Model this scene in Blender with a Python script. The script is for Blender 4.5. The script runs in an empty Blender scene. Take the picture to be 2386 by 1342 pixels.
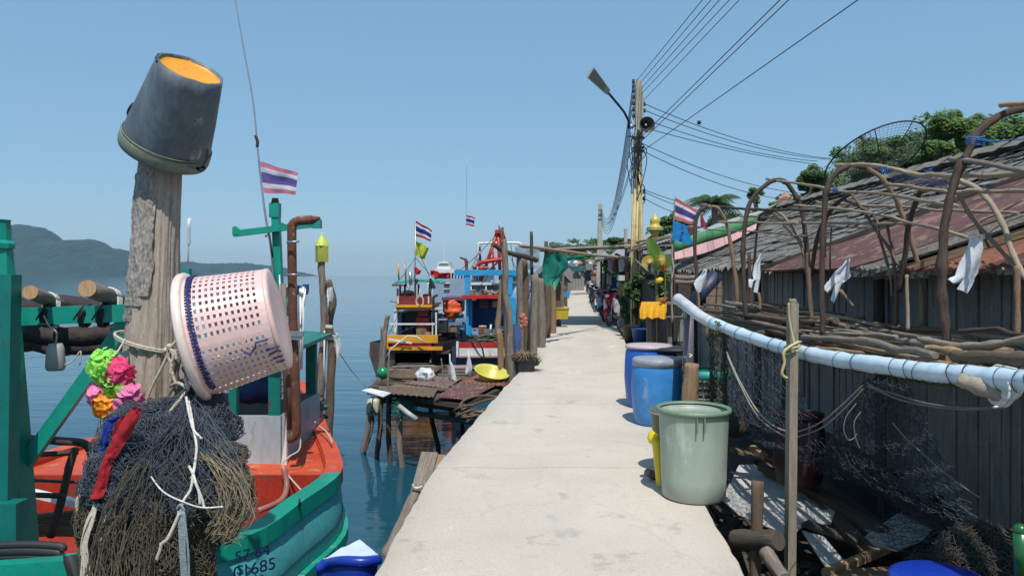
import bpy, math, random
from mathutils import Vector, Matrix, noise
random.seed(7)
R = math.radians
F = 1720.0; CX = 1193.0; HZ = 642.0; EYE = 1.6; WZ = -1.4
sc = bpy.context.scene
# ---------------------------------------------------------------- camera, sky, sun, exposure
cd = bpy.data.cameras.new('camera'); cam = bpy.data.objects.new('camera', cd); sc.collection.objects.link(cam)
cam.location = (0, 0, EYE); cam.rotation_euler = (R(90), 0, 0)
cd.sensor_width = 36; cd.lens = F/2386*36; cd.shift_y = -29/2386; cd.clip_start = .05; cd.clip_end = 30000
sc.camera = cam
SUN_EL, SUN_AZ = 61.0, 172.0          # azimuth measured clockwise from +Y (the view direction)
w = bpy.data.worlds.new('World'); sc.world = w; w.use_nodes = True
nt = w.node_tree; nt.nodes.clear()
out = nt.nodes.new('ShaderNodeOutputWorld'); bg = nt.nodes.new('ShaderNodeBackground'); sky = nt.nodes.new('ShaderNodeTexSky')
sky.sky_type = 'NISHITA'; sky.sun_disc = False; sky.sun_elevation = R(SUN_EL); sky.sun_rotation = R(SUN_AZ)
sky.altitude = 0; sky.air_density = 1.0; sky.dust_density = 0.3; sky.ozone_density = 1.2
bg.inputs[1].default_value = .15
mxs = nt.nodes.new('ShaderNodeMix'); mxs.data_type = 'RGBA'; mxs.inputs[0].default_value = .70; mxs.inputs[7].default_value = (1.38, 2.86, 4.34, 1)
nt.links.new(sky.outputs[0], mxs.inputs[6]); nt.links.new(mxs.outputs[2], bg.inputs[0]); nt.links.new(bg.outputs[0], out.inputs[0])
ld = bpy.data.lights.new('sun', 'SUN'); ld.energy = 4.7; ld.angle = R(.5); ld.color = (1, .955, .89)
sun = bpy.data.objects.new('sun', ld); sc.collection.objects.link(sun)
sd = Vector((math.sin(R(SUN_AZ))*math.cos(R(SUN_EL)), math.cos(R(SUN_AZ))*math.cos(R(SUN_EL)), math.sin(R(SUN_EL))))
sun.rotation_euler = sd.to_track_quat('Z', 'Y').to_euler(); sun.location = sd*30
sc.view_settings.view_transform = 'Standard'; sc.view_settings.look = 'None'; sc.view_settings.exposure = 0; sc.view_settings.gamma = 1

# ---------------------------------------------------------------- helpers
def P(px, py, Y): return Vector(((px-CX)/F*Y, Y, EYE-(py-HZ)/F*Y))
def PX(px, py, X): return P(px, py, X*F/(px-CX))
def G(px, py, z=0.0): return P(px, py, F*(EYE-z)/(py-HZ))
def fb(p, s=1.0, o=3):
    return noise.fractal(Vector(p)*s, 1.0, 2.0, o)
def rnd(a, b): return random.uniform(a, b)

class MB:
    def __init__(s): s.v = []; s.f = []; s.uv = []; s.mi = []; s.sm = []; s.m = 0; s.smooth = True
    def face(s, idx, uv, smooth=None):
        s.f.append(tuple(idx)); s.uv.append(uv); s.mi.append(s.m); s.sm.append(s.smooth if smooth is None else smooth)
    def grid(s, rows, closed=False, uvs=None, smooth=None, flip=False):
        nr = len(rows); nc = len(rows[0]); b = len(s.v)
        for r in rows: s.v.extend([Vector(p) for p in r])
        L = [0.0]
        for i in range(1, nr): L.append(L[-1]+(Vector(rows[i][0])-Vector(rows[i-1][0])).length)
        mid = rows[nr//2]; W = [0.0]
        for j in range(1, nc+1): W.append(W[-1]+(Vector(mid[j % nc])-Vector(mid[j-1])).length)
        for i in range(nr-1):
            for j in range(nc if closed else nc-1):
                k = (j+1) % nc
                q = (b+i*nc+j, b+i*nc+k, b+(i+1)*nc+k, b+(i+1)*nc+j)
                u = ((W[j], L[i]), (W[j+1], L[i]), (W[j+1], L[i+1]), (W[j], L[i+1]))
                if flip: q = q[::-1]; u = u[::-1]
                s.face(q, u, smooth)
        return b
    def tube(s, pts, r, seg=8, cap=True, jit=0.0, smooth=True, flat=1.0):
        pts = [Vector(p) for p in pts]; n = len(pts)
        if not hasattr(r, '__len__'): r = [r]*n
        if len(r) != n: r = [r[0]+(r[-1]-r[0])*i/(n-1) for i in range(n)]
        t0 = (pts[1]-pts[0]).normalized(); up = Vector((0, 0, 1)) if abs(t0.z) < .9 else Vector((0, 1, 0))
        a = t0.cross(up).normalized(); rows = []
        for i in range(n):
            t = (pts[min(i+1, n-1)]-pts[max(i-1, 0)])
            t = t.normalized() if t.length > 1e-9 else t0
            a = (a-t*a.dot(t))
            a = a.normalized() if a.length > 1e-6 else t.orthogonal().normalized()
            b = t.cross(a); row = []
            for j in range(seg):
                th = 2*math.pi*j/seg; rr = r[i]*(1+(rnd(-jit, jit) if jit else 0))
                row.append(pts[i]+a*math.cos(th)*rr+b*math.sin(th)*rr*flat)
            rows.append(row)
        b0 = s.grid(rows, closed=True, smooth=smooth)
        if cap:
            s.face([b0+j for j in range(seg)][::-1], [(math.cos(2*math.pi*j/seg)*r[0]*.3, math.sin(2*math.pi*j/seg)*r[0]*.3) for j in range(seg)][::-1], False)
            e = b0+(n-1)*seg
            s.face([e+j for j in range(seg)], [(math.cos(2*math.pi*j/seg)*r[-1]*.3, math.sin(2*math.pi*j/seg)*r[-1]*.3) for j in range(seg)], False)
        return s
    def box(s, c, d, rot=None, taper=1.0):
        c = Vector(c); x, y, z = d[0]/2, d[1]/2, d[2]/2
        m = rot if rot is not None else Matrix.Identity(3)
        co = [Vector((sx*x*(taper if sz > 0 else 1), sy*y*(taper if sz > 0 else 1), sz*z)) for sz in (-1, 1) for sx, sy in ((-1, -1), (1, -1), (1, 1), (-1, 1))]
        b = len(s.v); s.v.extend([c+m @ p for p in co]); off = rnd(0, 9)
        ax = max(range(3), key=lambda i: d[i])
        for q in ((0, 3, 2, 1), (4, 5, 6, 7), (0, 1, 5, 4), (1, 2, 6, 5), (2, 3, 7, 6), (3, 0, 4, 7)):
            u = []
            for i in q:
                p = co[i]; o = [p[k] for k in range(3) if k != ax]; u.append((o[0]+o[1]+off, p[ax]+off))
            s.face([b+i for i in q], u, False)
        return s
    def bar(s, a, b_, wd, th=None, up=(0, 0, 1)):
        a = Vector(a); b_ = Vector(b_); t = (b_-a); L = t.length; t.normalize(); up = Vector(up)
        if abs(t.dot(up)) > .97: up = Vector((0, 1, 0))
        x = t.cross(up).normalized(); y = x.cross(t).normalized()
        m = Matrix((x, t, y)).transposed()
        return s.box((a+b_)/2, (wd, L, th or wd), m)
    def lathe(s, prof, c, axis=(0, 0, 1), seg=24, fn=None, smooth=True):
        c = Vector(c); ax = Vector(axis).normalized(); q = ax.to_track_quat('Z', 'Y').to_matrix(); rows = []
        for r, z in prof:
            row = []
            for j in range(seg):
                th = 2*math.pi*j/seg; rr = r*(1+(fn(th, z) if fn else 0)); row.append(c+q @ Vector((math.cos(th)*rr, math.sin(th)*rr, z)))
            rows.append(row)
        s.grid(rows, closed=True, smooth=smooth); return s
    def ball(s, c, r, nu=14, nv=9, disp=0.0, ns=2.0, seed=0.0, rot=None):
        c = Vector(c)
        if not hasattr(r, '__len__'): r = (r, r, r)
        rows = []
        for i in range(nv+1):
            ph = math.pi*(i/nv)*.998+.003; row = []
            for j in range(nu):
                th = 2*math.pi*j/nu; d = Vector((math.sin(ph)*math.cos(th), math.sin(ph)*math.sin(th), -math.cos(ph)))
                k = 1+disp*fb(d+Vector((seed, 0, 0)), ns) if disp else 1
                p = Vector((d.x*r[0]*k, d.y*r[1]*k, d.z*r[2]*k))
                row.append(c+(rot @ p if rot is not None else p))
            rows.append(row)
        s.grid(rows, closed=True); return s
    def sheet(s, a, b_, c, d, nu=10, nv=10, fn=None, th=0.0, smooth=True):
        """a,b_ = first edge ; d,c = opposite edge (a-b-c-d corners). fn(u,v)->offset along normal"""
        a, b_, c, d = map(Vector, (a, b_, c, d)); n = (b_-a).cross(d-a).normalized()
        def row(v, o): return [a.lerp(b_, u/nu).lerp(d.lerp(c, u/nu), v)+n*((fn(u/nu, v) if fn else 0)+o) for u in range(nu+1)]
        top = [row(v/nv, th) for v in range(nv+1)]; s.grid(top, smooth=smooth)
        if th:
            bot = [row(v/nv, 0) for v in range(nv+1)]; s.grid(bot, smooth=smooth, flip=True)
            s.grid([bot[0], top[0]], smooth=False); s.grid([top[-1], bot[-1]], smooth=False)
            s.grid([[r[0] for r in top], [r[0] for r in bot]], smooth=False); s.grid([[r[-1] for r in bot], [r[-1] for r in top]], smooth=False)
        return s
    def poly(s, pts, ext, smooth=False):
        pts = [Vector(p) for p in pts]; ext = Vector(ext); n = len(pts); b = len(s.v)
        s.v.extend(pts); s.v.extend([p+ext for p in pts])
        o = pts[0]; ux = (pts[1]-pts[0]).normalized(); nn = ext.normalized(); uy = nn.cross(ux)
        uv = [((p-o).dot(ux), (p-o).dot(uy)) for p in pts]
        s.face([b+i for i in range(n)][::-1], uv[::-1], False); s.face([b+n+i for i in range(n)], uv, False)
        for i in range(n):
            j = (i+1) % n; l = (pts[j]-pts[i]).length
            s.face((b+i, b+j, b+n+j, b+n+i), ((0, 0), (l, 0), (l, ext.length), (0, ext.length)), False)
        return s
    def strip(s, prs, bulge=.02, n=6, seed=0, wob=.01, th=.0):
        rows = []
        for i, (a, b_) in enumerate(prs):
            a = Vector(a); b_ = Vector(b_); row = []
            for k in range(n+1):
                u = k/n; p = a.lerp(b_, u)
                p = p+Vector((0, -1, 0))*(bulge*math.sin(math.pi*u)+wob*fb((u*3+seed, i*.6, seed), 1.0))
                row.append(p)
            rows.append(row)
        s.grid(rows); return s

def build(name, mb, mat, parent=None, origin=None):
    me = bpy.data.meshes.new(name); xs = mb.v
    if not xs: raise RuntimeError(name)
    lo = Vector((min(p.x for p in xs), min(p.y for p in xs), min(p.z for p in xs))); hi = Vector((max(p.x for p in xs), max(p.y for p in xs), max(p.z for p in xs)))
    b = Vector(origin) if origin is not None else Vector(((lo.x+hi.x)/2, (lo.y+hi.y)/2, lo.z))
    me.from_pydata([p-b for p in xs], [], mb.f)
    me.polygons.foreach_set('material_index', mb.mi); me.polygons.foreach_set('use_smooth', mb.sm)
    uvl = me.uv_layers.new(name='UVMap'); flat = []
    for u in mb.uv:
        for c in u: flat.extend(c)
    uvl.data.foreach_set('uv', flat)
    for m in (mat if isinstance(mat, (list, tuple)) else [mat]): me.materials.append(m)
    me.validate(); me.update()
    o = bpy.data.objects.new(name, me); sc.collection.objects.link(o)
    if parent is not None:
        o.parent = parent; pl = Vector(parent['_w']) ; o.location = b-pl
    else: o.location = b
    o['_w'] = tuple(b)
    return o
def props(o, label=None, cat=None, group=None, kind=None):
    if label: o['label'] = label
    if cat: o['category'] = cat
    if group: o['group'] = group
    if kind: o['kind'] = kind
    return o
def thing(name, label, cat, loc, group=None):
    o = bpy.data.objects.new(name, None); sc.collection.objects.link(o); o.location = loc; o.empty_display_size = .1
    o['_w'] = tuple(Vector(loc)); return props(o, label, cat, group)
def solo(name, mb, mat, label, cat, group=None): return props(build(name, mb, mat), label, cat, group)
def struct(name, mb, mat, kind='structure'): return props(build(name, mb, mat), kind=kind)
def copy_tree(root, loc, label=None, rotz=None, scale=None):
    r = root.copy(); sc.collection.objects.link(r); r.location = loc
    if rotz is not None: r.rotation_euler = (0, 0, rotz)
    if scale: r.scale = (scale,)*3
    if label: r['label'] = label
    def rec(src, dst):
        for ch in [c for c in bpy.data.objects if c.parent == src]:
            c = ch.copy(); sc.collection.objects.link(c); c.parent = dst; rec(ch, c)
    rec(root, r); return r

# ---------------------------------------------------------------- materials
def lin(c):
    return tuple((x/12.92 if x <= .04045 else ((x+.055)/1.055)**2.4) for x in c)
_mats = {}
def mat(name, c1, c2=None, rough=.6, scale=6, stretch=(1, 1, 1), bump=.2, bscale=None, bdist=.01, metal=0, c3=None, coord='Object', detail=6, pos=(.35, .65), alpha=1, trans=0, spec=.5, sss=0, fine=.0):
    if name in _mats: return _mats[name]
    m = bpy.data.materials.new(name); m.use_nodes = True; n = m.node_tree; N = n.nodes; Lk = n.links.new
    bs = N['Principled BSDF']; bs.inputs['Roughness'].default_value = rough; bs.inputs['Metallic'].default_value = metal
    bs.inputs['Specular IOR Level'].default_value = spec
    tc = N.new('ShaderNodeTexCoord'); mp = N.new('ShaderNodeMapping'); mp.inputs['Scale'].default_value = stretch
    Lk(tc.outputs[coord], mp.inputs['Vector'])
    nz = N.new('ShaderNodeTexNoise'); nz.inputs['Scale'].default_value = scale; nz.inputs['Detail'].default_value = detail; nz.inputs['Roughness'].default_value = .62
    Lk(mp.outputs[0], nz.inputs['Vector'])
    if c2 is None: c2 = tuple(x*.75 for x in c1)
    cr = N.new('ShaderNodeValToRGB'); e = cr.color_ramp.elements
    e[0].position = pos[0]; e[0].color = (*c1, 1); e[1].position = pos[1]; e[1].color = (*c2, 1)
    if c3: x = e.new(min(.97, pos[1]+.12)); x.color = (*c3, 1)
    Lk(nz.outputs[0], cr.inputs[0]); col = cr.outputs[0]
    if fine:
        n2 = N.new('ShaderNodeTexNoise'); n2.inputs['Scale'].default_value = scale*9; n2.inputs['Detail'].default_value = 4
        Lk(mp.outputs[0], n2.inputs['Vector']); mx = N.new('ShaderNodeMix'); mx.data_type = 'RGBA'; mx.blend_type = 'MULTIPLY'; mx.inputs[0].default_value = fine
        r2 = N.new('ShaderNodeValToRGB'); r2.color_ramp.elements[0].position = .3; r2.color_ramp.elements[0].color = (.35, .33, .3, 1); r2.color_ramp.elements[1].position = .62
        Lk(n2.outputs[0], r2.inputs[0]); Lk(col, mx.inputs[6]); Lk(r2.outputs[0], mx.inputs[7]); col = mx.outputs[2]
    Lk(col, bs.inputs['Base Color'])
    if bump:
        nb = N.new('ShaderNodeTexNoise'); nb.inputs['Scale'].default_value = bscale or scale*3; nb.inputs['Detail'].default_value = 5
        Lk(mp.outputs[0], nb.inputs['Vector']); bp = N.new('ShaderNodeBump'); bp.inputs['Strength'].default_value = bump; bp.inputs['Distance'].default_value = bdist
        Lk(nb.outputs[0], bp.inputs['Height']); Lk(bp.outputs[0], bs.inputs['Normal'])
    if trans: bs.inputs['Transmission Weight'].default_value = trans
    if alpha < 1: bs.inputs['Alpha'].default_value = alpha
    _mats[name] = m; return m
def translucent(m, amt=.35):
    """thin cloth or leaf: lets some of the real light through"""
    N = m.node_tree.nodes; L = m.node_tree.links; bs = N['Principled BSDF']; o = N['Material Output']
    t = N.new('ShaderNodeBsdfTranslucent'); mx = N.new('ShaderNodeMixShader'); mx.inputs[0].default_value = amt
    src = bs.inputs['Base Color'].links[0].from_socket if bs.inputs['Base Color'].links else None
    if src: L.new(src, t.inputs[0])
    else: t.inputs[0].default_value = bs.inputs['Base Color'].default_value
    L.new(bs.outputs[0], mx.inputs[1]); L.new(t.outputs[0], mx.inputs[2]); L.new(mx.outputs[0], o.inputs[0]); return m
def wood(name, a, b, c=None, s=1.0, bump=.6, rough=.85): return mat(name, a, b, rough, scale=5*s, stretch=(6, .7, 1), coord='UV', bump=bump, bscale=9*s, bdist=.012, c3=c, fine=.55, pos=(.3, .68), spec=.2)
def plain(name, a, b=None, rough=.5, scale=5, bump=.08, **k): return mat(name, a, b or tuple(x*.7 for x in a), rough, scale, bump=bump, **k)

def weather(m, col, thr=.6, scale=7, soft=.04, stretch=(1, 1, .45), rough=.8, amt=1.0):
    """worn patches with shapes of their own: chipped paint, scuffs, stains"""
    n = m.node_tree; N = n.nodes; L = n.links.new; bs = N['Principled BSDF']; src = bs.inputs['Base Color'].links[0].from_socket
    tc = N.new('ShaderNodeTexCoord'); mp = N.new('ShaderNodeMapping'); mp.inputs['Scale'].default_value = stretch; mp.inputs['Location'].default_value = (3.1, 1.7, .4); L(tc.outputs['Object'], mp.inputs[0])
    nz = N.new('ShaderNodeTexNoise'); nz.inputs['Scale'].default_value = scale; nz.inputs['Detail'].default_value = 9; nz.inputs['Roughness'].default_value = .7; L(mp.outputs[0], nz.inputs['Vector'])
    r = N.new('ShaderNodeValToRGB'); r.color_ramp.elements[0].position = thr; r.color_ramp.elements[0].color = (0, 0, 0, 1); r.color_ramp.elements[1].position = thr+soft; r.color_ramp.elements[1].color = (amt, amt, amt, 1); L(nz.outputs[0], r.inputs[0])
    x = N.new('ShaderNodeMix'); x.data_type = 'RGBA'; L(r.outputs[0], x.inputs[0]); L(src, x.inputs[6]); x.inputs[7].default_value = (*col, 1); L(x.outputs[2], bs.inputs['Base Color'])
    y = N.new('ShaderNodeMix'); L(r.outputs[0], y.inputs[0]); y.inputs[2].default_value = bs.inputs['Roughness'].default_value; y.inputs[3].default_value = rough; L(y.outputs[0], bs.inputs['Roughness']); return m
W_GREY = wood('grey_driftwood', (.30, .26, .22), (.15, .12, .095), (.07, .055, .04))
W_PALE = wood('pale_branch', (.42, .35, .26), (.26, .20, .14), (.12, .09, .06))
W_BARK = wood('brown_bark', (.20, .14, .10), (.10, .07, .05), (.26, .2, .15))
W_DARK = wood('dark_wet_wood', (.12, .098, .08), (.06, .05, .042), (.16, .13, .10))
W_WALL = wood('weathered_board', (.34, .325, .31), (.21, .195, .185), (.42, .40, .38), s=.8)
W_TAN = wood('tan_timber', (.34, .24, .15), (.22, .15, .09), (.12, .08, .05))
W_CUT = wood('cut_wood_end', (.5, .33, .18), (.36, .22, .12))
M_GREEN = plain('green_boat_paint', (.006, .29, .21), (.005, .22, .16), .38, 4, bump=.12, fine=.18)
M_GREEND = plain('dark_green_paint', (.005, .17, .14), (.004, .12, .10), .4, 4, fine=.15)
M_TEAL = mat('teal_hull_paint', (.13, .54, .55), (.08, .42, .43), .42, 2.6, bump=.12, c3=(.20, .54, .54), fine=.25)
M_GREENL = mat('bright_green_paint', (.01, .34, .22), (.008, .24, .17), .4, 5, bump=.15, c3=(.05, .38, .30), fine=.3)
M_ORANGE = mat('orange_deck_paint', (.62, .085, .022), (.45, .05, .015), .5, 3, bump=.12, c3=(.5, .12, .05), fine=.3)
M_REDDECK = mat('red_deck_paint', (.42, .035, .012), (.28, .025, .012), .55, 3, bump=.2, c3=(.2, .03, .02), fine=.35)
M_GREYPANEL = mat('weathered_pale_panel', (.40, .46, .48), (.30, .34, .36), .5, 2.2, stretch=(1, 1, .35), c3=(.24, .25, .25), fine=.2)
M_RUST = mat('rusty_iron', (.16, .055, .03), (.09, .035, .022), .75, 12, c3=(.25, .11, .06), bump=.4, fine=.4)
M_RUSTSHEET = mat('rust_maroon_sheet', (.155, .062, .052), (.09, .04, .036), .8, 3, c3=(.20, .11, .08), bump=.35, fine=.5, stretch=(1, 1, 1))
M_RUSTOR = mat('rust_orange_sheet', (.28, .11, .06), (.17, .065, .04), .8, 4, c3=(.13, .05, .035), bump=.4, fine=.5)
M_CONC = mat('grey_concrete', (.42, .40, .36), (.33, .31, .28), .85, 4, bump=.3, c3=(.25, .24, .22), fine=.2)
M_ROPE = mat('cream_rope', (.55, .49, .40), (.38, .33, .26), .85, 60, bump=.6, bscale=150, bdist=.004)
M_ROPEW = mat('white_cord', (.7, .68, .64), (.48, .45, .4), .8, 60, bump=.5)
M_ROPEB = mat('pale_blue_rope', (.26, .32, .35), (.17, .2, .22), .85, 60, bump=.5)
M_BLACK = plain('black_rubber', (.015, .015, .017), (.025, .025, .027), .6)
M_WIRE = plain('black_cable', (.012, .012, .014), rough=.6, bump=0)
M_WHITE = mat('white_paint', (.72, .72, .70), (.6, .6, .58), .45, 5, bump=.08, fine=.15)
M_WPLAST = translucent(mat('white_plastic', (.78, .80, .82), (.66, .68, .72), .35, 8, bump=.35, bscale=12, bdist=.03), .3)
M_NETB = mat('slate_blue_net', (.05, .065, .09), (.10, .125, .155), .8, 3, bump=0, fine=.3)
M_NETO = mat('olive_brown_net', (.15, .12, .07), (.06, .056, .045), .85, 2.2, bump=0, c3=(.24, .19, .11), fine=.3)
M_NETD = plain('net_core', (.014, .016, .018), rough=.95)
M_STRAW = plain('orange_yellow_paint', (.75, .36, .02), (.6, .26, .02), .45, fine=.2)
M_RED = plain('red_paint', (.50, .03, .02), (.36, .02, .018), .45, fine=.2)
M_MAROON = plain('maroon_paint', (.20, .02, .03), (.12, .016, .022), .5, fine=.2)
M_BLUE = plain('sky_blue_paint', (.03, .34, .66), (.02, .26, .52), .42, fine=.2)
M_NAVY = plain('deep_blue_paint', (.012, .075, .25), (.01, .055, .19), .5, fine=.2)
M_STEEL = plain('galvanised_steel', (.42, .44, .46), (.3, .31, .33), .4, metal=.7)
M_ASBEST = mat('mossy_grey_tile', (.20, .185, .165), (.12, .108, .095), .95, 7, c3=(.28, .26, .235), bump=.6, bscale=25, bdist=.02, fine=.6)

weather(M_GREEN, (.05, .17, .14), .60, 5, .06); weather(M_GREEN, (.16, .13, .10), .69, 14, .02)
weather(M_GREEND, (.05, .06, .05), .62, 8)
weather(M_TEAL, (.20, .30, .28), .58, 4, .10, (1, 1, 1.6)); weather(M_TEAL, (.07, .16, .14), .66, 11, .05, (2, 2, .3))
weather(M_GREENL, (.22, .25, .2), .60, 12, .03)
weather(M_ORANGE, (.42, .20, .12), .58, 6, .06, (1, 1, 1)); weather(M_ORANGE, (.10, .05, .035), .66, 13, .03, (1, 1, 1))
weather(M_REDDECK, (.12, .05, .035), .55, 8, .05, (1, 1, 1)); weather(M_RED, (.25, .12, .10), .60, 6, .04); weather(M_BLUE, (.10, .26, .38), .60, 5, .06); weather(M_BLUE, (.18, .14, .11), .70, 12, .02)
weather(M_STRAW, (.35, .2, .08), .62, 6, .04); weather(M_WHITE, (.40, .36, .30), .58, 5, .08); weather(M_WHITE, (.25, .14, .08), .69, 10, .03)
weather(M_GREYPANEL, (.24, .20, .17), .60, 5, .08, (1, 1, .25)); weather(M_RUST, (.32, .15, .09), .58, 14, .05)
weather(M_CONC, (.16, .15, .13), .55, 3, .15, (1, 1, .3)); weather(W_WALL, (.15, .13, .115), .56, 1.6, .12, (1, 1, .3), amt=.7)
weather(M_ASBEST, (.30, .285, .26), .60, 5, .05, (1, 1, 1)); weather(M_RUSTSHEET, (.24, .13, .09), .56, 4, .06, (1, 1, 1)); weather(M_RUSTOR, (.12, .045, .03), .55, 6, .05, (1, 1, 1)); weather(M_RUSTSHEET, (.19, .165, .15), .58, 7, .03, (1, 1, 1))
# ---------------------------------------------------------------- water, walkway, shore, hills
def water_mat():
    m = bpy.data.materials.new('sea_water'); m.use_nodes = True; n = m.node_tree; N = n.nodes; L = n.links.new; bs = N['Principled BSDF']
    bs.inputs['Base Color'].default_value = (.006, .04, .07, 1); bs.inputs['Roughness'].default_value = .07; bs.inputs['IOR'].default_value = 1.33
    tc = N.new('ShaderNodeTexCoord'); h = None
    for sca, st, amp in ((.35, (.35, 1, 1), .35), (1.3, (.5, 1.2, 1), .12), (5, (.6, 1, 1), .022)):
        mp = N.new('ShaderNodeMapping'); mp.inputs['Scale'].default_value = st; L(tc.outputs['Object'], mp.inputs[0])
        nz = N.new('ShaderNodeTexNoise'); nz.inputs['Scale'].default_value = sca; nz.inputs['Detail'].default_value = 4; L(mp.outputs[0], nz.inputs['Vector'])
        mu = N.new('ShaderNodeMath'); mu.operation = 'MULTIPLY'; mu.inputs[1].default_value = amp; L(nz.outputs[0], mu.inputs[0])
        if h is None: h = mu.outputs[0]
        else:
            ad = N.new('ShaderNodeMath'); ad.operation = 'ADD'; L(h, ad.inputs[0]); L(mu.outputs[0], ad.inputs[1]); h = ad.outputs[0]
    bp = N.new('ShaderNodeBump'); bp.inputs['Strength'].default_value = .55; bp.inputs['Distance'].default_value = .26; L(h, bp.inputs['Height']); L(bp.outputs[0], bs.inputs['Normal'])
    # broad wind patches vary the colour of the sea
    n3 = N.new('ShaderNodeTexNoise'); n3.inputs['Scale'].default_value = .05; n3.inputs['Detail'].default_value = 5
    mp = N.new('ShaderNodeMapping'); mp.inputs['Scale'].default_value = (.4, 1.6, 1); L(tc.outputs['Object'], mp.inputs[0]); L(mp.outputs[0], n3.inputs['Vector'])
    cr = N.new('ShaderNodeValToRGB'); cr.color_ramp.elements[0].position = .35; cr.color_ramp.elements[0].color = (.010, .056, .088, 1); cr.color_ramp.elements[1].position = .65; cr.color_ramp.elements[1].color = (.017, .080, .118, 1)
    L(n3.outputs[0], cr.inputs[0]); L(cr.outputs[0], bs.inputs['Base Color'])
    return m
mb = MB(); S = 4400
ys = [-60, 0, 40, 120, 400, 1200, S*2]
mb.grid([[(x, y, WZ) for x in (-S, -800, -100, 0, 100, 800, S)] for y in ys], smooth=False)
struct('water', mb, water_mat())

LE = [(-3, -.86), (3.93, -.75), (6, -.67), (7.9, -.45), (10.7, -.11), (14.3, .39), (17.4, .64), (22.4, 1.2), (57, 4.35), (120, 10), (150, 12.7)]
RE = [(-3, 1.2), (3.93, 1.26), (5.07, 1.35), (7.9, 1.64), (14, 2.32), (18.6, 2.83), (23.3, 3.3), (57, 6.3), (120, 12.2), (150, 15)]
def itp(T, y):
    for (a, p), (b, q) in zip(T, T[1:]):
        if y <= b: return p+(q-p)*(y-a)/(b-a)
    return T[-1][1]
def conc_mat():
    m = mat('beige_concrete_walkway', (.545, .48, .40), (.46, .405, .335), .88, .9, bump=.35, bscale=42, bdist=.006, c3=(.36, .335, .30), fine=.0, pos=(.38, .78))  # beige is the concrete's own colour
    N = m.node_tree.nodes; L = m.node_tree.links.new; bs = N['Principled BSDF']; src = bs.inputs['Base Color'].links[0].from_socket
    tc = N.new('ShaderNodeTexCoord'); a = N.new('ShaderNodeTexNoise'); a.inputs['Scale'].default_value = 70; a.inputs['Detail'].default_value = 3; L(tc.outputs['Object'], a.inputs['Vector'])
    r = N.new('ShaderNodeValToRGB'); r.color_ramp.elements[0].position = .28; r.color_ramp.elements[0].color = (.5, .48, .45, 1); r.color_ramp.elements[1].position = .5; r.color_ramp.elements[1].color = (1, 1, 1, 1); L(a.outputs[0], r.inputs[0])
    x = N.new('ShaderNodeMix'); x.data_type = 'RGBA'; x.blend_type = 'MULTIPLY'; x.inputs[0].default_value = .35; L(src, x.inputs[6]); L(r.outputs[0], x.inputs[7])
    # hairline cracks and worn patches
    v = N.new('ShaderNodeTexVoronoi'); v.feature = 'DISTANCE_TO_EDGE'; v.inputs['Scale'].default_value = .55; wv = N.new('ShaderNodeTexNoise'); wv.inputs['Scale'].default_value = 2.5; wv.inputs['Detail'].default_value = 5
    L(tc.outputs['Object'], wv.inputs['Vector']); ad = N.new('ShaderNodeVectorMath'); ad.operation = 'MULTIPLY_ADD'; ad.inputs[1].default_value = (.6, .6, .6); L(wv.outputs['Color'], ad.inputs[0]); L(tc.outputs['Object'], ad.inputs[2]); L(ad.outputs[0], v.inputs['Vector'])
    r2 = N.new('ShaderNodeValToRGB'); r2.color_ramp.elements[0].position = .002; r2.color_ramp.elements[0].color = (.62, .6, .56, 1); r2.color_ramp.elements[1].position = .009; r2.color_ramp.elements[1].color = (1, 1, 1, 1); L(v.outputs['Distance'], r2.inputs[0])
    y = N.new('ShaderNodeMix'); y.data_type = 'RGBA'; y.blend_type = 'MULTIPLY'; y.inputs[0].default_value = .2; L(x.outputs[2], y.inputs[6]); L(r2.outputs[0], y.inputs[7]); L(y.outputs[2], bs.inputs['Base Color'])
    weather(m, (.40, .385, .36), .50, .55, .22, (1.6, .22, 1), .85, .9)      # long trodden grey streak
    weather(m, (.34, .31, .27), .585, 3.2, .07, (1, 1, 1), .9, .75)            # damp looking patches and stains
    weather(m, (.22, .19, .16), .705, 9, .02, (1, 1, 1), .9, .7)              # small spots
    weather(m, (.66, .62, .56), .64, 1.5, .05, (1, .5, 1), .9, .6)            # pale patched screed
    return m
mb = MB(); y = -3.0; jl = []
while y < 150:
    ln = 3.05 if y < 40 else 12.0; n = max(2, int(ln/.12)) if y < 24 else 4; rows = []
    for i in range(n+1):
        yy = y+(ln-.012)*i/n; el = itp(LE, yy); er = itp(RE, yy); j1 = .022*fb((yy*2.1, 1, 0), 1, 4)+.012*fb((yy*11, 5, 0), 1, 2); j2 = .03*fb((yy*1.7, 9, 0), 1, 4)
        el += j1; er += j2; zz = .012*fb((yy*.5, 3, 0), 1); mid = [(el+(er-el)*k/6, yy, zz+.006*fb((k*.8, yy, 2), 1)) for k in range(7)]
        rows.append([(el+.03, yy, -.32), (el, yy, -.27), (el-.0, yy, -.03), (el+.02, yy, zz)]+mid[1:6]+[(er-.02, yy, zz), (er, yy, -.03), (er, yy, -.27), (er-.03, yy, -.32)])
    mb.grid(rows, smooth=True)
    for rr in (rows[0], rows[-1]):
        b = len(mb.v); mb.v.extend([Vector(p) for p in rr]); q = list(range(b, b+len(rr)))
        if rr is rows[-1]: q = q[::-1]
        mb.face(q, [(0, 0)]*len(q), False)
    y += ln
struct('walkway', mb, conc_mat())
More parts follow.
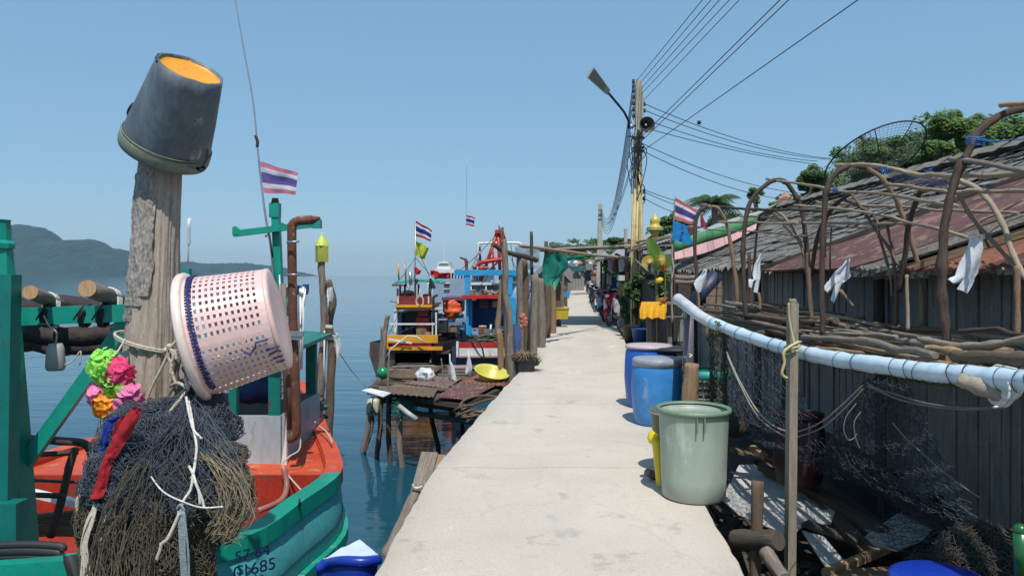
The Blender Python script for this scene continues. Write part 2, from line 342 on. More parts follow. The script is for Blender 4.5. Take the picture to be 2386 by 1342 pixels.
# piers under the walkway
mb = MB()
for k in range(24):
    yy = 1.5+k*3.05
    for f in (.12, .88):
        el = itp(LE, yy); er = itp(RE, yy); xx = el+(er-el)*f; mb.box((xx, yy, -1.3), (.22, .22, 1.95))
    mb.box(((itp(LE, yy)+itp(RE, yy))/2, yy, -.40), (itp(RE, yy)-itp(LE, yy)-.1, .2, .16))
struct('walkway_supports', mb, M_CONC)

# muddy shore on the landward side
mb = MB(); rows = []
for i in range(60):
    yy = -4+i*3.2; row = []
    for k in range(22):
        x = itp(RE, yy)-.2+k*.45+max(0, k-8)**2*.35; z = -1.30+.05*k+.10*fb((x*.8, yy*.8, 0), 1); z = min(z, -.25+max(0, x-8)*.06+.1*fb((x*.3, yy*.3, 4), 1)); row.append((x, yy, z))
    rows.append(row)
mb.grid(rows)
M_MUD = mat('dark_mud', (.08, .066, .052), (.045, .038, .03), .75, 3, bump=.6, bscale=9, bdist=.06, c3=(.07, .055, .04))
struct('shore', mb, M_MUD)

# distant headlands across the bay
def headland(prof, Y0, depth, seed, step=3):
    mb = MB(); cols = []; px = prof[0][0]
    while px <= prof[-1][0]:
        y = itp(prof, px); cols.append((px, max(0.0, HZ-y))); px += step
    rows = []; nv = 16
    for i in range(nv+1):
        t = i/nv*1.25; row = []
        for px, hh in cols:
            Y = Y0+depth*t; H = hh/F*(Y0+depth)
            pr = math.sin(min(t, 1)*math.pi/2)**.8 if t <= 1 else 1-(t-1)*1.5
            z = H*pr; tr = (5.5*noise.noise(Vector((px*.16, t*22, seed)))+3.5*noise.noise(Vector((px*.42, t*50, seed)))+9*noise.noise(Vector((px*.03, t*4, seed))))*min(1, H/18)*(1 if 0 < t < 1.2 else 0)
            row.append(((px-CX)/F*(Y0+depth)+(t-1)*0, Y, WZ-.3+max(0, z+tr)+1.4*(z > 0)))
        rows.append(row)
    mb.grid(rows, smooth=False); return mb
M_FAR = mat('haze_tinted_forest', (.016, .038, .045), (.028, .054, .055), .95, .012, bump=1, bscale=.05, bdist=8, c3=(.035, .052, .045), spec=.1)  # forest colour with the bluish haze of distance mixed in
struct('hill', headland([(-620, 610), (-400, 570), (-200, 548), (-60, 540), (0, 533), (45, 526), (85, 525), (105, 531), (130, 545), (150, 560), (165, 563), (200, 561), (232, 560), (245, 563), (262, 578), (300, 584), (330, 594), (380, 608), (420, 620), (450, 636), (470, 643)], 2500, 500, 1.0), M_FAR)
struct('hill', headland([(250, 640), (300, 615), (380, 609), (430, 611), (480, 614), (560, 614), (600, 617), (640, 619), (665, 624), (690, 631), (715, 637), (735, 643)], 3300, 400, 5.0), M_FAR)
# ---------------------------------------------------------------- green fishing boat at lower left
def off_loop(loop, d):
    n = len(loop); o = []
    for i in range(n):
        a = Vector(loop[i-1]); b = Vector(loop[(i+1) % n]); t = (b-a); t.z = 0; t.normalize(); nn = Vector((t.y, -t.x, 0)); o.append(Vector(loop[i])+nn*d)
    return o
def smooth_loop(pts, k=4):
    n = len(pts); o = []
    for i in range(n):
        p0, p1, p2, p3 = (Vector(pts[(i+j-1) % n]) for j in range(4))
        for s in range(k):
            t = s/k; o.append(.5*((2*p1)+(-p0+p2)*t+(2*p0-5*p1+4*p2-p3)*t*t+(-p0+3*p1-3*p2+p3)*t**3))
    return o
def smooth_path(pts, k=5):
    pts = [Vector(p) for p in pts]; n = len(pts); o = []
    for i in range(n-1):
        p0 = pts[max(0, i-1)]; p1 = pts[i]; p2 = pts[i+1]; p3 = pts[min(n-1, i+2)]
        for s in range(k):
            t = s/k; o.append(.5*((2*p1)+(-p0+p2)*t+(2*p0-5*p1+4*p2-p3)*t*t+(-p0+3*p1-3*p2+p3)*t**3))
    o.append(pts[-1]); return o
gw = [(-3.3, 4.95, -.32), (-2.60, 5.02, -.33), (-1.98, 5.46, -.33), (-1.78, 6.25, -.30), (-1.67, 7.05, -.29), (-1.86, 7.8, -.27), (-2.2, 8.7, -.22), (-2.62, 9.9, -.12), (-3.1, 11.0, 0), (-3.55, 11.0, 0), (-4.1, 9.9, -.12), (-4.6, 8.7, -.22), (-4.95, 7.6, -.27), (-5.05, 6.6, -.3), (-4.75, 5.7, -.31), (-4.1, 5.1, -.32)]
gw = smooth_loop(gw, 4)
boat = thing('fishing_boat', 'green wooden fishing boat with orange deck moored behind the tall post with the bucket', 'fishing boat', (-3.3, 7.5, WZ))
def lv(d, dz, f=1.0): return [Vector((p.x, p.y, (p.z if f else 0)+dz)) for p in off_loop(gw, d)]
mb = MB(); mb.grid([lv(-.012, -.03), lv(.005, -.12), lv(.03, -.34), lv(.03, -.55), lv(-.10, -.85), lv(-.5, -1.35), lv(-1.0, -1.6)], closed=True, flip=True)
build('hull', mb, M_TEAL, boat)
def ring(d0, d1, z0, z1):
    m = MB(); a = lv(d0, z1); b = lv(d1, z1); c = lv(d1, z0); d = lv(d0, z0); m.grid([a, b, c, d, a], closed=True, smooth=False); return m
gm_ = ring(-.13, .035, -.125, .012)
for k_, f_ in enumerate(gm_.f):
    c_ = sum((gm_.v[i_] for i_ in f_), Vector())/len(f_)
    if c_.y > 7.12: gm_.mi[k_] = 1
build('gunwale', gm_, [M_GREEN, M_ORANGE], boat)
for dz, dd in ((-.44, .031), (-.74, -.02)):
    m_ = MB(); l_ = lv(dd+.004, dz); m_.tube(l_+[l_[0]], .0035, 4, cap=False); build('plank_seam', m_, M_NETD, boat)
build('rub_rail', ring(-.02, .085, -.68, -.575), M_GREENL, boat)
build('bulwark_lining', ring(-.15, -.13, -.62, -.01), M_REDDECK, boat)
def plate(y0, y1, z, ins):
    lp = lv(-ins, 0); R_ = [p for p in lp if p.x > -3.35]; Lf = [p for p in lp if p.x <= -3.35]
    def xat(S, y):
        S = sorted(S, key=lambda p: p.y)
        return itp([(p.y, p.x) for p in S], y)
    m = MB(); rows = []
    for i in range(17):
        yy = y0+(y1-y0)*i/16; a = xat(Lf, yy); b = xat(R_, yy); rows.append([(a+(b-a)*k/6, yy, z(yy)+.03*(1-abs(k/3-1))) for k in range(7)])
    m.grid(rows); return m
build('well_deck', plate(5.2, 7.12, lambda y: -.84, .12), M_REDDECK, boat)
build('fore_deck', plate(7.1, 10.9, lambda y: -.33+max(0, (y-7.6))*.085, .12), M_ORANGE, boat)
mb = MB(); mb.sheet((-4.9, 7.1, -.84), (-1.8, 7.1, -.84), (-1.8, 7.1, -.31), (-4.9, 7.1, -.31), 2, 2, th=.03); build('deck_step', mb, M_REDDECK, boat)
# cabin
x0, x1, y0, y1, zb = -3.85, -2.36, 7.55, 9.0, -.42
mb = MB(); mb.box(((x0+x1)/2, y0, (-.50+.17)/2), (x1-x0, .05, .67)); mb.box((x1, (y0+y1)/2, (-.38+.17)/2), (.05, y1-y0-.06, .55)); mb.box((x0, (y0+y1)/2, (-.38+.17)/2), (.05, y1-y0-.06, .55)); mb.box(((x0+x1)/2, y1, (-.3+.17)/2), (x1-x0, .05, .47))
for k in (.33, .66): mb.box((x0+(x1-x0)*k, y0-.028, -.16), (.012, .012, .64))
cb = build('cabin_wall', mb, M_GREYPANEL, boat)
for xx, yy in ((x0+.05, y0+.03), (x1-.07, y0+.03), (x1-.07, y1-.05), (x0+.05, y1-.05), (x1-.50, y0+.04)):
    mb = MB(); mb.box((xx, yy, .49), (.12 if xx > -2.6 else .08, .08, .64)); build('cabin_post', mb, M_GREEND, boat)
mb = MB(); mb.sheet((x0-.15, y0-.15, .80), (x1+.12, y0-.15, .80), (x1+.12, y1+.2, .84), (x0-.15, y1+.2, .84), 12, 4, fn=lambda u, v: .05*math.sin(math.pi*u), th=.04); build('cabin_roof', mb, M_GREEND, boat)
mb = MB(); mb.box((x0+.35, y0+.55, .26), (.5, .4, .2)); mb.ball((-2.9, 8.4, .35), (.3, .2, .2), disp=.4, seed=3); build('cabin_load', mb, M_NAVY, boat)
# mast with crossbar
mb = MB(); bm_, tm = P(662, 745, 8.6), P(643, 505, 8.6); mb.bar(bm_+Vector((0, 0, -1.0)), tm, .085); build('mast', mb, M_GREEN, boat)
mb = MB(); mb.bar(P(641, 507, 8.6), P(641, 474, 8.6), .11); build('mast_cap', mb, M_GREEN, boat)
mb = MB(); mb.tube([P(641, 474, 8.6), P(641, 462, 8.6)], [.05, .035], 8); build('mast_tip', mb, M_RUST, boat)
mb = MB(); mb.bar(P(545, 545, 8.5), P(742, 521, 8.5), .07, .07); mb.poly([P(541, 547, 8.46), P(556, 546, 8.46), P(553, 534, 8.46), P(546, 527, 8.46), P(541, 530, 8.46)], (0, .09, 0)); mb.box(P(738, 522, 8.5), (.1, .09, .1)); mb.bar(P(648, 538, 8.48), P(660, 520, 8.48), .03); build('crossbar', mb, M_GREEN, boat)
mb = MB(); mb.tube([P(618, 552, 8.4), P(628, 545, 8.4), P(636, 600, 8.4)], .012, 5); mb.tube([P(655, 690, 8.5), P(655, 720, 8.45)], .03, 6); mb.ball(P(664, 690, 8.4), .1, disp=.5, ns=3); build('rigging_tackle', mb, M_BLACK, boat)
mb = MB()
for k in range(5): mb.bar(P(648+k*5, 748-k*3, 8.0+.05*k), P(655+k*5, 722-k*9, 8.0+.05*k), .035, .03)
build('slatted_crate', mb, M_GREENL, boat)
# exhaust pipe
ep = [P(672, 1022, 7.3), P(683, 1018, 7.3), P(691, 1000, 7.3), P(690, 940, 7.3), P(684, 800, 7.3), P(681, 640, 7.3), P(680, 540, 7.3), P(682, 524, 7.3), P(691, 516, 7.3), P(706, 514, 7.3), P(726, 513, 7.3)]
mb = MB(); mb.tube(smooth_path(ep, 4), .046, 12); mb.tube([P(726, 513, 7.3), P(746, 508, 7.3)], [.046, .012], 12); build('exhaust_pipe', mb, M_RUST, boat)
mb = MB(); mb.tube([P(668, 565, 7.2), P(697, 563, 7.2)], .012); mb.tube([P(668, 640, 7.2), P(694, 640, 7.2)], .01); mb.bar(P(655, 777, 7.2), P(707, 778, 7.2), .035, .05); mb.bar(P(655, 786, 7.2), P(704, 787, 7.2), .02, .04); build('pipe_clamp', mb, M_STEEL, boat)
for (a, b, r, mm) in (((700, 672), (690, 1000), .018, M_WHITE), ((707, 668), (702, 860), .012, M_WHITE), ((712, 672), (694, 800), .010, M_STEEL), ((659, 660), (668, 960), .03, W_GREY), ((672, 760), (676, 1000), .035, W_BARK), ((651, 640), (655, 790), .012, M_STEEL)):
    mb = MB(); mb.tube([P(*a, 7.5), P((a[0]+b[0])/2+2, (a[1]+b[1])/2, 7.5), P(*b, 7.5)], r, 7); build('stay_pole', mb, mm, boat)
mb = MB(); mb.tube([P(690, 676, 7.6), P(716, 676, 7.6)], .05, 10); mb.box(P(713, 670, 7.6), (.05, .05, .07)); build('roof_lamp', mb, M_NAVY, boat)
mb = MB()
for k in range(9): mb.bar(P(655, 800+k*16, 7.5), P(672, 800+k*16, 7.5), .012)
for k in range(3): mb.bar(P(656+k*7, 795, 7.51), P(659+k*7, 930, 7.51), .012)
build('side_ladder', mb, M_STEEL, boat)
# bow clutter
mb = MB()
for k in range(46):
    c = P(708+rnd(-14, 22), 952+rnd(-22, 16), 9.4+rnd(-.2, .4)); pts = [c+Vector((rnd(-.18, .18), rnd(-.15, .15), rnd(-.08, .1))) for _ in range(4)]; mb.m = k % 3; mb.tube(smooth_path(pts, 3), .014, 5)
build('tangled_line', mb, [M_ORANGE, W_BARK, M_GREENL], boat)
mb = MB(); mb.tube(smooth_path([P(712, 955, 9.0), P(735, 985, 8.6), P(760, 1005, 8.2), P(774, 1030, 7.9)], 4), .009, 5); mb.tube(smooth_path([P(690, 960, 7.4), P(700, 1040, 7.3), P(672, 1065, 7.2), P(660, 1090, 7.15), P(703, 1143, 6.9)], 5), .008, 5); build('mooring_line', mb, M_ROPE, boat)
mb = MB(); mb.tube(smooth_path([P(661, 1090, 7.0), P(668, 1130, 6.95), P(655, 1165, 6.8), P(600, 1190, 6.6)], 5), .028, 8); build('hose', mb, plain('brown_hose', (.3, .13, .1)), boat)
mb = MB(); mb.tube([P(698, 1178, 6.1), P(698, 1160, 6.1)], [.015, .006], 6); build('cleat', mb, M_BLACK, boat)
mb = MB(); mb.poly([P(667, 966, 7.5), P(668, 1120, 7.5), P(648, 1125, 7.5), P(652, 1100, 7.5), P(664, 1020, 7.5)], (.0, .04, 0)); build('door_jamb', mb, M_WHITE, boat)
# samson post, beam and brace at the stern
mb = MB(); Ys = 4.85
def hexring(pxl, pxr, py, Y, n=8):
    c = P((pxl+pxr)/2, py, Y); r = (pxr-pxl)/2/F*Y; return [c+Vector((math.cos(2*math.pi*(j+.5)/n)*r, math.sin(2*math.pi*(j+.5)/n)*r, 0)) for j in range(n)]
mb.grid([hexring(-38, 24, 572, Ys), hexring(-44, 30, 640, Ys), hexring(-56, 42, 760, Ys), hexring(-70, 60, 1000, Ys), hexring(-82, 78, 1275, Ys)], closed=True, smooth=False, flip=True)
sp = build('stern_post', mb, M_GREEN, boat)
mb = MB(); mb.grid([hexring(-38, 24, 513, Ys, 10), hexring(-36, 20, 512, Ys, 10)], closed=True, smooth=False); b = len(mb.v); mb.v += hexring(-36, 20, 512, Ys, 10); mb.face(range(b, b+10), [(0, 0)]*10, False)
mb.grid([hexring(-38, 20, 512, Ys, 10), hexring(-40, 23, 560, Ys, 10), hexring(-44, 30, 568, Ys, 10), hexring(-44, 30, 579, Ys, 10), hexring(-38, 24, 580, Ys, 10)], closed=True, smooth=False, flip=True); build('post_cap', mb, M_GREEN, boat)
mb = MB(); mb.bar(P(40, 738, 4.95), P(318, 728, 4.95), .10, .115); build('cross_beam', mb, M_GREEN, boat)
mb = MB(); mb.bar(P(62, 1075, 4.9), P(300, 745, 4.98), .075, .085); build('brace', mb, M_GREEN, boat)
mb = MB(); mb.bar(P(20, 640, 4.6), P(10, 1250, 4.6), .1); mb.box(P(5, 1220, 4.55), (.25, .12, .28)); build('knee', mb, M_GREEND, boat)
# registration number on the stern quarter
def text_mesh(txt, size, ext=.003):
    cu = bpy.data.curves.new('t', 'FONT'); cu.body = txt; cu.size = size; cu.extrude = ext; cu.align_x = 'LEFT'
    o = bpy.data.objects.new('t', cu); sc.collection.objects.link(o); dg = bpy.context.evaluated_depsgraph_get(); me = bpy.data.meshes.new_from_object(o.evaluated_get(dg)); bpy.data.objects.remove(o); bpy.data.curves.remove(cu); return me
def place_text(name, txt, size, mt, org, xdir, ydir, parent, shear=0):
    me = text_mesh(txt, size); x = Vector(xdir).normalized(); y = Vector(ydir).normalized(); n = x.cross(y).normalized(); y = n.cross(x)
    M_ = Matrix((x, y, n)).transposed().to_4x4(); me.transform(M_); me.name = name; me.materials.clear(); me.materials.append(mt)
    o = bpy.data.objects.new(name, me); sc.collection.objects.link(o); o.parent = parent; o.location = Vector(org)-Vector(parent['_w']); o['_w'] = tuple(org); return o
M_INK = plain('navy_lettering', (.006, .01, .07), bump=0)
qx = Vector((.60, .44, .015)).normalized(); qn = Vector((qx.y, -qx.x, 0)).normalized()
place_text('registration_number', '57·64', .115, M_INK, P(546, 1311, 5.335), qx, (0, 0, 1), boat)
place_text('registration_number', '01685', .125, M_INK, P(543, 1349, 5.32), qx, (0, 0, 1), boat)
place_text('registration_number', 'มา', .085, M_INK, P(440, 1330, 5.11), qx, (0, 0, 1), boat)
# hoop frames and red gear at the far left of the well
mb = MB()
hf = [P(60, 1022, 5.4), P(120, 1026, 5.4), P(185, 1030, 5.4), P(205, 1040, 5.4), P(219, 1068, 5.4), P(222, 1110, 5.4)]
mb.tube(smooth_path(hf, 4), .03, 8, jit=.1); mb.tube(smooth_path([P(175, 1045, 5.35), P(160, 1090, 5.35), P(147, 1150, 5.35), P(118, 1250, 5.35)], 4), .028, 8, jit=.1)
mb.tube([P(60, 1060, 5.4), P(180, 1054, 5.4)], .02, 6); mb.tube([P(70, 1118, 5.4), P(215, 1125, 5.4)], .012, 6); mb.tube([P(60, 1152, 5.3), P(150, 1155, 5.3)], .02, 6)
build('canopy_frame', mb, W_DARK, boat)
mb = MB(); mb.bar(P(75, 1148, 5.9), P(205, 1178, 5.7), .06, .05); build('white_spar', mb, M_WHITE, boat)
mb = MB()
for k in range(9): mb.bar(P(80+rnd(-5, 10), 1205+k*5+rnd(-6, 6), 5.6+k*.02), P(220, 1195+k*7+rnd(-8, 8), 5.7-k*.02), .045, .03)
build('loose_plank', mb, W_BARK, boat)
# logs lying over the crossbeam
for lb, a, b, r in (('shorter cut log lying across the green beam beside the green post', (70, 681), (122, 702), .045), ('thicker cut log lying across the green beam beside the bucket post', (203, 672), (263, 694), .055)):
    t = thing('log', lb, 'log', P(*a, 4.7), 'logs laid across the green beam'); A = P(*a, 4.62); B = P(*b, 5.1); C_ = B+(B-A)*1.4; C_.z -= .05
    mb = MB(); mb.tube([A+(B-A)*.02, A+(B-A)*.5, B, C_], [r, r*1.02, r, r*.95], 14, jit=.02); build('trunk_piece', mb, W_GREY, t)
    mb = MB(); mb.tube([A, A+(B-A)*.02], r*.98, 14); build('sawn_end', mb, W_CUT, t)
    mb = MB()
    for k in range(4):
        c = A+(B-A)*(.84+.05*k); mb.tube([c+Vector((math.cos(th)*r*1.1, 0, math.sin(th)*r*1.1-(.0 if math.sin(th) > -.5 else .14))) for th in [x*math.pi/6 for x in range(13)]], .008, 5)
    build('lashing', mb, M_ROPEW, t)
mb = MB(); rows = []
for i in range(30):
    px = 40+i*9.5; c = P(px, 712+6*math.sin(i*.4), 5.35); rr = .06+.02*fb((i*.5, 0, 0), 1); rows.append([c+Vector((0, math.cos(th)*rr*1.3, math.sin(th)*rr)) for th in [2*math.pi*j/10 for j in range(10)]])
mb.grid(rows, closed=True)
for i in range(2):
    rows = []
    for k in range(30):
        px = 40+k*9.2; c = P(px, 770+i*28+14*math.sin(math.pi*k/29)+5*fb((k*.3, i, 0), 1), 5.3); rr = .07-.02*i; rows.append([c+Vector((0, math.cos(th)*rr*1.3, math.sin(th)*rr)) for th in [2*math.pi*j/10 for j in range(10)]])
    mb.grid(rows, closed=True)
solo('rolled_tarp', mb, mat('dark_brown_tarp', (.045, .028, .028), (.022, .016, .018), .8, 6, bump=.8, bscale=14, bdist=.03), 'dark sagging roll of tarp slung below and behind the green beam', 'tarp')
t = thing('hanging_float', 'frosted white plastic float hanging on a cord under the green beam', 'float', P(130, 850, 4.95))
mb = MB(); mb.lathe([(.0, -.10), (.05, -.10), (.06, -.08), (.055, .04), (.04, .08), (.0, .085)], P(131, 828, 4.95), seg=12, fn=lambda th, z: .08*math.sin(3*th)); build('float_body', mb, translucent(plain('cloudy_plastic', (.5, .5, .48), rough=.4), .3), t)
mb = MB(); mb.tube(smooth_path([P(102, 735, 4.88), P(115, 760, 4.88), P(132, 775, 4.9), P(130, 800, 4.95)], 4), .006, 5); mb.tube(smooth_path([P(140, 855, 4.95), P(170, 840, 4.95), P(188, 818, 4.95), P(186, 850, 4.95)], 4), .005, 5); build('cord', mb, M_ROPE, t)
for k, (lb, xa) in enumerate((('black rope lashing round the green beam next to the short log', 108), ('black rope lashing at the middle of the green beam', 195), ('black rope lashing on the green beam beside the thick log', 238))):
    mb = MB()
    for j in range(3):
        cx = xa+j*5; c = P(cx, 735, 4.95); mb.tube([c+Vector((.01*math.sin(q), .06*math.cos(q), .075*math.sin(q))) for q in [2*math.pi*x/12 for x in range(13)]], .008, 5, cap=False)
    mb.tube(smooth_path([P(xa, 712, 4.87), P(xa-14, 730, 4.86), P(xa-24, 745, 4.88)], 3), .006, 5); solo('rope_lashing', mb, M_BLACK, lb, 'rope', 'rope lashings on the green beam')
# near green rail with black fenders bottom left
mb = MB(); mb.bar(P(-40, 1332, 4.2), P(172, 1316, 4.2), .12, .10); solo('stern_rail', mb, M_GREEN, 'thick green painted rail low at the left edge below the black hoses', 'rail')
for k, (lb, ya, r) in enumerate((('upper black rubber hose on the green stern rail', 1270, .022), ('middle black rubber hose on the green stern rail', 1284, .026), ('lowest black rubber hose on the green stern rail', 1298, .02))):
    mb = MB(); mb.tube(smooth_path([P(-40, ya+2, 4.25), P(60, ya-2, 4.25), P(140-k*8, ya+2, 4.25), P(146-k*8, ya+10, 4.25)], 5), r, 10); solo('black_hose', mb, M_BLACK, lb, 'hose', 'black hoses on the stern rail')
mb = MB(); mb.strip([(P(146, 1286, 4.14), P(178, 1290, 4.14)), (P(152, 1310, 4.12), P(184, 1315, 4.12)), (P(160, 1350, 4.1), P(192, 1352, 4.1))], .03, 6, 2, .03); solo('dark_rag', mb, M_BLACK, 'dark grey rag draped over the end of the green stern rail', 'rag')

# ---------------------------------------------------------------- tall mooring post, bucket, basket
YP = 4.3
ctr = [(352, 1500, 66), (350, 1100, 66), (348, 960, 66), (350, 880, 62), (354, 800, 58), (358, 700, 54), (363, 600, 50), (368, 500, 48), (373, 420, 47), (376, 372, 45), (378, 350, 44)]
post = thing('mooring_post', 'tall grey weathered trunk post carrying the upside down bucket', 'post', P(350, 1600, YP))
rows = []; path = smooth_path([(a, b, c) for a, b, c in ctr], 10)
for q in path:
    c = P(q.x, q.y, YP); r = q.z/F*YP; row = []
    for j in range(96):
        th = 2*math.pi*j/96
        g = .08*fb((math.cos(th)*1.5, math.sin(th)*1.5, c.z*.35), 1.6, 4)+.11*fb((math.cos(th)*7, math.sin(th)*7, c.z*.9), 1.2, 5)-.10*max(0, fb((math.cos(th)*11, math.sin(th)*11, c.z*.5), 1.1, 2)-.25)
        row.append(c+Vector((math.cos(th), math.sin(th), 0))*r*(1+g))
    rows.append(row)
mb = MB(); mb.grid(rows, closed=True, flip=True); b = len(mb.v); mb.v += rows[-1]; mb.face(range(b, b+96), [(0, 0)]*96, False)
M_POST = wood('pale_driftwood_trunk', (.50, .43, .36), (.34, .28, .22), (.15, .12, .09), s=1.1)
build('trunk', mb, M_POST, post)
M_BARK = mat('flaking_bark', (.42, .38, .34), (.25, .22, .19), .95, 9, stretch=(1, 1, .45), bump=1.0, bscale=26, bdist=.02, c3=(.54, .50, .44), fine=.7)
def bark(cols, rad, name='bark'):
    """strip of bark following the trunk: list of (py, theta0, theta1)"""
    mb = MB(); rows = []
    for i, (py, t0, t1) in enumerate(cols):
        q = min(path, key=lambda p: abs(p.y-py)); c = P(q.x+(0), py, YP); r = q.z/F*YP*rad; n = 40; row = []
        for j in range(n+1):
            th = t0+(t1-t0)*j/n; e = .93 if j in (0, n) else 1
            row.append(c+Vector((math.cos(th), math.sin(th), 0))*r*e*(1+.06*fb((th*4, py*.02, 1), 1.4, 4)+.03*fb((th*16, py*.09, 4), 1.4, 3)))
        rows.append(row)
    n = len(rows); rows = [[p+(P(path[0].x, 0, YP)-P(path[0].x, 0, YP)) for p in rr] for rr in rows]
    mb.grid(rows); build(name, mb, M_BARK, post)
def bcol(y0, y1, t0, t1, s):
    o = []; y = y0
    while y <= y1: o.append((y, t0+.16*fb((y*.02, s, 0), 1), t1+.16*fb((y*.02, s+5, 0), 1))); y += 3
    return o
bark(bcol(408, 712, 2.75, 4.72, 1), 1.10); bark(bcol(470, 690, 4.66, 5.05, 8), 1.13); bark(bcol(640, 745, 3.0, 4.2, 3), 1.07); bark(bcol(385, 470, 4.5, 4.95, 4), 1.06)
mb = MB(); ring_ = [(math.cos(t), math.sin(t)) for t in [x*2*math.pi/24 for x in range(25)]]
def loop_round(py, rx, tilt, r=.012, n=2, Y=YP, cx=345):
    m = MB()
    for k in range(n):
        c = P(cx, py+k*4, Y); m.tube([c+Vector((x*rx, y*rx, x*tilt)) for x, y in ring_], r, 6, cap=False)
    return m
mb = loop_round(795, .172, -.055, .009, 2); kn = P(396, 812, 4.08)
for k in range(5): mb.ball(kn+Vector((rnd(-.02, .02), rnd(-.02, .01), rnd(-.03, .02))), .017, 8, 6, .3)
for pts in ([(396, 812), (404, 830), (398, 856), (412, 900)], [(396, 812), (380, 850), (352, 905), (338, 945)], [(396, 812), (414, 790)], [(396, 812), (392, 832), (400, 850), (396, 866), (405, 872)], [(396, 812), (408, 822), (411, 838)]):
    mb.tube(smooth_path([P(x, y, 4.05) for x, y in pts], 4), .0085, 6)
solo('knotted_rope', mb, M_ROPE, 'cream rope knotted round the tall trunk post above the garland', 'rope')
mb = MB(); mb.tube([P(440, 905, 3.7), P(362, 1000, 3.62)], .008, 6); mb.tube(smooth_path([P(430, 880, 3.8), P(440, 905, 3.7), P(415, 892, 3.8), P(398, 900, 3.9)], 3), .009, 6); solo('taut_cord', mb, M_ROPE, 'taut pale cord running diagonally across the top of the net bundle', 'rope')
# second stump behind basket
mb = MB(); mb.tube(smooth_path([P(432, 780, 4.35), P(437, 850, 4.3), P(425, 930, 4.2), P(430, 1100, 4.1)], 5), [.05, .09], 14, jit=.06); mb.tube(smooth_path([P(412, 770, 4.1), P(424, 810, 4.1), P(414, 850, 4.1), P(408, 900, 4.1)], 4), .014, 6, jit=.1)
solo('leaning_stump', mb, W_GREY, 'short forked stump between the tall post and the perforated basket', 'post')

# bucket
bk = thing('bucket', 'battered dark grey bucket upside down on the tall post, orange base on top', 'bucket', P(385, 370, 4.25))
Yb = 4.08; c0 = P(384, 348, Yb+.20); c1 = P(444, 161, Yb); ax = (c1-c0); H = ax.length; ax = ax.normalized()
dent = lambda th, z: .025*fb((math.cos(th)*2, math.sin(th)*2, z*3), 1.3)+.012*math.sin(9*th+z*5)-(.035*math.exp(-((th-4.45)/.22)**2) if z > .25 else 0)
c0 = c1-ax*H
r0, r1 = .238, .176
mb = MB(); mb.lathe([(r0-.004, .0), (r0-.003, .02), (r0*.98+.0, .1), ((r0+r1)/2+.004, H*.5), (r1+.01, H*.86), (r1, H), (r1-.012, H+.002), (r1-.014, H-.04)], c0, ax, 56, dent)
build('bucket_wall', mb, mat('scuffed_slate_plastic', (.15, .18, .20), (.085, .105, .125), .5, 4.5, stretch=(1, 1, .3), bump=.6, bscale=9, bdist=.02, c3=(.24, .27, .29), fine=.35), bk)
mb = MB(); mb.lathe([(.0, H-.018), (r1*.6, H-.02), (r1-.012, H-.016), (r1-.008, H-.002)], c0, ax, 40); build('base_disc', mb, mat('orange_bucket_base', (.80, .33, .015), (.70, .26, .012), .5, 5, bump=.15, c3=(.62, .2, .02), fine=.15), bk)
mb = MB(); mb.lathe([(r0-.02, -.02), (r0+.006, -.02), (r0+.011, .0), (r0+.010, .045), (r0+.004, .055), (r0-.01, .05)], c0, ax, 48); mb.tube([c0+ax.to_track_quat('Z', 'Y').to_matrix() @ Vector((math.cos(t)*(r0+.006), math.sin(t)*(r0+.006), .064)) for t in [x*2*math.pi/40 for x in range(41)]], .004, 5, cap=False)
build('rim_band', mb, plain('olive_plastic', (.21, .235, .165), (.15, .17, .12), .5, fine=.3), bk)
mb = MB(); mb.poly([P(474, 392, 4.06), P(450, 394, 4.06), P(432, 388, 4.06), P(440, 384, 4.06), P(455, 389, 4.06), P(466, 372, 4.06), P(472, 346, 4.06), P(481, 346, 4.06), P(478, 372, 4.06), P(462, 400, 4.06), P(440, 394, 4.06)][:10], (0, .03, 0)); build('handle_strap', mb, M_BLACK, bk)
qb = ax.to_track_quat('Z', 'Y').to_matrix(); zb = min((x*2*math.pi/60 for x in range(60)), key=lambda a: (qb @ Vector((math.cos(a), math.sin(a), 0))).x)
def bpt(a, z, k=1.0): return c0+qb @ Vector((math.cos(zb+a)*(r0+(r1-r0)*z/H)*k, math.sin(zb+a)*(r0+(r1-r0)*z/H)*k, z))
mb = MB(); mb.tube(smooth_path([bpt(0, .19, 1.0), bpt(0, .17, 1.06), bpt(0, .12, 1.08), bpt(0, .09, 1.0)], 3), .010, 6); build('handle_clip', mb, M_BLACK, bk)
mb = MB(); mb.tube([bpt(a*.09-.3, H-.004-.012*(a == 0), .985+.02*math.sin(a*2)) for a in range(12)], .006, 5); mb.tube([bpt(-.25, H-.12, 1.02), bpt(-.12, H-.05, 1.03), bpt(0, H, 1.0)], .006, 5); build('torn_rim', mb, M_BLACK, bk)

weather(_mats['scuffed_slate_plastic'], (.30, .33, .34), .60, 5, .08, (1, 1, .25)); weather(_mats['scuffed_slate_plastic'], (.03, .035, .045), .66, 6, .03, (1.5, 1.5, .4)); weather(_mats['orange_bucket_base'], (.55, .17, .02), .58, 9, .1, (1, 1, 1))
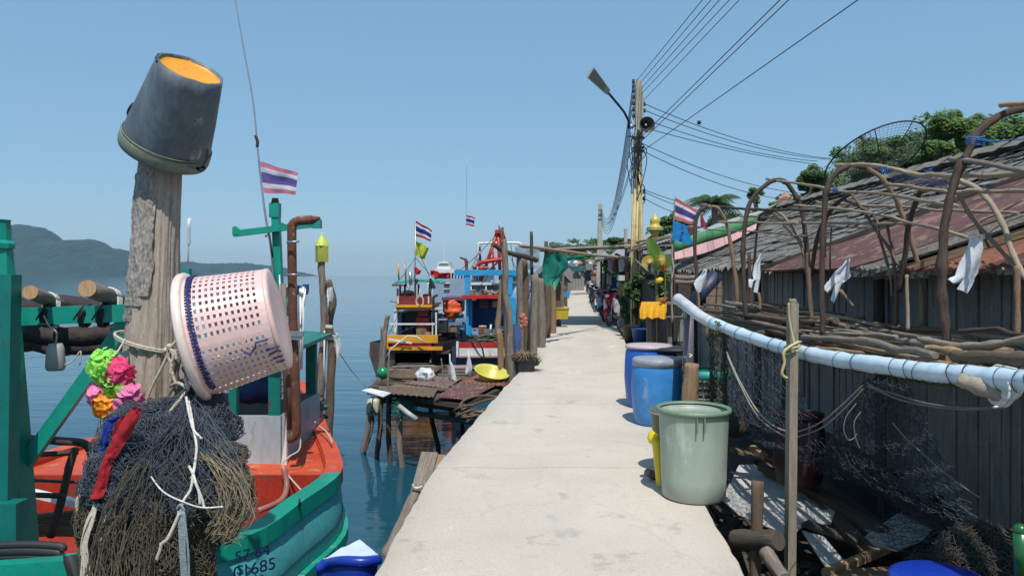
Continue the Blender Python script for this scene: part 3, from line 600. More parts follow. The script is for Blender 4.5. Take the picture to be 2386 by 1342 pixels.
# perforated laundry basket
bs_ = thing('laundry_basket', 'large white and pink perforated basket tied on its side beside the tall post', 'basket', P(450, 930, 3.9))
A = P(462, 786, 3.85); B = P(640, 743, 3.85); ax = (B-A).normalized(); ax = (ax+Vector((0, .18, 0))).normalized(); Hb = (B-A).length*1.02
q = ax.to_track_quat('Z', 'Y').to_matrix(); ra, rb = .318, .268
def bp_(th, t, k=1.0): r = (ra+(rb-ra)*t**.9)*k; return A+ax*Hb*t+q @ Vector((math.cos(th)*r, math.sin(th)*r, 0))
NT, NZ = 46, 12; mb = MB()
def cell(m, a0, a1, t0, t1, k): m.v += [bp_(a0, t0, k), bp_(a1, t0, k), bp_(a1, t1, k), bp_(a0, t1, k)]; b = len(m.v)-4; m.face((b, b+1, b+2, b+3), ((0, 0), (1, 0), (1, 1), (0, 1)), True)
for k in (1.0, .972):
    for i in range(NT):
        a0 = 2*math.pi*i/NT; a1 = 2*math.pi*(i+1)/NT; am = a0+(a1-a0)*.50
        for j in range(NZ):
            t0 = .07+.80*j/NZ; t1 = .07+.80*(j+1)/NZ; tm = t0+(t1-t0)*.52
            solid = (i % 23 == 0)
            if solid: cell(mb, a0, a1, t0, t1, k); continue
            cell(mb, a0, am, t0, tm, k) if False else None
            cell(mb, a0, a1, t0, tm, k); cell(mb, a0, am, tm, t1, k)
        cell(mb, a0, a1, 0, .07, k); cell(mb, a0, a1, .87, 1, k)
# hole walls
for i in range(NT):
    if i % 23 == 0: continue
    a0 = 2*math.pi*i/NT; a1 = 2*math.pi*(i+1)/NT; am = a0+(a1-a0)*.50
    for j in range(NZ):
        t0 = .07+.80*j/NZ; t1 = .07+.80*(j+1)/NZ; tm = t0+(t1-t0)*.52
        for (u0, v0, u1, v1) in ((am, tm, a1, tm), (a1, tm, a1, t1), (a1, t1, am, t1), (am, t1, am, tm)):
            mb.v += [bp_(u0, v0, 1), bp_(u1, v1, 1), bp_(u1, v1, .972), bp_(u0, v0, .972)]; b = len(mb.v)-4; mb.face((b, b+1, b+2, b+3), ((0, 0), (1, 0), (1, 1), (0, 1)), False)
M_PINKW = mat('faded_pink_plastic', (.74, .50, .49), (.68, .46, .385), .42, 2.2, bump=.1, c3=(.80, .66, .60), fine=.12)
build('basket_wall', mb, M_PINKW, bs_)
mb = MB(); mb.lathe([(ra-.012, .02), (ra+.018, .02), (ra+.026, .008), (ra+.026, -.014), (ra+.018, -.024), (ra+.0, -.024), (ra-.014, -.012), (ra-.012, .02)], A, ax, 60); build('rim', mb, mat('worn_white_rim', (.78, .68, .62), (.7, .52, .43), .4, 3, bump=.1, fine=.15), bs_)
mb = MB(); mb.lathe([(rb-.002, Hb-.02), (rb+.004, Hb-.018), (rb+.003, Hb), (rb-.02, Hb+.006), (rb*.6, Hb-.005), (0, Hb-.006)], A, ax, 48); build('basket_bottom', mb, M_PINKW, bs_)
# blue lacing
mb = MB(); M_LACE = plain('navy_twine', (.02, .025, .16), bump=0)
def th_of(px, py):
    best = None
    for i in range(240):
        th = 2*math.pi*i/240; p = bp_(th, .1)
        if p.y > A.y+.05: continue
        pp = HZ-(p.z-EYE)/p.y*F
        if best is None or abs(pp-py) < best[0]: best = (abs(pp-py), th)
    return best[1]
tha, thb = th_of(0, 642), th_of(0, 905)
if thb-tha > math.pi: thb -= 2*math.pi
if tha-thb > math.pi: tha -= 2*math.pi
zz = [bp_(tha+(thb-tha)*i/46, .095+.06*((i % 2)) + .015*rnd(-1, 1), 1.02) for i in range(47)]; mb.tube(zz, .0035, 5)
mb.tube([bp_(tha+(thb-tha)*i/46, .125+.01*rnd(-1, 1), 1.025) for i in range(47)], .004, 5)
for i in range(0, 46): mb.tube([bp_(tha+(thb-tha)*i/46, .085, 1.015), bp_(tha+(thb-tha)*(i+.2)/46, .16, 1.015)], .0035, 4)
build('blue_lacing', mb, M_LACE, bs_)
mb = MB(); th2 = th_of(0, 860)
for k in range(4): mb.tube([bp_(th2+.12*k, .84+.02*k, 1.02), bp_(th2+.12*k+rnd(-.05, .05), .96, 1.03), bp_(th2+.12*k, 1.0, 1.02)], .004, 4)
mb.tube([bp_(th2-.1, .6, 1.02), bp_(th2-.02, .66, 1.03), bp_(th2-.12, .74, 1.02), bp_(th2-.2, .76, 1.03), bp_(th2-.2, .9, 1.03)], .005, 5)
build('repair_wire', mb, M_LACE, bs_)

# ---------------------------------------------------------------- fishing nets hanging on the post
def net_lump(mb, c, r, nu, nv, seed, th=.0028, jit=.35, disp=.22, zsq=1):
    c = Vector(c); pts = []
    for j in range(nv+1):
        ph = math.pi*(.04+.92*j/nv); row = []
        for i in range(nu):
            t = 2*math.pi*(i+.5*(j % 2)+rnd(-jit, jit))/nu; p2 = ph+rnd(-jit, jit)*math.pi/nv
            d = Vector((math.sin(p2)*math.cos(t), math.sin(p2)*math.sin(t), math.cos(p2)))
            k = 1+disp*fb(d+Vector((seed, 0, 0)), 1.7, 3)+.075*math.sin(6*math.atan2(d.y, d.x)+5*d.z+seed*3)*math.sqrt(max(0, 1-d.z*d.z))+.05*fb(d+Vector((seed, 7, 0)), 6, 2)+rnd(-.012, .03)
            row.append(c+Vector((d.x*r[0]*k, d.y*r[1]*k, d.z*r[2]*k)))
        pts.append(row)
    for j in range(nv):
        for i in range(nu):
            for di in ((0, -1) if j % 2 == 0 else (0, 1)):
                a = pts[j][i]; b = pts[j+1][(i+di) % nu]
                if (b-a).length > .16: continue
                if a.y > c.y+r[1]*.35: continue
                m_ = (a+b)/2+Vector((rnd(-1, 1), rnd(-1, 1), rnd(-1.2, .6)))*.006
                mb.tube([a, m_, b], th*rnd(.7, 1.5), 3, cap=False, smooth=True)
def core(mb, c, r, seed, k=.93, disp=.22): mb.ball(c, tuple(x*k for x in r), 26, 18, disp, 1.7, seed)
def strands(mb, c, r, n, th, seed, spread=.5):
    c = Vector(c)
    for _ in range(n):
        d = Vector((rnd(-1, 1), -rnd(.15, 1), rnd(-1, 1))).normalized(); p = []; dr = Vector((rnd(-1, 1), rnd(-.3, .3), rnd(-1, 1)))*.12
        for s in range(5):
            dd = (d+dr*s+Vector((rnd(-1, 1), rnd(-1, 1), rnd(-1, 1)))*.05).normalized(); k = 1.02+.22*fb(dd+Vector((seed, 0, 0)), 1.7, 3)+rnd(0, .05); p.append(c+Vector((dd.x*r[0]*k, dd.y*r[1]*k, dd.z*r[2]*k)))
        mb.tube(smooth_path(p, 3), th*rnd(.7, 1.4), 3, cap=False)
nb = thing('fishing_net', 'slate blue fishing net bundled and hung at the foot of the bucket post', 'fishing net', P(400, 1340, 3.9))
L1 = [((378, 1080), 3.66, (.345, .25, .27), 1.0), ((452, 1000), 3.78, (.20, .16, .18), 2.0), ((318, 1125), 3.56, (.19, .17, .20), 3.0)]
mb = MB(); kb = MB()
for (pp, Y, r, sd_) in L1:
    core(kb, P(*pp, Y), r, sd_); net_lump(mb, P(*pp, Y), r, 92, 66, sd_, .0017, .30); net_lump(mb, P(*pp, Y), tuple(x*1.04 for x in r), 70, 50, sd_, .0016, .45)
    net_lump(mb, P(*pp, Y), tuple(x*1.075 for x in r), 46, 30, sd_, .0016, .5)
    strands(mb, P(*pp, Y), r, 90, .0022, sd_)
build('net_mesh', mb, M_NETB, nb); build('net_core', kb, M_NETD, nb)
nb = thing('fishing_net', 'olive brown fishing net bulging below the slate blue net', 'fishing net', P(450, 1400, 3.7))
L2 = [((478, 1150), 3.55, (.20, .18, .22), 11.0), ((392, 1275), 3.52, (.22, .19, .27), 12.0), ((290, 1250), 3.55, (.20, .15, .25), 13.0), ((500, 1085), 3.66, (.14, .12, .13), 14.0), ((365, 1370), 3.52, (.26, .2, .22), 15.0)]
mb = MB(); kb = MB()
for (pp, Y, r, sd_) in L2:
    core(kb, P(*pp, Y), r, sd_); net_lump(mb, P(*pp, Y), r, 84, 58, sd_, .0019, .34); net_lump(mb, P(*pp, Y), tuple(x*1.04 for x in r), 60, 44, sd_, .0018, .5)
    net_lump(mb, P(*pp, Y), tuple(x*1.08 for x in r), 38, 26, sd_, .0018, .55)
    strands(mb, P(*pp, Y), r, 90, .0022, sd_)
build('net_mesh', mb, M_NETO, nb); build('net_core', kb, M_NETD, nb)
def drape(label, mt, rows_, n, name='loose_net'):
    mb = MB()
    for _ in range(n):
        u = random.random(); pts = []; i0 = random.randrange(0, len(rows_)-1); i1 = len(rows_)
        for a, b, y, Y in rows_[i0:i1]:
            u = min(1, max(0, u+rnd(-.30, .30))); pts.append(P(a+(b-a)*u+rnd(-14, 14), y+rnd(-26, 26), Y+rnd(-.04, .03)))
        if len(pts) < 2: continue
        mb.tube(smooth_path(pts, 3), rnd(.0012, .0026), 3, cap=False)
        if random.random() < .8:
            q = random.choice(pts); mb.tube([q, q+Vector((rnd(-.06, .06), rnd(-.02, 0), rnd(-.05, .05)))], .0016, 3, cap=False)
    return solo(name, mb, mt, label, 'fishing net')
drape('slack skirt of dark net strands gathered up to the knot under the basket', M_NETB, ((432, 452, 930, 3.66), (405, 490, 980, 3.5), (350, 540, 1050, 3.42), (300, 575, 1130, 3.38), (270, 590, 1200, 3.36)), 130)
drape('ragged olive net strands trailing off the bottom left of the bundle', M_NETO, ((300, 400, 1100, 3.36), (250, 380, 1180, 3.32), (225, 360, 1260, 3.3), (210, 350, 1360, 3.28)), 110)
drape('pale tan net strands spilling over the right side of the bundle', mat('bleached_net', (.28, .22, .13), (.18, .15, .10), .85, 4, bump=0), ((470, 500, 1060, 3.4), (500, 560, 1110, 3.36), (520, 590, 1180, 3.34), (490, 545, 1240, 3.34)), 90)
# cords on the nets
def cords(label, paths, r, mt, cat='rope', Y=3.25, name='cord', group=None):
    mb = MB()
    for pts in paths: mb.tube(smooth_path([P(p[0], p[1], p[2] if len(p) > 2 else Y) for p in pts], 5), r, 6)
    return solo(name, mb, mt, label, cat, group)
cords('knotted white rope hanging straight down the front of the nets', [[(434, 925, 3.6), (440, 960, 3.5), (447, 990, 3.45), (452, 1005, 3.42), (458, 1040, 3.38), (455, 1075, 3.36), (450, 1105, 3.33)], [(440, 935, 3.58), (449, 985, 3.46), (452, 1003, 3.42), (460, 1012, 3.41), (470, 1022, 3.41)], [(450, 1104, 3.33), (440, 1085, 3.34)], [(450, 1104, 3.33), (458, 1130, 3.31), (470, 1160, 3.31), (476, 1182, 3.31)], [(450, 1104, 3.33), (444, 1140, 3.31), (428, 1165, 3.29), (420, 1195, 3.28)], [(446, 1110, 3.33), (462, 1140, 3.31), (466, 1175, 3.31)]], .0065, M_ROPEW)
cords('thin white twine slanting across the olive net', [[(352, 1110, 3.35), (380, 1145, 3.31), (425, 1168, 3.28), (470, 1182, 3.3), (520, 1180, 3.3)]], .004, M_ROPEW)
cords('bundle of pale blue ropes hanging over the olive net', [[(415+k*3.5, 1190, 3.27), (418+k*4, 1240, 3.26), (420+k*4+rnd(-3, 3), 1290, 3.26), (425+k*4, 1360, 3.26)] for k in range(5)]+[[(412, 1185, 3.27), (420, 1175, 3.27), (430, 1190, 3.27)]], .0052, M_ROPEB)
cords('frayed tan rope with a loose knot below the centre of the nets', [[(418, 1195, 3.26), (405, 1225, 3.25), (390, 1255, 3.24), (378, 1265, 3.24)], [(376, 1265, 3.24), (373, 1280, 3.24), (366, 1300, 3.24), (368, 1302, 3.24)]], .008, M_ROPE)
cords('tassel of loose white cords at the left side of the nets', [[(225+rnd(-6, 6), 1172, 3.4), (218-k*1.7, 1215, 3.38), (205-k*1.5+rnd(-4, 4), 1270, 3.36), (200+rnd(-14, 22), 1355, 3.35)] for k in range(11)]+[[(212, 1200, 3.38), (195, 1240, 3.36), (188, 1280, 3.36), (196, 1305, 3.36)], [(246, 1200, 3.38), (238, 1240, 3.36), (232, 1285, 3.36), (222, 1330, 3.36)]], .0036, M_ROPE)
cords('loop of cream rope left of the red sash end', [[(222, 1145, 3.5), (200, 1146, 3.5), (183, 1160, 3.5), (181, 1185, 3.5), (190, 1202, 3.5), (214, 1209, 3.5)]], .010, M_ROPE)
# sashes
def sash(name, label, prs, mt, Y, cat='sash'):
    mb = MB(); pr = []
    n = len(prs)
    L_ = smooth_path([(a[0], a[1], 0) for a in prs], 5); R_ = smooth_path([(a[2], a[3], 0) for a in prs], 5)
    for a, b in zip(L_, R_): pr.append((P(a.x, a.y, Y), P(b.x, b.y, Y+.01)))
    mb.strip(pr, .012, 8, rnd(0, 9), .014); return solo(name, mb, mt, label, cat)
def cloth(name, c, c2=None, t=.25): return translucent(mat(name, c, c2 or tuple(x*.7 for x in c), .75, 14, bump=.5, bscale=22, bdist=.01), t)
sash('sash', 'red cloth sash hanging from the post across the left of the nets', [(318, 945, 330, 950), (295, 965, 325, 972), (268, 1010, 300, 1018), (250, 1050, 278, 1056), (236, 1080, 262, 1082), (222, 1125, 250, 1128), (209, 1160, 242, 1160)], cloth('red_satin', (.52, .02, .03), (.42, .015, .025)), 3.38)
sash('sash', 'blue cloth sash hanging left of the red sash', [(262, 970, 285, 968), (246, 985, 272, 985), (236, 1025, 258, 1022), (228, 1056, 240, 1052)], cloth('blue_satin', (.01, .04, .36), (.008, .03, .26)), 3.5)
sash('sash', 'dark red folded sash between the blue and red sashes', [(285, 968, 312, 962), (266, 990, 292, 985), (256, 1040, 270, 1035), (245, 1070, 255, 1068)], cloth('dark_red_satin', (.22, .008, .02)), 3.46)
mb = MB(); mb.strip([(P(300, 962, 3.95), P(300, 978, 3.95)), (P(335, 952, 3.86), P(335, 972, 3.86)), (P(362, 948, 3.86), P(362, 968, 3.86)), (P(382, 944, 3.95), P(382, 958, 3.95))], .02, 5, 3, .03); solo('sash', mb, cloth('royal_blue_cloth', (.01, .035, .3)), 'blue cloth band wrapped round the foot of the trunk post', 'sash')
mb = MB(); mb.strip([(P(352, 965, 3.8), P(358, 980, 3.8)), (P(368, 958, 3.78), P(376, 974, 3.78)), (P(388, 955, 3.8), P(392, 965, 3.8))], .02, 5, 5, .04); solo('ribbon', mb, cloth('yellow_cloth', (.6, .55, .04)), 'small yellow ribbon tied beside the blue band', 'ribbon')
# flower garland
gl = thing('flower_garland', 'garland of green, pink and orange plastic flowers hanging on the tall post', 'garland', P(268, 960, 3.9))
def flower(c, r, mt, seed):
    mb = MB()
    for k in range(46):
        d = Vector((rnd(-1, 1), -abs(rnd(-.2, 1)), rnd(-1, 1))).normalized(); t = d.orthogonal().normalized(); t = Matrix.Rotation(rnd(0, 6.28), 3, d) @ t; b_ = d.cross(t); rr = r*rnd(.35, .55); o = c+d*r*rnd(.5, .95); rows = []
        for i in range(4):
            v = i/3; rows.append([o+b_*(v-.5)*rr*1.6+t*(u-.5)*rr*1.8*math.sin(.5+v*2)+d*(.25*rr*math.sin(u*9+seed)+.3*rr*v) for u in (0, .25, .5, .75, 1)])
        mb.grid(rows)
    mb.ball(c, r*.6, 8, 6); return mb
cols = {'g': cloth('lime_petal', (.38, .85, .14), (.28, .75, .10), .3), 'p': cloth('hot_pink_petal', (.88, .10, .28), (.85, .06, .2), .3), 'o': cloth('orange_petal', (.95, .42, .03), (.92, .32, .02), .3), 'm': cloth('magenta_petal', (.85, .28, .50), (.8, .18, .4), .3)}
for k, (px, py, rr, cc) in enumerate(((243, 848, 24, 'g'), (276, 866, 26, 'p'), (250, 868, 22, 'g'), (278, 898, 24, 'g'), (234, 918, 20, 'm'), (262, 905, 18, 'o'), (297, 926, 25, 'm'), (252, 940, 24, 'o'), (275, 950, 24, 'o'))):
    build('flower', flower(P(px, py, 3.9), rr*1.42/F*3.9, cols[cc], k), cols[cc], gl)
mb = MB(); mb.tube(smooth_path([P(258, 835, 3.9), P(272, 822, 3.9), P(292, 790, 4.1)], 4), .006, 5); build('garland_string', mb, M_ROPE, gl)

# flag staff with national flag, bending out of the top of the frame
def thai(w, h, fold=.12, seed=0):
    """returns MB of a waving five stripe flag given corner points"""
    pass
FL = [plain('flag_red', (.50, .02, .05), rough=.8, bump=0), plain('flag_white', (.78, .76, .78), rough=.8, bump=0), plain('flag_blue', (.02, .025, .22), rough=.8, bump=0)]
FP = [translucent(plain('faded_flag_pink', (.68, .22, .30), rough=.8, bump=0), .3), translucent(plain('faded_flag_white', (.72, .68, .76), rough=.8, bump=0), .3), translucent(plain('faded_flag_purple', (.14, .10, .34), rough=.8, bump=0), .3)]
for m in FL: translucent(m, .3)
def flag_mesh(tl, tr, br, bl, amp=.03, seed=0, nu=18, nv=18, stripes=((1, 0), (2, 1), (4, 2), (5, 1), (6, 0))):
    tl, tr, br, bl = map(Vector, (tl, tr, br, bl)); rows = []
    for i in range(nv+1):
        v = i/nv; rows.append([tl.lerp(tr, u/nu).lerp(bl.lerp(br, u/nu), v)+Vector((0, 1, .25))*(amp*(u/nu)**.6*math.sin(u/nu*8+v*2.2+seed)+amp*.4*fb((u/nu*3, v*3, seed), 1)) for u in range(nu+1)])
    mb = MB(); mb.grid(rows)
    if stripes:
        for k in range(len(mb.f)):
            v = (k//nu+.5)/nv*6; mb.mi[k] = next(m for (e, m) in stripes if v <= e+1e-6)
    return mb
fs = thing('flag_staff', 'thin bending staff with a faded striped flag above the green boat', 'flag', P(640, 745, 8.5))
mb = MB(); mb.tube(smooth_path([P(640, 745, 8.5), P(634, 600, 8.5), P(618, 500, 8.5), P(608, 420, 8.5), P(600, 345, 8.5), P(590, 240, 8.5), P(567, 110, 8.5), P(548, 0, 8.5), P(532, -80, 8.5)], 6), [.016, .005], 6); build('staff', mb, M_STEEL, fs)
mb = MB(); mb.tube(smooth_path([P(595, 316, 8.5), P(600, 330, 8.5), P(599, 343, 8.5)], 3), .018, 6); build('hook', mb, M_BLACK, fs)
build('flag', flag_mesh(P(606, 376, 8.5), P(694, 404, 8.5), P(691, 453, 8.5), P(614, 450, 8.5), .035, 1), FP, fs)
an = thing('antenna', 'thin white antenna with a small green box just above the perforated basket', 'antenna', P(436, 660, 8.2))
mb = MB(); mb.tube([P(437, 632, 8.2), P(440, 560, 8.2), P(443, 508, 8.2)], .009, 6); build('rod', mb, M_WHITE, an)
mb = MB(); mb.lathe([(.012, -.12), (.02, -.1), (.016, .05), (.02, .06), (.014, .16), (0, .17)], P(440, 545, 8.19), seg=8); build('rod_head', mb, M_WHITE, an)
mb = MB(); mb.box(P(435, 640, 8.2), (.085, .085, .13)); mb.bar(P(435, 650, 8.2), P(440, 850, 8.2), .05); build('green_box', mb, plain('teal_plastic', (.01, .26, .25)), an)
# ---------------------------------------------------------------- stick helper
def stick(mb, pts, r0, r1=None, k=4, seg=8, jit=.05, wob=.012):
    r1 = r1 if r1 is not None else r0*.8; p = smooth_path(pts, k); s = rnd(0, 50); wob = wob*min(1, (Vector(pts[-1])-Vector(pts[0])).length/1.6)
    L = max(.3, (p[-1]-p[0]).length)
    p = [q+Vector((fb((s, i*.22, 0), 1), fb((s+9, i*.22, 0), 1), fb((s+5, i*.22, 0), 1)))*wob*(1 if 0 < i < len(p)-1 else 0) for i, q in enumerate(p)]
    n_ = len(p); rr = [(r0+(r1-r0)*i/(n_-1))*(1+(.20 if r0 < .035 else .09)*fb((s, i*.55, 3), 1, 3)) for i in range(n_)]
    if n_ > 8 and .012 < r0 < .035:
        for _ in range(max(1, n_//12)):
            i = random.randrange(2, n_-2); rr[i] *= 1.28; rr[i-1] *= 1.1; rr[i+1] *= 1.08
    mb.tube(p, rr, seg, jit=jit); return mb
def post_thing(label, pts, Y, r0, r1, mt, name='mooring_post', cat='post', group=None, wob=.03):
    mb = MB(); stick(mb, [P(a[0], a[1], a[2] if len(a) > 2 else Y) for a in pts], r0, r1, 5, 12, .05, wob); return solo(name, mb, mt, label, cat, group)

# twin posts with yellow box
post_thing('left one of the two tied posts beyond the bow, with the yellow box on top', [(738, 1240), (744, 1000), (746, 880), (757, 760), (755, 680), (749, 600)], 11, .060, .052, W_GREY)
post_thing('right, shorter one of the two tied posts beyond the bow', [(764, 1240), (765, 1000), (771, 860), (768, 760), (776, 700), (763, 655)], 10.9, .068, .055, W_BARK)
mb = MB(); c = P(750, 612, 11); mb.box(c+Vector((0, 0, .13)), (.155, .155, .24), Matrix.Rotation(.5, 3, 'Z'))
b = MB(); b.m = 0
yb = thing('lantern_box', 'yellow green box like a small lantern on top of the thin post', 'box', c)
build('box_body', mb, plain('dull_yellow_green', (.36, .38, .05), rough=.5), yb)
mb = MB(); mb.lathe([(.115, .25), (.09, .30), (.05, .37), (.012, .40), (.008, .45), (0, .455)], c, seg=4); build('box_top', mb, plain('lime_yellow', (.55, .62, .10), rough=.5), yb)
mb = MB()
for y_ in (780, 784, 788):
    cc = P(757, y_, 10.95); mb.tube([cc+Vector((math.cos(t)*.19, math.sin(t)*.12, .01*math.sin(3*t))) for t in [x*2*math.pi/20 for x in range(21)]], .012, 5, cap=False)
mb.tube([P(756, 770, 10.8), P(755, 850, 10.8), P(757, 900, 10.8)], .012, 5); mb.bar(P(759, 760, 10.75), P(775, 761, 10.75), .04)
solo('knotted_rope', mb, M_ROPEW, 'white rope binding the two posts beyond the bow together', 'rope')
mb = MB(); mb.poly([P(722, 815, 10.8), P(737, 800, 10.8), P(738, 828, 10.8)], (0, .02, 0)); solo('yellow_marker', mb, plain('marker_yellow', (.72, .42, .03)), 'yellow diamond marker plate behind the left tied post', 'sign')
for lb, pts in (('white plastic scrap caught on the right tied post below the yellow box', [(763, 672, 775, 668), (762, 690, 776, 690), (764, 704, 774, 702)]), ('crumpled white and silver bag snagged on the tied posts at the mooring line', [(778, 790, 790, 786), (777, 803, 796, 800), (780, 815, 794, 812), (783, 826, 788, 845)])):
    mb = MB(); mb.strip([(P(a, b_, 10.7), P(c_, d, 10.7)) for a, b_, c_, d in pts], .04, 6, rnd(0, 9), .08); solo('plastic_scrap', mb, M_WPLAST, lb, 'plastic scrap')
mb = MB(); p0 = P(780, 805, 10.8); p1 = P(852, 900, 11.9); mb.tube(smooth_path([p0, (p0+p1)/2+Vector((0, 0, -.04)), p1], 6), .009, 5); solo('mooring_line', mb, M_ROPEW, 'thin white line from the tied posts down to the timber stage', 'rope')

# blue and white tub lid floating beside the walkway, bottom
sk = thing('plastic_trough', 'blue rimmed white plastic trough lying in the water against the walkway edge', 'trough', P(810, 1330, 5.4))
a_, b_, c_, d_ = P(748, 1300, 5.5), P(835, 1256, 6.0), P(884, 1292, 5.3), P(862, 1318, 4.9)
mb = MB(); mb.sheet(P(752, 1300, 5.2), P(838, 1256, 5.6), P(884, 1292, 5.3), P(800, 1306, 4.9), 10, 6, fn=lambda u, v: .02*math.sin(3*u)*math.sin(3*v)+.015*fb((u*3, v*3, 0), 1), th=.02)
build('trough_base', mb, mat('scuffed_white_blue', (.60, .68, .82), (.50, .58, .78), .4, 4, c3=(.06, .14, .6), pos=(.4, .62), bump=.2), sk)
mb = MB(); rm = smooth_path([P(738, 1325, 5.0), P(765, 1312, 5.0), P(800, 1307, 4.88), P(850, 1308, 4.86), P(882, 1304, 4.95)], 4); mb.tube(rm, .035, 8)
mb.grid([[p+Vector((0, 0, 0)) for p in rm], [p+Vector((-.02, -.02, -.16)) for p in rm], [p+Vector((.0, .05, -.4)) for p in rm]]); build('trough_rim', mb, plain('cobalt_plastic', (.01, .04, .36), rough=.35), sk)
# slab timbers at the walkway edge
t = thing('timber_fender', 'thick split timber standing against the left edge of the walkway in the foreground', 'timber', P(980, 1180, 6.3))
for k, (a, b2, w_) in enumerate((((1004, 1062), (968, 1200), .15), ((1026, 1068), (992, 1200), .11))):
    mb = MB(); A_ = P(*a, 6.6); D = P(*b2, 6.15)-A_; mb.bar(A_, A_+D*2.6, w_, .12); build('split_beam', mb, W_TAN if k else W_GREY, t)
mb = MB(); stick(mb, [P(978, 1132, 6.2), P(960, 1170, 6.1), P(935, 1225, 6.0), P(900, 1300, 5.9)], .045, .06); build('leaning_pole', mb, W_GREY, t)
mb = MB(); mb.tube(smooth_path([P(962, 1128, 6.1), P(965, 1136, 6.1), P(978, 1136, 6.1), P(983, 1132, 6.1)], 3), .010, 5); build('tie', mb, M_ROPEW, t)

# ---------------------------------------------------------------- ramshackle stage over the water
ZS = -.28
stg = thing('timber_stage', 'ramshackle timber and sheet stage on crooked legs left of the walkway', 'jetty stage', (-1.3, 12.5, WZ))
def S(px, py, z=ZS): return G(px, py, z)
mb = MB(); corn = [S(855, 905), S(1082, 938), S(1196, 890), S(1150, 846), S(905, 850)]; mb.poly([c_-Vector((0, 0, .10)) for c_ in corn], (0, 0, .07)); build('deck', mb, W_DARK, stg)
def bil(u, v):  # u across 0..1, v depth 0..1
    return S(858, 907).lerp(S(1130, 918), u).lerp(S(905, 848).lerp(S(1170, 850), u), v)
mb = MB()
for k in range(46):
    u = rnd(.14, .88); v = rnd(-.02, .96); c_ = bil(u, v); an_ = rnd(-.35, .25)+(-.1); L = rnd(.4, .95); d = Vector((math.cos(an_), math.sin(an_), rnd(-.03, .03))); wd = rnd(.05, .16)
    mb.m = random.choice((0, 1, 1, 2)); z = rnd(0, .05); c_ = c_+Vector((0, 0, z-.02)); mb.bar(c_-d*L/2, c_+d*L/2, wd, .025)
build('deck_board', mb, [W_BARK, W_GREY, W_DARK], stg)
for k, pts in enumerate(([(870, 925), (858, 1000), (842, 1062), (834, 1100)], [(887, 925), (886, 1000), (878, 1060), (876, 1120)], [(906, 925), (905, 1020), (910, 1080), (912, 1120)], [(932, 935), (931, 1020), (935, 1090), (937, 1140)], [(1004, 935), (1006, 980), (1018, 1030), (1021, 1080)], [(1052, 940), (1052, 975)], [(1076, 935), (1077, 1010), (1078, 1060)])):
    Y = (12.6, 12.2, 11.9, 11.6, 12.7, 11.7, 13.2)[k]; mb = MB(); stick(mb, [P(a, b2, Y) for a, b2 in pts], (.045, .04, .042, .05, .04, .03, .035)[k], .045, 5, 10, .06, .03)
    build('leg', mb, (W_GREY, W_BARK, W_DARK, W_GREY, W_DARK, W_DARK, W_DARK)[k], stg)
mb = MB(); stick(mb, [P(930, 950, 11.8), P(1000, 968, 11.6), P(1120, 985, 11)], .035, .04); stick(mb, [P(880, 930, 12.3), P(1000, 944, 11.9), P(1090, 955, 11.4)], .05, .05); stick(mb, [P(848, 1060, 12.4), P(870, 990, 12.5), P(862, 960, 12.5)], .02, .02); build('cross_brace', mb, W_DARK, stg)
# rusty sheets on the stage
for lb, q, mt in (('rust red sheet lying at the right corner of the timber stage', ((1015, 925), (1088, 932), (1165, 893), (1090, 880)), M_RUSTSHEET), ('orange brown rusted sheet at the back right of the timber stage', ((1080, 893), (1180, 900), (1196, 878), (1110, 873)), M_RUSTOR), ('weathered brown board panel at the front left of the timber stage', ((880, 915), (1010, 926), (1020, 905), (920, 893)), W_BARK), ('pale rusted sheet at the middle of the timber stage', ((940, 893), (1040, 905), (1075, 882), (980, 872)), mat('pale_rust_sheet', (.22, .15, .12), (.12, .07, .055), .8, 5, c3=(.32, .27, .23), bump=.3, fine=.4))):
    mb = MB(); z = ZS+rnd(.03, .05); mb.sheet(*[S(a, b2, z) for a, b2 in q], 24, 3, fn=lambda u, v: .012*math.sin(u*60), th=.006); solo('metal_sheet' if mt is not W_BARK else 'board_panel', mb, mt, lb, 'sheet', 'sheets lying on the timber stage')
mb = MB(); mb.poly([S(843, 911, ZS+.04), S(893, 926, ZS+.04), S(911, 917, ZS+.05), S(862, 906, ZS+.07)], (0, 0, .015)); solo('white_board', mb, M_WHITE, 'narrow white board sticking out from the left front corner of the stage', 'board')
t = thing('jerry_can', 'cream plastic canister hanging from the left front corner of the stage', 'canister', P(868, 968, 12))
mb = MB(); rows = []
for z, sx in ((.0, .75), (.02, .95), (.08, 1), (.2, 1), (.25, .9), (.27, .6)):
    rows.append([P(868, 967, 12)+Vector((math.copysign(abs(math.cos(a))**.5, math.cos(a))*.105*sx+.02*z*3, math.copysign(abs(math.sin(a))**.5, math.sin(a))*.08*sx, z)) for a in [x*2*math.pi/20 for x in range(20)]])
mb.grid(rows, closed=True); b = len(mb.v); mb.v += rows[-1]; mb.face(range(b, b+20), [(0, 0)]*20, False); build('can_body', mb, plain('cream_plastic', (.52, .52, .40), (.40, .38, .28), .45, fine=.4), t)
mb = MB(); mb.tube([P(866, 967, 11.9), P(868, 935, 11.9), P(872, 912, 11.95)], .008, 5); mb.tube([P(858, 965, 11.9), P(866, 958, 11.88), P(880, 964, 11.9)], .008, 5); build('can_cord', mb, M_BLACK, t)
mb = MB()
for k in range(60):
    c_ = P(940+rnd(-16, 16), 946+rnd(-10, 14), 11.6); mb.tube(smooth_path([c_+Vector((rnd(-.12, .12), rnd(-.1, .1), rnd(-.1, .1))) for _ in range(4)], 3), .006, 4)
solo('net_scrap', mb, plain('sea_green_net', (.02, .16, .14), rough=.8), 'tangle of sea green net snagged under the front of the stage', 'fishing net')
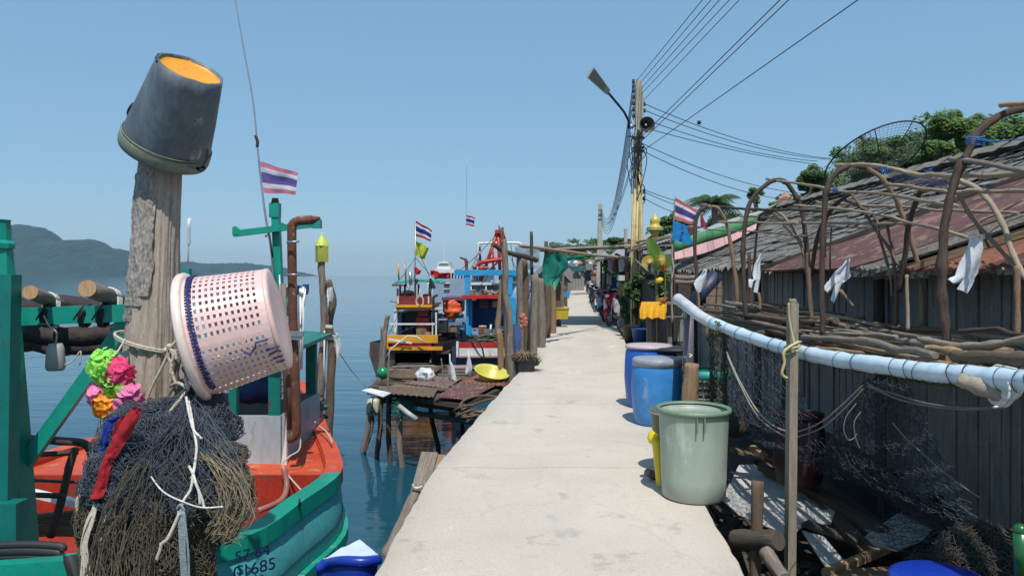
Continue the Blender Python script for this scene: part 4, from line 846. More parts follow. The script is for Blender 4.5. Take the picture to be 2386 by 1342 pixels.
mb = MB(); mb.tube([P(930, 946, 11.4), P(950, 962, 11.3), P(972, 978, 11.25)], .04, 10); solo('grey_tube', mb, plain('pale_grey_plastic', (.42, .43, .42), rough=.5), 'pale grey tube poking down from the green net scrap under the stage', 'tube')
mb = MB(); mb.tube([P(866, 908, 12.1), P(880, 912, 12.1)], .02)
t = thing('glass_float', 'round green glass float beside the left post at the back of the stage', 'float', P(891, 884, 12.9))
mb = MB(); mb.ball(P(892, 868, 12.9), .105, 20, 14); build('float_ball', mb, plain('emerald_plastic', (.005, .28, .10), (.004, .2, .07), .18, bump=0), t)
mb = MB()
for a in range(3):
    mb.tube([P(892, 868, 12.9)+Matrix.Rotation(a*1.05, 3, 'Z') @ Vector((math.cos(x)*.108, 0, math.sin(x)*.108)) for x in [q_*2*math.pi/16 for q_ in range(17)]], .004, 4, cap=False)
build('float_cord', mb, M_BLACK, t)
def bag_blob(c, r, seed):
    mb = MB(); rows = []; c = Vector(c)
    for i in range(23):
        ph = math.pi*(i/22)*.99+.01; row = []
        for j in range(30):
            th = 2*math.pi*j/30; d = Vector((math.sin(ph)*math.cos(th), math.sin(ph)*math.sin(th), -math.cos(ph))); k = 1+.32*fb(d+Vector((seed, 0, 0)), 1.6, 2)+.22*abs(fb(d+Vector((seed, 3, 0)), 4.5, 2)); row.append(c+Vector((d.x*r[0]*k, d.y*r[1]*k, d.z*r[2]*k)))
        rows.append(row)
    mb.grid(rows, closed=True); return mb
mb = bag_blob(P(990, 874, 13), (.15, .12, .12), 3); mb.strip([(P(984, 858, 12.9), P(994, 858, 12.9)), (P(980, 868, 12.85), P(998, 868, 12.85))], .02, 4, 1, .05); solo('plastic_bag', mb, M_WPLAST, 'crumpled white plastic bag full of rubbish on the timber stage', 'plastic bag')
for lb, pts, Y in (('white cloth strip hanging pointed left of the two on the stage', [(1046, 838, 1049, 838), (1047, 855, 1058, 855), (1050, 872, 1062, 872), (1054, 884, 1064, 887)], 12.9), ('white cloth strip hanging beside the yellow basin, right of the two on the stage', [(1090, 832, 1095, 832), (1087, 848, 1099, 848), (1085, 860, 1100, 862), (1084, 869, 1092, 869)], 13.5)):
    mb = MB(); mb.strip([(P(a, b2, Y), P(c_, d, Y)) for a, b2, c_, d in pts], .03, 6, rnd(0, 9), .03); mb.tube([P(pts[0][0]+2, pts[0][1]-14, Y+.04), P(pts[0][0]+3, pts[0][1]+52, Y+.04)], .012, 5); solo('cloth_strip', mb, M_WPLAST, lb, 'cloth')
t = thing('basin', 'yellow plastic basin tilted on the right of the timber stage', 'basin', P(1143, 894, 13))
mb = MB(); cb = P(1140, 893, 13); axb = Vector((.22, -.28, 1)); rb_ = .30
mb.lathe([(0, 0), (.16, 0), (.17, .01), (.26, .2), (.30, .235), (.315, .235), (.315, .222), (.27, .19), (.185, .015), (.17, .03), (.25, .205)][:6]+[(.30, .225), (.25, .19), (.165, .02), (0, .02)], cb, axb, 36); build('basin_bowl', mb, plain('lemon_plastic', (.58, .55, .10), (.5, .46, .08), .4, fine=.15), t)
# clutter on the back of the stage
mb = MB()
for k in range(6): stick(mb, [S(905+k*3, 878-k*3, ZS+.06), S(960, 880-k*3, ZS+.1), S(1015+k*4, 868-k*3, ZS+.08)], .03, .03)
solo('wood_bundle', mb, W_BARK, 'bundle of brown sticks on the left of the stage behind the white bag', 'sticks')
t = thing('crate', 'pinkish plastic crate at the back of the stage behind the white strips', 'crate', P(1070, 880, 14)); mb = MB(); c_ = P(1072, 868, 14)
for k in range(4): mb.box(c_+Vector((0, 0, -.06+k*.055)), (.42, .3, .03))
for sx in (-1, 1): mb.box(c_+Vector((sx*.2, -.14, .02)), (.03, .03, .25)); mb.box(c_+Vector((sx*.2, .14, .02)), (.03, .03, .25))
build('crate_frame', mb, plain('dusty_pink_plastic', (.36, .25, .24)), t)
mb = MB()
for k in range(4):
    ph = 0; cc = P(1128-k*5, 945+k*6, 10.6); mb.tube([cc+Vector((math.cos(a)*.34, math.sin(a)*.15, .12*math.sin(a+k)))+Vector((0, 0, .012*k)) for a in [x*2*math.pi/26 for x in range(20)]], .018, 6)
solo('rope_coil', mb, W_BARK, 'loose coil of dark old rope beneath the right end of the stage', 'rope')
mb = MB(); mb.bar(P(1095, 955, 11.0), P(1140, 962, 10.4), .12, .02); mb.bar(P(1100, 965, 10.8), P(1142, 972, 10.3), .05, .04); solo('grey_plank', mb, W_GREY, 'short grey plank sticking out beside the walkway under the stage', 'plank')
def ebox(mb, px0, py0, px1, py1, Y, dY):
    a = P(px0, py0, Y); b2 = P(px1, py1, Y); mb.box(((a.x+b2.x)/2, Y+dY/2, (a.z+b2.z)/2), (abs(b2.x-a.x), dY, abs(a.z-b2.z))); return mb
# thin upright sticks around the stage
for lb, pts, Y, r in (('thin crooked stick standing at the left front of the stage', [(905, 930), (904, 880), (906, 820)], 12.3, .018), ('slim dark stick standing at the middle of the stage', [(1030, 905), (1031, 870), (1028, 835)], 12.6, .012), ('crooked grey post at the far left corner of the stage', [(880, 905), (892, 850), (896, 790), (900, 760), (904, 735)], 13.5, .05), ('thick stump top beside the crooked corner post', [(884, 880), (893, 820), (893, 760)], 14.2, .07)):
    post_thing(lb, [(a, b2) for a, b2 in pts], Y, r, r*.85, W_GREY, 'upright_stick' if r < .05 else 'mooring_post', 'post')

# ---------------------------------------------------------------- potted plant on the walkway edge
def tuft(mb, c, r, h, n, w_=.012, droop=.5):
    c = Vector(c)
    for _ in range(n):
        a = rnd(0, 6.28); rr = r*math.sqrt(random.random()); b0 = c+Vector((math.cos(a)*rr*.5, math.sin(a)*rr*.5, 0)); hh = h*rnd(.5, 1.1); o = Vector((math.cos(a), math.sin(a), 0))*rr*rnd(.6, 1.5); s = Vector((-math.sin(a), math.cos(a), 0))*w_
        p1 = b0+o*.4+Vector((0, 0, hh*.6)); p2 = b0+o*1.1+Vector((0, 0, hh*(1-droop*rnd(.2, 1)))); mb.grid([[b0-s, b0+s], [p1-s*.8, p1+s*.8], [p2-s*.1, p2+s*.1]])
t = thing('plant_pot', 'square black plant pot of dry grass on the left edge of the walkway', 'plant pot', P(1222, 872, 12.4))
mb = MB(); c_ = P(1222, 872, 12.4); rows = []
for z, s_ in ((0, .15), (.24, .19), (.245, .215), (.28, .215), (.28, .19), (.2, .18)):
    rows.append([c_+Vector((math.copysign(abs(math.cos(a))**.45, math.cos(a))*s_, math.copysign(abs(math.sin(a))**.45, math.sin(a))*s_, z)) for a in [x*2*math.pi/24 for x in range(24)]])
mb.grid(rows, closed=True, smooth=False); build('pot', mb, plain('charcoal_plastic', (.03, .032, .035), rough=.55, fine=.3), t)
mb = MB(); mb.ball(c_+Vector((0, 0, .2)), (.18, .18, .04)); build('soil', mb, M_MUD, t)
mb = MB(); tuft(mb, c_+Vector((0, 0, .22)), .24, .22, 420, .007, .8); build('dry_grass', mb, plain('dry_straw', (.26, .19, .10), (.15, .11, .06), .9), t)
mb = MB(); tuft(mb, c_+Vector((.17, -.02, .15)), .13, .2, 60, .016, .7); build('green_leaves', mb, plain('olive_leaf', (.14, .18, .04), (.07, .11, .03), .7), t)
# ---------------------------------------------------------------- yellow and red fishing boat
YB = 22.0
fbt = thing('fishing_boat', 'small fishing boat with yellow bow rail and maroon upper deck beyond the stage', 'fishing boat', P(965, 876, YB))
def bx(name, mt, parts, par, Y=None):
    for p in parts:
        mb = MB(); ebox(mb, *p); o = build(name, mb, mt, par)
    return o
rows = []
for t_, hw, zt in ((0, .85, -.25), (.12, 1.02, -.3), (.5, 1.12, -.38), (.85, 1.0, -.3), (1, .5, -.05)):
    y_ = YB-1.5+t_*6.5; c_ = P(965, 0, YB).x+.12*(y_-YB); rows.append([Vector((c_+k*hw*f, y_, z)) for k, f, z in ((-1, 1, zt), (-1, 1.02, -.6), (-1, .8, -1.2), (-1, .3, -1.6), (1, .3, -1.6), (1, .8, -1.2), (1, 1.02, -.6), (1, 1, zt))])
mb = MB(); mb.grid(rows); b = len(mb.v); mb.v += rows[0]; mb.face(list(range(b, b+8)), [(0, 0)]*8, False); mb.box((P(965, 0, YB).x+.25, YB+1.6, -.62), (1.7, 5, .04)); build('hull', mb, plain('dark_maroon_hull', (.10, .06, .05), (.05, .035, .03), .6, fine=.4), fbt)
bx('bow_rail', M_STRAW, [(900, 781, 1020, 799, YB-1.6, .12), (902, 808, 1031, 816, YB-1.65, .10), (897, 797, 904, 812, YB-1.7, .1)], fbt)
bx('bow_panel', M_RED, [(912, 795, 1005, 809, YB-1.55, .05)], fbt)
mb = MB(); ebox(mb, 920, 845, 1005, 822, YB-1.5, .4); build('bow_block', mb, W_GREY, fbt)
mb = MB(); mb.bar(P(905, 790, YB-1.72), P(960, 799, YB-1.72), .05); mb.tube([P(900, 832, YB-1.8), P(912, 812, YB-1.8), P(950, 782, YB-1.8), P(970, 784, YB-1.8), P(990, 798, YB-1.8)], .02, 6); build('bow_stripe', mb, M_WHITE, fbt)
bx('cabin_wall', plain('dark_cabin_interior', (.02, .02, .028)), [(925, 782, 1008, 728, YB+1.2, 1.8)], fbt)
bx('cabin_corner', M_WHITE, [(918, 780, 927, 722, YB+.9, .2), (1005, 784, 1009, 728, YB+.8, .1), (1014, 822, 1018, 728, YB-.6, .05), (908, 753, 1016, 757, YB-.6, .05)], fbt)
bx('side_panel', plain('slate_violet_paint', (.10, .12, .28)), [(927, 780, 936, 730, YB+.9, .15)], fbt)
bx('red_locker', M_RED, [(970, 778, 998, 740, YB+.6, .5), (974, 726, 996, 737, YB+.7, .3)], fbt)
bx('roof_edge', M_STRAW, [(920, 712, 1006, 716, YB+.2, 3.0), (923, 716, 1003, 722, YB+.35, 2.7)], fbt)
bx('upper_deck', M_MAROON, [(924, 712, 1005, 690, YB+.7, .08), (924, 712, 928, 672, YB+.7, .1), (1000, 712, 1005, 690, YB+.7, .1), (933, 708, 960, 684, YB+1.5, .6), (985, 708, 998, 686, YB+1.2, .6)], fbt)
for a in (930, 941, 965, 973, 998): bx('upper_post', M_MAROON, [(a, 694, a+4, 662, YB+1.0, .07)], fbt)
bx('post_trim', plain('cream_trim', (.7, .6, .42)), [(925, 708, 929, 690, YB+.62, .06), (997, 708, 1000, 690, YB+.62, .06)], fbt)
mb = MB(); mb.sheet(P(914, 664, YB+.8), P(1030, 662, YB+.8), P(1040, 658, YB+3), P(922, 658, YB+3), 20, 3, fn=lambda u, v: .08*math.sin(math.pi*u)+.01*math.sin(u*60), th=.03); build('awning', mb, plain('faded_green_awning', (.03, .26, .18), (.02, .2, .14), .6), fbt)
bx('awning_edge', M_RUST, [(913, 667, 940, 663, YB+.7, .05)], fbt)
mb = MB(); mb.tube([P(979, 668+4, YB), P(977, 690, YB), P(972, 700, YB)], .02)
for k in range(3): mb.tube([P(979, 702, YB+.5)+Vector((math.cos(a)*(.09+.01*k), -.05*k, math.sin(a)*(.15+.01*k))) for a in [x*2*math.pi/16 for x in range(17)]], .022, 6, cap=False)
build('rope_hank', mb, M_ROPE, fbt)
mb = MB(); mb.ball(P(950, 684, YB+2.6), (.25, .3, .12)); build('white_bundle', mb, M_WHITE, fbt)
mb = MB(); mb.tube(smooth_path([P(1010, 750, YB), P(1010, 700, YB), P(1011, 692, YB), P(1020, 687, YB)], 3), .035, 8); build('exhaust_pipe', mb, M_BLACK, fbt)
mb = MB()
for (a, b2, c_, d, r) in ((968, 520, 966, 720, .022), (955, 632, 957, 664, .05), (943, 612, 946, 660, .02), (1003, 645, 1003, 690, .03)): mb.tube([P(a, b2, YB+.8), P(c_, d, YB+.8)], r, 6)
build('mast', mb, M_STEEL, fbt)
def poleflag(label, corners, Y, mats, stripes, seed, staff=None, name='flag', amp=.03, sr=.012):
    t = thing(name, label, 'flag', P(corners[3][0], corners[3][1], Y)); build('cloth', flag_mesh(*[P(a, b2, Y) for a, b2 in corners], amp, seed, 14, 12, stripes), mats, t)
    if staff:
        mb = MB(); mb.tube(smooth_path([P(a, b2, Y+.02) for a, b2 in staff], 3), sr, 6); build('staff', mb, M_STEEL, t)
    return t
ST = ((1, 0), (2, 1), (4, 2), (5, 1), (6, 0))
poleflag('red white and blue striped flag above the yellow pennant on the small boat', ((969, 514), (1007, 537), (1004, 562), (968, 550)), YB+.8, FL, ST, 2, None, amp=.06)
poleflag('plain lime yellow pennant under the striped flag', ((969, 561), (1000, 577), (988, 606), (967, 594)), YB+.8, [cloth('lime_flag', (.50, .55, .05), (.42, .46, .04), .3)], None, 4, amp=.1)
poleflag('small ragged red pennant on the mast of the maroon decked boat', ((965, 622), (983, 630), (976, 642), (966, 636)), YB+.7, [cloth('signal_red', (.62, .01, .015), None, .25)], None, 5, amp=.1)
poleflag('long ragged red streamer flag right of the small boat mast', ((1003, 629), (1046, 638), (1045, 648), (1004, 642)), YB+.9, [cloth('signal_red', (.62, .01, .015), None, .25)], None, 6, amp=.14)
mb = MB(); mb.strip([(P(966, 650, YB+.6), P(974, 650, YB+.6)), (P(967, 662, YB+.6), P(973, 662, YB+.6))], .05, 4, 1, .03); mb.strip([(P(1001, 648, YB+.6), P(1005, 648, YB+.6)), (P(999, 662, YB+.6), P(1014, 666, YB+.6)), (P(1000, 673, YB+.6), P(1016, 672, YB+.6))], .05, 5, 2, .04); solo('black_flag', mb, M_BLACK, 'ragged black rag flags on the upper deck of the small boat', 'flag')
poleflag('tiny striped flag flying high on a wire above the boats', ((1087, 501), (1107, 507), (1104, 528), (1086, 524)), 27, FL, ST, 3, ((1088, 372), (1087, 440), (1086, 500), (1086, 528)), amp=.05, sr=.006)
poleflag('drooping blue and white flag at the white rail of the blue boat', ((1112, 572), (1120, 576), (1122, 606), (1113, 612)), 22.2, FL, ((2, 2), (3, 1), (4, 0), (6, 2)), 7, None, amp=.03)
for lb, a in (('short yellow marker stick on a distant boat at the horizon', (928, 612, 929, 628, M_STRAW)), ('thin red tipped stick at the horizon left of the small boat', (944, 611, 946, 645, M_RED))):
    mb = MB(); mb.tube([P(a[0], a[1], 30), P(a[2], a[3]+24, 30)], .035, 5); solo('marker_stick', mb, a[4], lb, 'pole')

# ---------------------------------------------------------------- blue boat
YC = 19.0
bb = thing('fishing_boat', 'blue fishing boat with light blue frame and red and white bulwark beyond the black pot', 'fishing boat', P(1130, 890, YC))
rows = []
for t_, hw, zt in ((0, .74, -.12), (.1, .8, -.15), (.5, .98, -.3), (.85, .9, -.25), (1, .5, 0)):
    y_ = YC-1.0+t_*7; c_ = P(1127, 0, YC).x+.10*(y_-YC)*0; rows.append([Vector((c_+k*hw*f, y_, z)) for k, f, z in ((-1, 1, zt), (-1, 1.0, -.55), (-1, .8, -1.2), (-1, .3, -1.6), (1, .3, -1.6), (1, .8, -1.2), (1, 1.0, -.55), (1, 1, zt))])
mb = MB(); mb.grid(rows); b = len(mb.v); mb.v += rows[0]; mb.face(list(range(b, b+8)), [(0, 0)]*8, False); mb.box((P(1127, 0, YC).x, YC+2.2, -.5), (1.4, 5.6, .04)); build('hull', mb, plain('navy_hull', (.03, .05, .10), fine=.4), bb)
bx('bulwark_red', M_RED, [(1068, 798, 1190, 811, YC-1.1, .08)], bb)
bx('bulwark_white', M_WHITE, [(1070, 811, 1190, 829, YC-1.1, .08), (1063, 796, 1068, 832, YC-1.12, .1)], bb)
bx('bulwark_pink', plain('pink_trim', (.55, .25, .22)), [(1066, 829, 1192, 833, YC-1.12, .1)], bb)
bx('cabin_wall', M_NAVY, [(1100, 775, 1190, 694, YC+1.6, 1.6), (1100, 762, 1190, 772, YC+.9, .6)], bb)
bx('side_wall', M_BLUE, [(1088, 782, 1100, 694, YC+.8, 1.6), (1184, 790, 1202, 694, YC+.6, 1.6)], bb)
bx('door_panel', plain('pale_blue_panel', (.22, .36, .55)), [(1100, 782, 1120, 765, YC+.75, .1), (1165, 782, 1184, 768, YC+.75, .1)], bb)
bx('roof_edge', M_RED, [(1076, 696, 1165, 688, YC+.4, 3.2), (1100, 700, 1110, 696, YC+.4, .1)], bb)
bx('frame_beam', M_BLUE, [(1058, 642, 1205, 629, YC+.7, .14)], bb)
for a in (1083, 1182): bx('frame_post', M_BLUE, [(a, 688, a+12, 641, YC+.72, .14), (a+3, 780, a+9, 696, YC+.66, .08)], bb)
mb = MB(); ebox(mb, 1095, 688, 1172, 684, YC+1.0, 2.2); ebox(mb, 1098, 684, 1170, 664, YC+2.4, .1); build('upper_cabin', mb, plain('grey_blue_glass', (.12, .2, .27), rough=.25), bb)
bx('window_frame', M_WHITE, [(1096, 664, 1172, 659, YC+2.3, .8), (1131, 684, 1134, 664, YC+2.32, .08), (1096, 684, 1099, 662, YC+2.32, .08), (1168, 684, 1171, 662, YC+2.32, .08)], bb)
mb = MB()
for k in range(40):
    c_ = P(1135+rnd(-30, 34), 684+rnd(-3, 3), YC+1.4+rnd(-.5, .5)); mb.tube(smooth_path([c_+Vector((rnd(-.25, .25), rnd(-.2, .2), rnd(-.05, .08))) for _ in range(4)], 3), .018, 5)
build('net_heap', mb, W_PALE, bb)
bx('picture_board', plain('faded_red_board', (.30, .08, .08), (.2, .15, .16), scale=20), [(1117, 718, 1137, 698, YC+1.45, .03)], bb)
bx('yellow_panel', M_STRAW, [(1148, 716, 1166, 702, YC+1.0, .1)], bb)
mb = MB(); mb.tube([P(1141, 786, YC+.5), P(1144, 756, YC+.5)], .025, 6); build('white_spar', mb, M_WHITE, bb)
mb = MB()
for k in range(34):
    a = P(1095+rnd(0, 70), 790+rnd(-8, 8), YC-.5+rnd(-.3, .6)); an_ = rnd(-.3, .3); L = rnd(.3, .9); stick(mb, [a, a+Vector((math.cos(an_)*L*.5, rnd(-.1, .1), .05)), a+Vector((math.cos(an_)*L, rnd(-.1, .1), math.sin(an_)*.2))], .025, .015, 3, 5, 0)
build('branch_heap', mb, mat('grey_green_twig', (.10, .11, .07), (.05, .055, .035), .9, 9), bb)
mb = MB(); mb.tube(smooth_path([P(1098, 778, YC-1.2), P(1115, 798, YC-1.25), P(1124, 812, YC-1.25), P(1129, 845, YC-1.2)], 4), .02, 6); build('mooring_rope', mb, M_BLACK, bb)
# white bow of the upper rail and red tripod mast
mb = MB(); mb.tube(smooth_path([P(1113, 610, 21.8), P(1114, 572, 21.8), P(1122, 567, 21.8), P(1190, 566, 21.8), P(1210, 567, 21.8), P(1219, 574, 21.8)], 3), .035, 6); mb.tube([P(1219, 574, 21.8), P(1222, 640, 21.8)], .03, 6); build('white_rail', mb, M_WHITE, bb)
mb = MB()
for a, b2, c_, d, r in ((1160, 536, 1120, 655, .05), (1160, 536, 1166, 652, .05), (1166, 534, 1176, 640, .05), (1149, 575, 1149, 640, .03), (1152, 570, 1170, 570, .03), (1170, 538, 1177, 560, .04), (1140, 602, 1172, 602, .03)): mb.tube([P(a, b2, 20.5), P(c_, d, 20.5)], r, 7)
ebox(mb, 1153, 544, 1171, 536, 20.4, .3); ebox(mb, 1156, 562, 1172, 544, 20.5, .14)
mb.tube(smooth_path([P(1112, 620, 20.3), P(1120, 612, 20.3), P(1150, 607, 20.3), P(1172, 604, 20.3)], 3), .06, 7); mb.ball(P(1122, 627, 20.2), .1); build('tripod_mast', mb, M_RED, bb)
mb = MB(); mb.tube([P(1163, 536, 20.5), P(1163, 518, 20.5)], .02, 5); build('mast_rod', mb, M_STEEL, bb)

# ---------------------------------------------------------------- further boats
def far_boat(label, parts, loc, nm='fishing_boat', cat='fishing boat', Yh=None, hull=None, hm=None):
    t = thing(nm, label, cat, loc)
    if hull:
        x0, x1, yt, yw, Y, L = hull; rows = []
        for s_ in range(7):
            u = s_/6; xx = P(x0+(x1-x0)*u, 0, Y).x; wd = L*math.sin(math.pi*(.08+.84*u))**.6/2; zt = P(0, yt, Y).z+.35*abs(u-.5)**2*4*.6; rows.append([Vector((xx, Y+k*wd*f, z)) for k, f, z in ((-1, 1, zt), (-1, .9, (zt+WZ)/2), (-1, .6, WZ-.3), (1, .6, WZ-.3), (1, .9, (zt+WZ)/2), (1, 1, zt))])
        mb = MB(); mb.grid(rows, closed=True); b = len(mb.v); mb.v += rows[0]; mb.face(list(range(b, b+6)), [(0, 0)]*6, False); b = len(mb.v); mb.v += rows[-1]; mb.face(list(range(b, b+6))[::-1], [(0, 0)]*6, False); build('hull', mb, hm, t)
    for nm2, mt, bl in parts:
        mb = MB()
        for p in bl: ebox(mb, *p)
        build(nm2, mb, mt, t)
    return t
GREYB = plain('grey_blue_hull', (.26, .34, .42), (.22, .29, .36), .5, 2)
far_boat('large grey blue steel boat seen end on between the maroon boat and the blue boat', [('superstructure', GREYB, [(1008, 745, 1098, 650, 34, 3)]), ('window', plain('dark_rim_window', (.1, .06, .06)), [(1036, 672, 1046, 661, 33.95, .06)]), ('window_frame', M_WHITE, [(1034, 661, 1048, 659, 33.9, .1), (1034, 674, 1048, 672, 33.9, .1)]), ('deck_rail', M_WHITE, [(1050+k*7, 650, 1052+k*7, 632, 34, .05) for k in range(6)]+[(1048, 633, 1096, 631, 34, .05)]), ('deckhouse', M_NAVY, [(1055, 650, 1080, 642, 35, 1)])], P(1050, 770, 34), hull=(1000, 1110, 715, 790, 35, 3), hm=GREYB)
far_boat('white ferry with rounded white upper deck and tall aerial beyond the red streamer', [('hull_side', M_WHITE, [(1004, 668, 1058, 650, 62, 5)]), ('upper_deck', M_WHITE, [(1011, 636, 1061, 627, 61, 6), (1018, 627, 1050, 621, 61.5, 4), (1020, 621, 1047, 612, 62, 3), (1023, 614, 1045, 610.5, 61.8, 3.4)]), ('cabin', plain('shaded_cabin', (.10, .11, .13)), [(1012, 650, 1058, 636, 62.5, 4)]), ('window_band', plain('dark_glass', (.03, .04, .06), rough=.2), [(1022+k*4.2, 617, 1024.6+k*4.2, 615, 61.9, .1) for k in range(6)]), ('mast', M_WHITE, [(1034.0, 612, 1035.2, 560, 62, .1), (1036, 562, 1036.7, 515, 62, .1)])], P(1032, 716, 62), 'ferry', 'ferry', hull=(1000, 1066, 662, 716, 64, 5), hm=M_WHITE)
far_boat('small boat with orange float and blue gunwale left of the blue boat', [('gunwale', plain('mid_blue_paint', (.03, .16, .42)), [(1018, 742, 1080, 731, 24, .15)]), ('gunwale_edge', M_WHITE, [(1018, 732, 1080, 730, 23.95, .2), (1016, 790, 1018, 726, 23.9, .05)]), ('cabin', plain('dark_maroon_cabin', (.06, .03, .045)), [(1032, 728, 1076, 698, 26, 1.6)]), ('roof', plain('plum_roof', (.16, .07, .12)), [(1029, 700, 1080, 693, 25.5, 2.4)]), ('engine_box', plain('dark_engine', (.03, .035, .04)), [(1022, 775, 1042, 748, 23.5, .5), (1046, 785, 1075, 762, 23.5, .8)]), ('rail', M_STEEL, [(1034, 718, 1045, 716, 25.4, .05)])], P(1050, 820, 24), hull=(1010, 1085, 770, 815, 25, 2.2), hm=M_NAVY)
mb = bag_blob(P(1054, 722, 23.6), (.26, .22, .28), 8); solo('orange_float', mb, mat('orange_buoy', (.72, .12, .03), (.6, .08, .02), .6, 6), 'big faded orange buoy sack hanging on the small boat with blue gunwale', 'buoy')
for lb, a, c_, Y, hm in (('white hulled boat farthest along the left side of the walkway', 1112, 1160, 70, M_WHITE), ('pale blue boat moored far behind the post row', 1175, 1245, 45, plain('pale_blue_hull', (.3, .42, .55))), ('low dark boat moored behind the tripod mast', 1088, 1150, 48, M_NAVY)):
    far_boat(lb, [('cabin', M_WHITE, [(a+12, 660, c_-10, 638, Y, 3)]), ('roof', M_STEEL, [(a+8, 640, c_-6, 635, Y-.3, 3.6)]), ('window', M_NAVY, [(a+16+k*6, 655, a+19+k*6, 645, Y-.05, .05) for k in range(3)]), ('mast', M_STEEL, [(a+18, 640, a+19, 600, Y, .08)])], P(a, 720, Y), hull=(a, c_, 662, 700, Y+2, 4), hm=hm)
mb = MB(); mb.bar(P(1087, 606, 30), P(1087, 640, 30), .12); mb.bar(P(1072, 600, 30), P(1084, 605, 30), .08); mb.bar(P(1084, 602, 30), P(1090, 640, 30), .1); solo('winch_frame', mb, M_RUST, 'rusty brown winch frame standing above the light blue beam', 'winch')

# ---------------------------------------------------------------- post row along the left edge
row = [('forked brown pole crossing in front of the blue boat', [(1168, 880), (1166, 815), (1160, 760), (1166, 700), (1172, 640)], 13.2, .085, .06, W_TAN),
 ('straight slim grey pole beside the black pot', [(1195, 900), (1190, 830), (1188, 760), (1180, 690), (1178, 600), (1172, 560)], 13.0, .085, .07, W_GREY),
 ('tall grey pole rising behind the forked brown pole', [(1182, 760), (1178, 700), (1176, 620), (1170, 530)], 14.5, .06, .05, W_BARK),
 ('broad flat topped grey post with dark split top', [(1212, 850), (1212, 740), (1211, 680), (1211, 600)], 15.0, .10, .085, W_GREY),
 ('twin of the broad split topped post, slightly taller', [(1226, 860), (1225, 740), (1226, 680), (1222, 606)], 15.4, .11, .085, W_BARK),
 ('thick pale post right of the broken red brick coloured patch', [(1246, 870), (1245, 780), (1246, 640)], 14.8, .11, .10, W_GREY),
 ('wide cracked post behind the dry grass', [(1262, 840), (1262, 740), (1258, 650)], 16.5, .13, .12, W_GREY),
 ('thin tall dark pole with notched top carrying the crossing beam', [(1241, 800), (1240, 700), (1240, 620), (1238, 540)], 15.6, .055, .045, W_DARK),
 ('leaning red painted timber in the post row', [(1258, 800), (1262, 740), (1268, 700)], 18.0, .06, .05, M_RED),
 ('stout brown post below the hanging green net', [(1274, 790), (1276, 700), (1275, 660)], 19.0, .13, .12, W_BARK),
 ('second stout post below the hanging green net', [(1287, 780), (1288, 700), (1287, 662)], 20.5, .13, .12, W_TAN),
 ('post beside the hanging yellow crate', [(1300, 765), (1301, 710), (1300, 660)], 23.5, .12, .11, W_BARK),
 ('slim post far along the left edge near the blue sign', [(1310, 730), (1311, 690), (1312, 630)], 30, .09, .08, W_GREY),
 ('farthest rough post of the left hand row', [(1319, 725), (1319, 690), (1320, 670)], 38, .12, .1, W_BARK)]
for lb, pts, Y, r0, r1, mt in row:
    pts = [(pts[0][0], HZ+(EYE-WZ+.2)*F/Y)]+pts[1:] if pts[0][1] < HZ+(EYE-WZ)*F/Y else pts
    post_thing(lb, pts, Y, r0*.72, r1*.72, mt, group='rough posts along the left edge of the walkway')
mb = MB(); mb.strip([(P(1196, 760, 14.2), P(1212, 755, 14.2)), (P(1192, 790, 14.1), P(1216, 790, 14.1)), (P(1196, 820, 14.1), P(1212, 822, 14.1))], .08, 6, 3, .08); solo('blue_net', mb, plain('blue_net_cloth', (.05, .09, .25), (.03, .05, .12), .9, 30, bump=.6), 'faded blue net draped on the posts behind the black pot', 'fishing net')
mb = MB()
for k in range(14): mb.ball(P(1219+rnd(-6, 6), 745+rnd(-22, 22), 14.4), (.06, .05, .05), 8, 6, .3)
solo('brick_stack', mb, plain('terracotta', (.40, .15, .09), (.3, .1, .06), .9), 'cluster of terracotta coloured shells wedged between the grey posts', 'shells')
for lb, q, Y in (('grey sheet of zinc leaning in the post row left of the green net', ((1232, 656), (1258, 658), (1250, 684), (1228, 680)), 16.8), ('pale blue translucent plastic sheet stretched behind the posts', ((1200, 575), (1258, 585), (1256, 625), (1204, 632)), 18.5)):
    mb = MB(); mb.sheet(*[P(a, b2, Y) for a, b2 in q], 10, 8, fn=lambda u, v: .04*fb((u*4, v*4, Y), 1), th=.004); solo('plastic_sheet', mb, translucent(plain('cloudy_blue_sheet', (.38, .48, .55), (.3, .38, .44), .4), .3), lb, 'sheet')
# dark crossing beam and net
mb = MB(); stick(mb, [P(1148, 569, 14.2), P(1180, 588, 14.5), P(1215, 596, 15), P(1250, 607, 15.5)], .045, .055, 5, 8, .12); solo('crossing_beam', mb, W_DARK, 'dark mossy branch slanting across the tops of the left posts', 'beam')
mb = MB(); stick(mb, [P(1210, 572, 15.3), P(1290, 583, 17.5), P(1380, 594, 20), P(1482, 602, 21.5)], .04, .045, 6, 8, .04); solo('crossing_beam', mb, W_PALE, 'long pale pole spanning the walkway from the left posts to the right side', 'beam')
mb = MB(); mb.strip([(P(1268, 594, 17), P(1308, 590, 17.2)), (P(1265, 612, 17), P(1322, 604, 17.4)), (P(1263, 636, 17), P(1326, 622, 17.3)), (P(1264, 655, 17), P(1308, 640, 17.2)), (P(1276, 668, 17), P(1290, 655, 17.1))], .12, 12, 3, .14)
mb.strip([(P(1300, 602, 17.2), P(1300, 612, 17.2)), (P(1330, 598, 17.6), P(1330, 606, 17.6)), (P(1362, 594, 18.2), P(1364, 600, 18.2))], .05, 5, 4, .05); solo('green_netting', mb, translucent(plain('jade_shade_net', (.008, .24, .17), (.006, .16, .12), .8, 8, bump=.3), .35), 'torn jade green shade netting hanging from the poles over the left edge', 'netting')
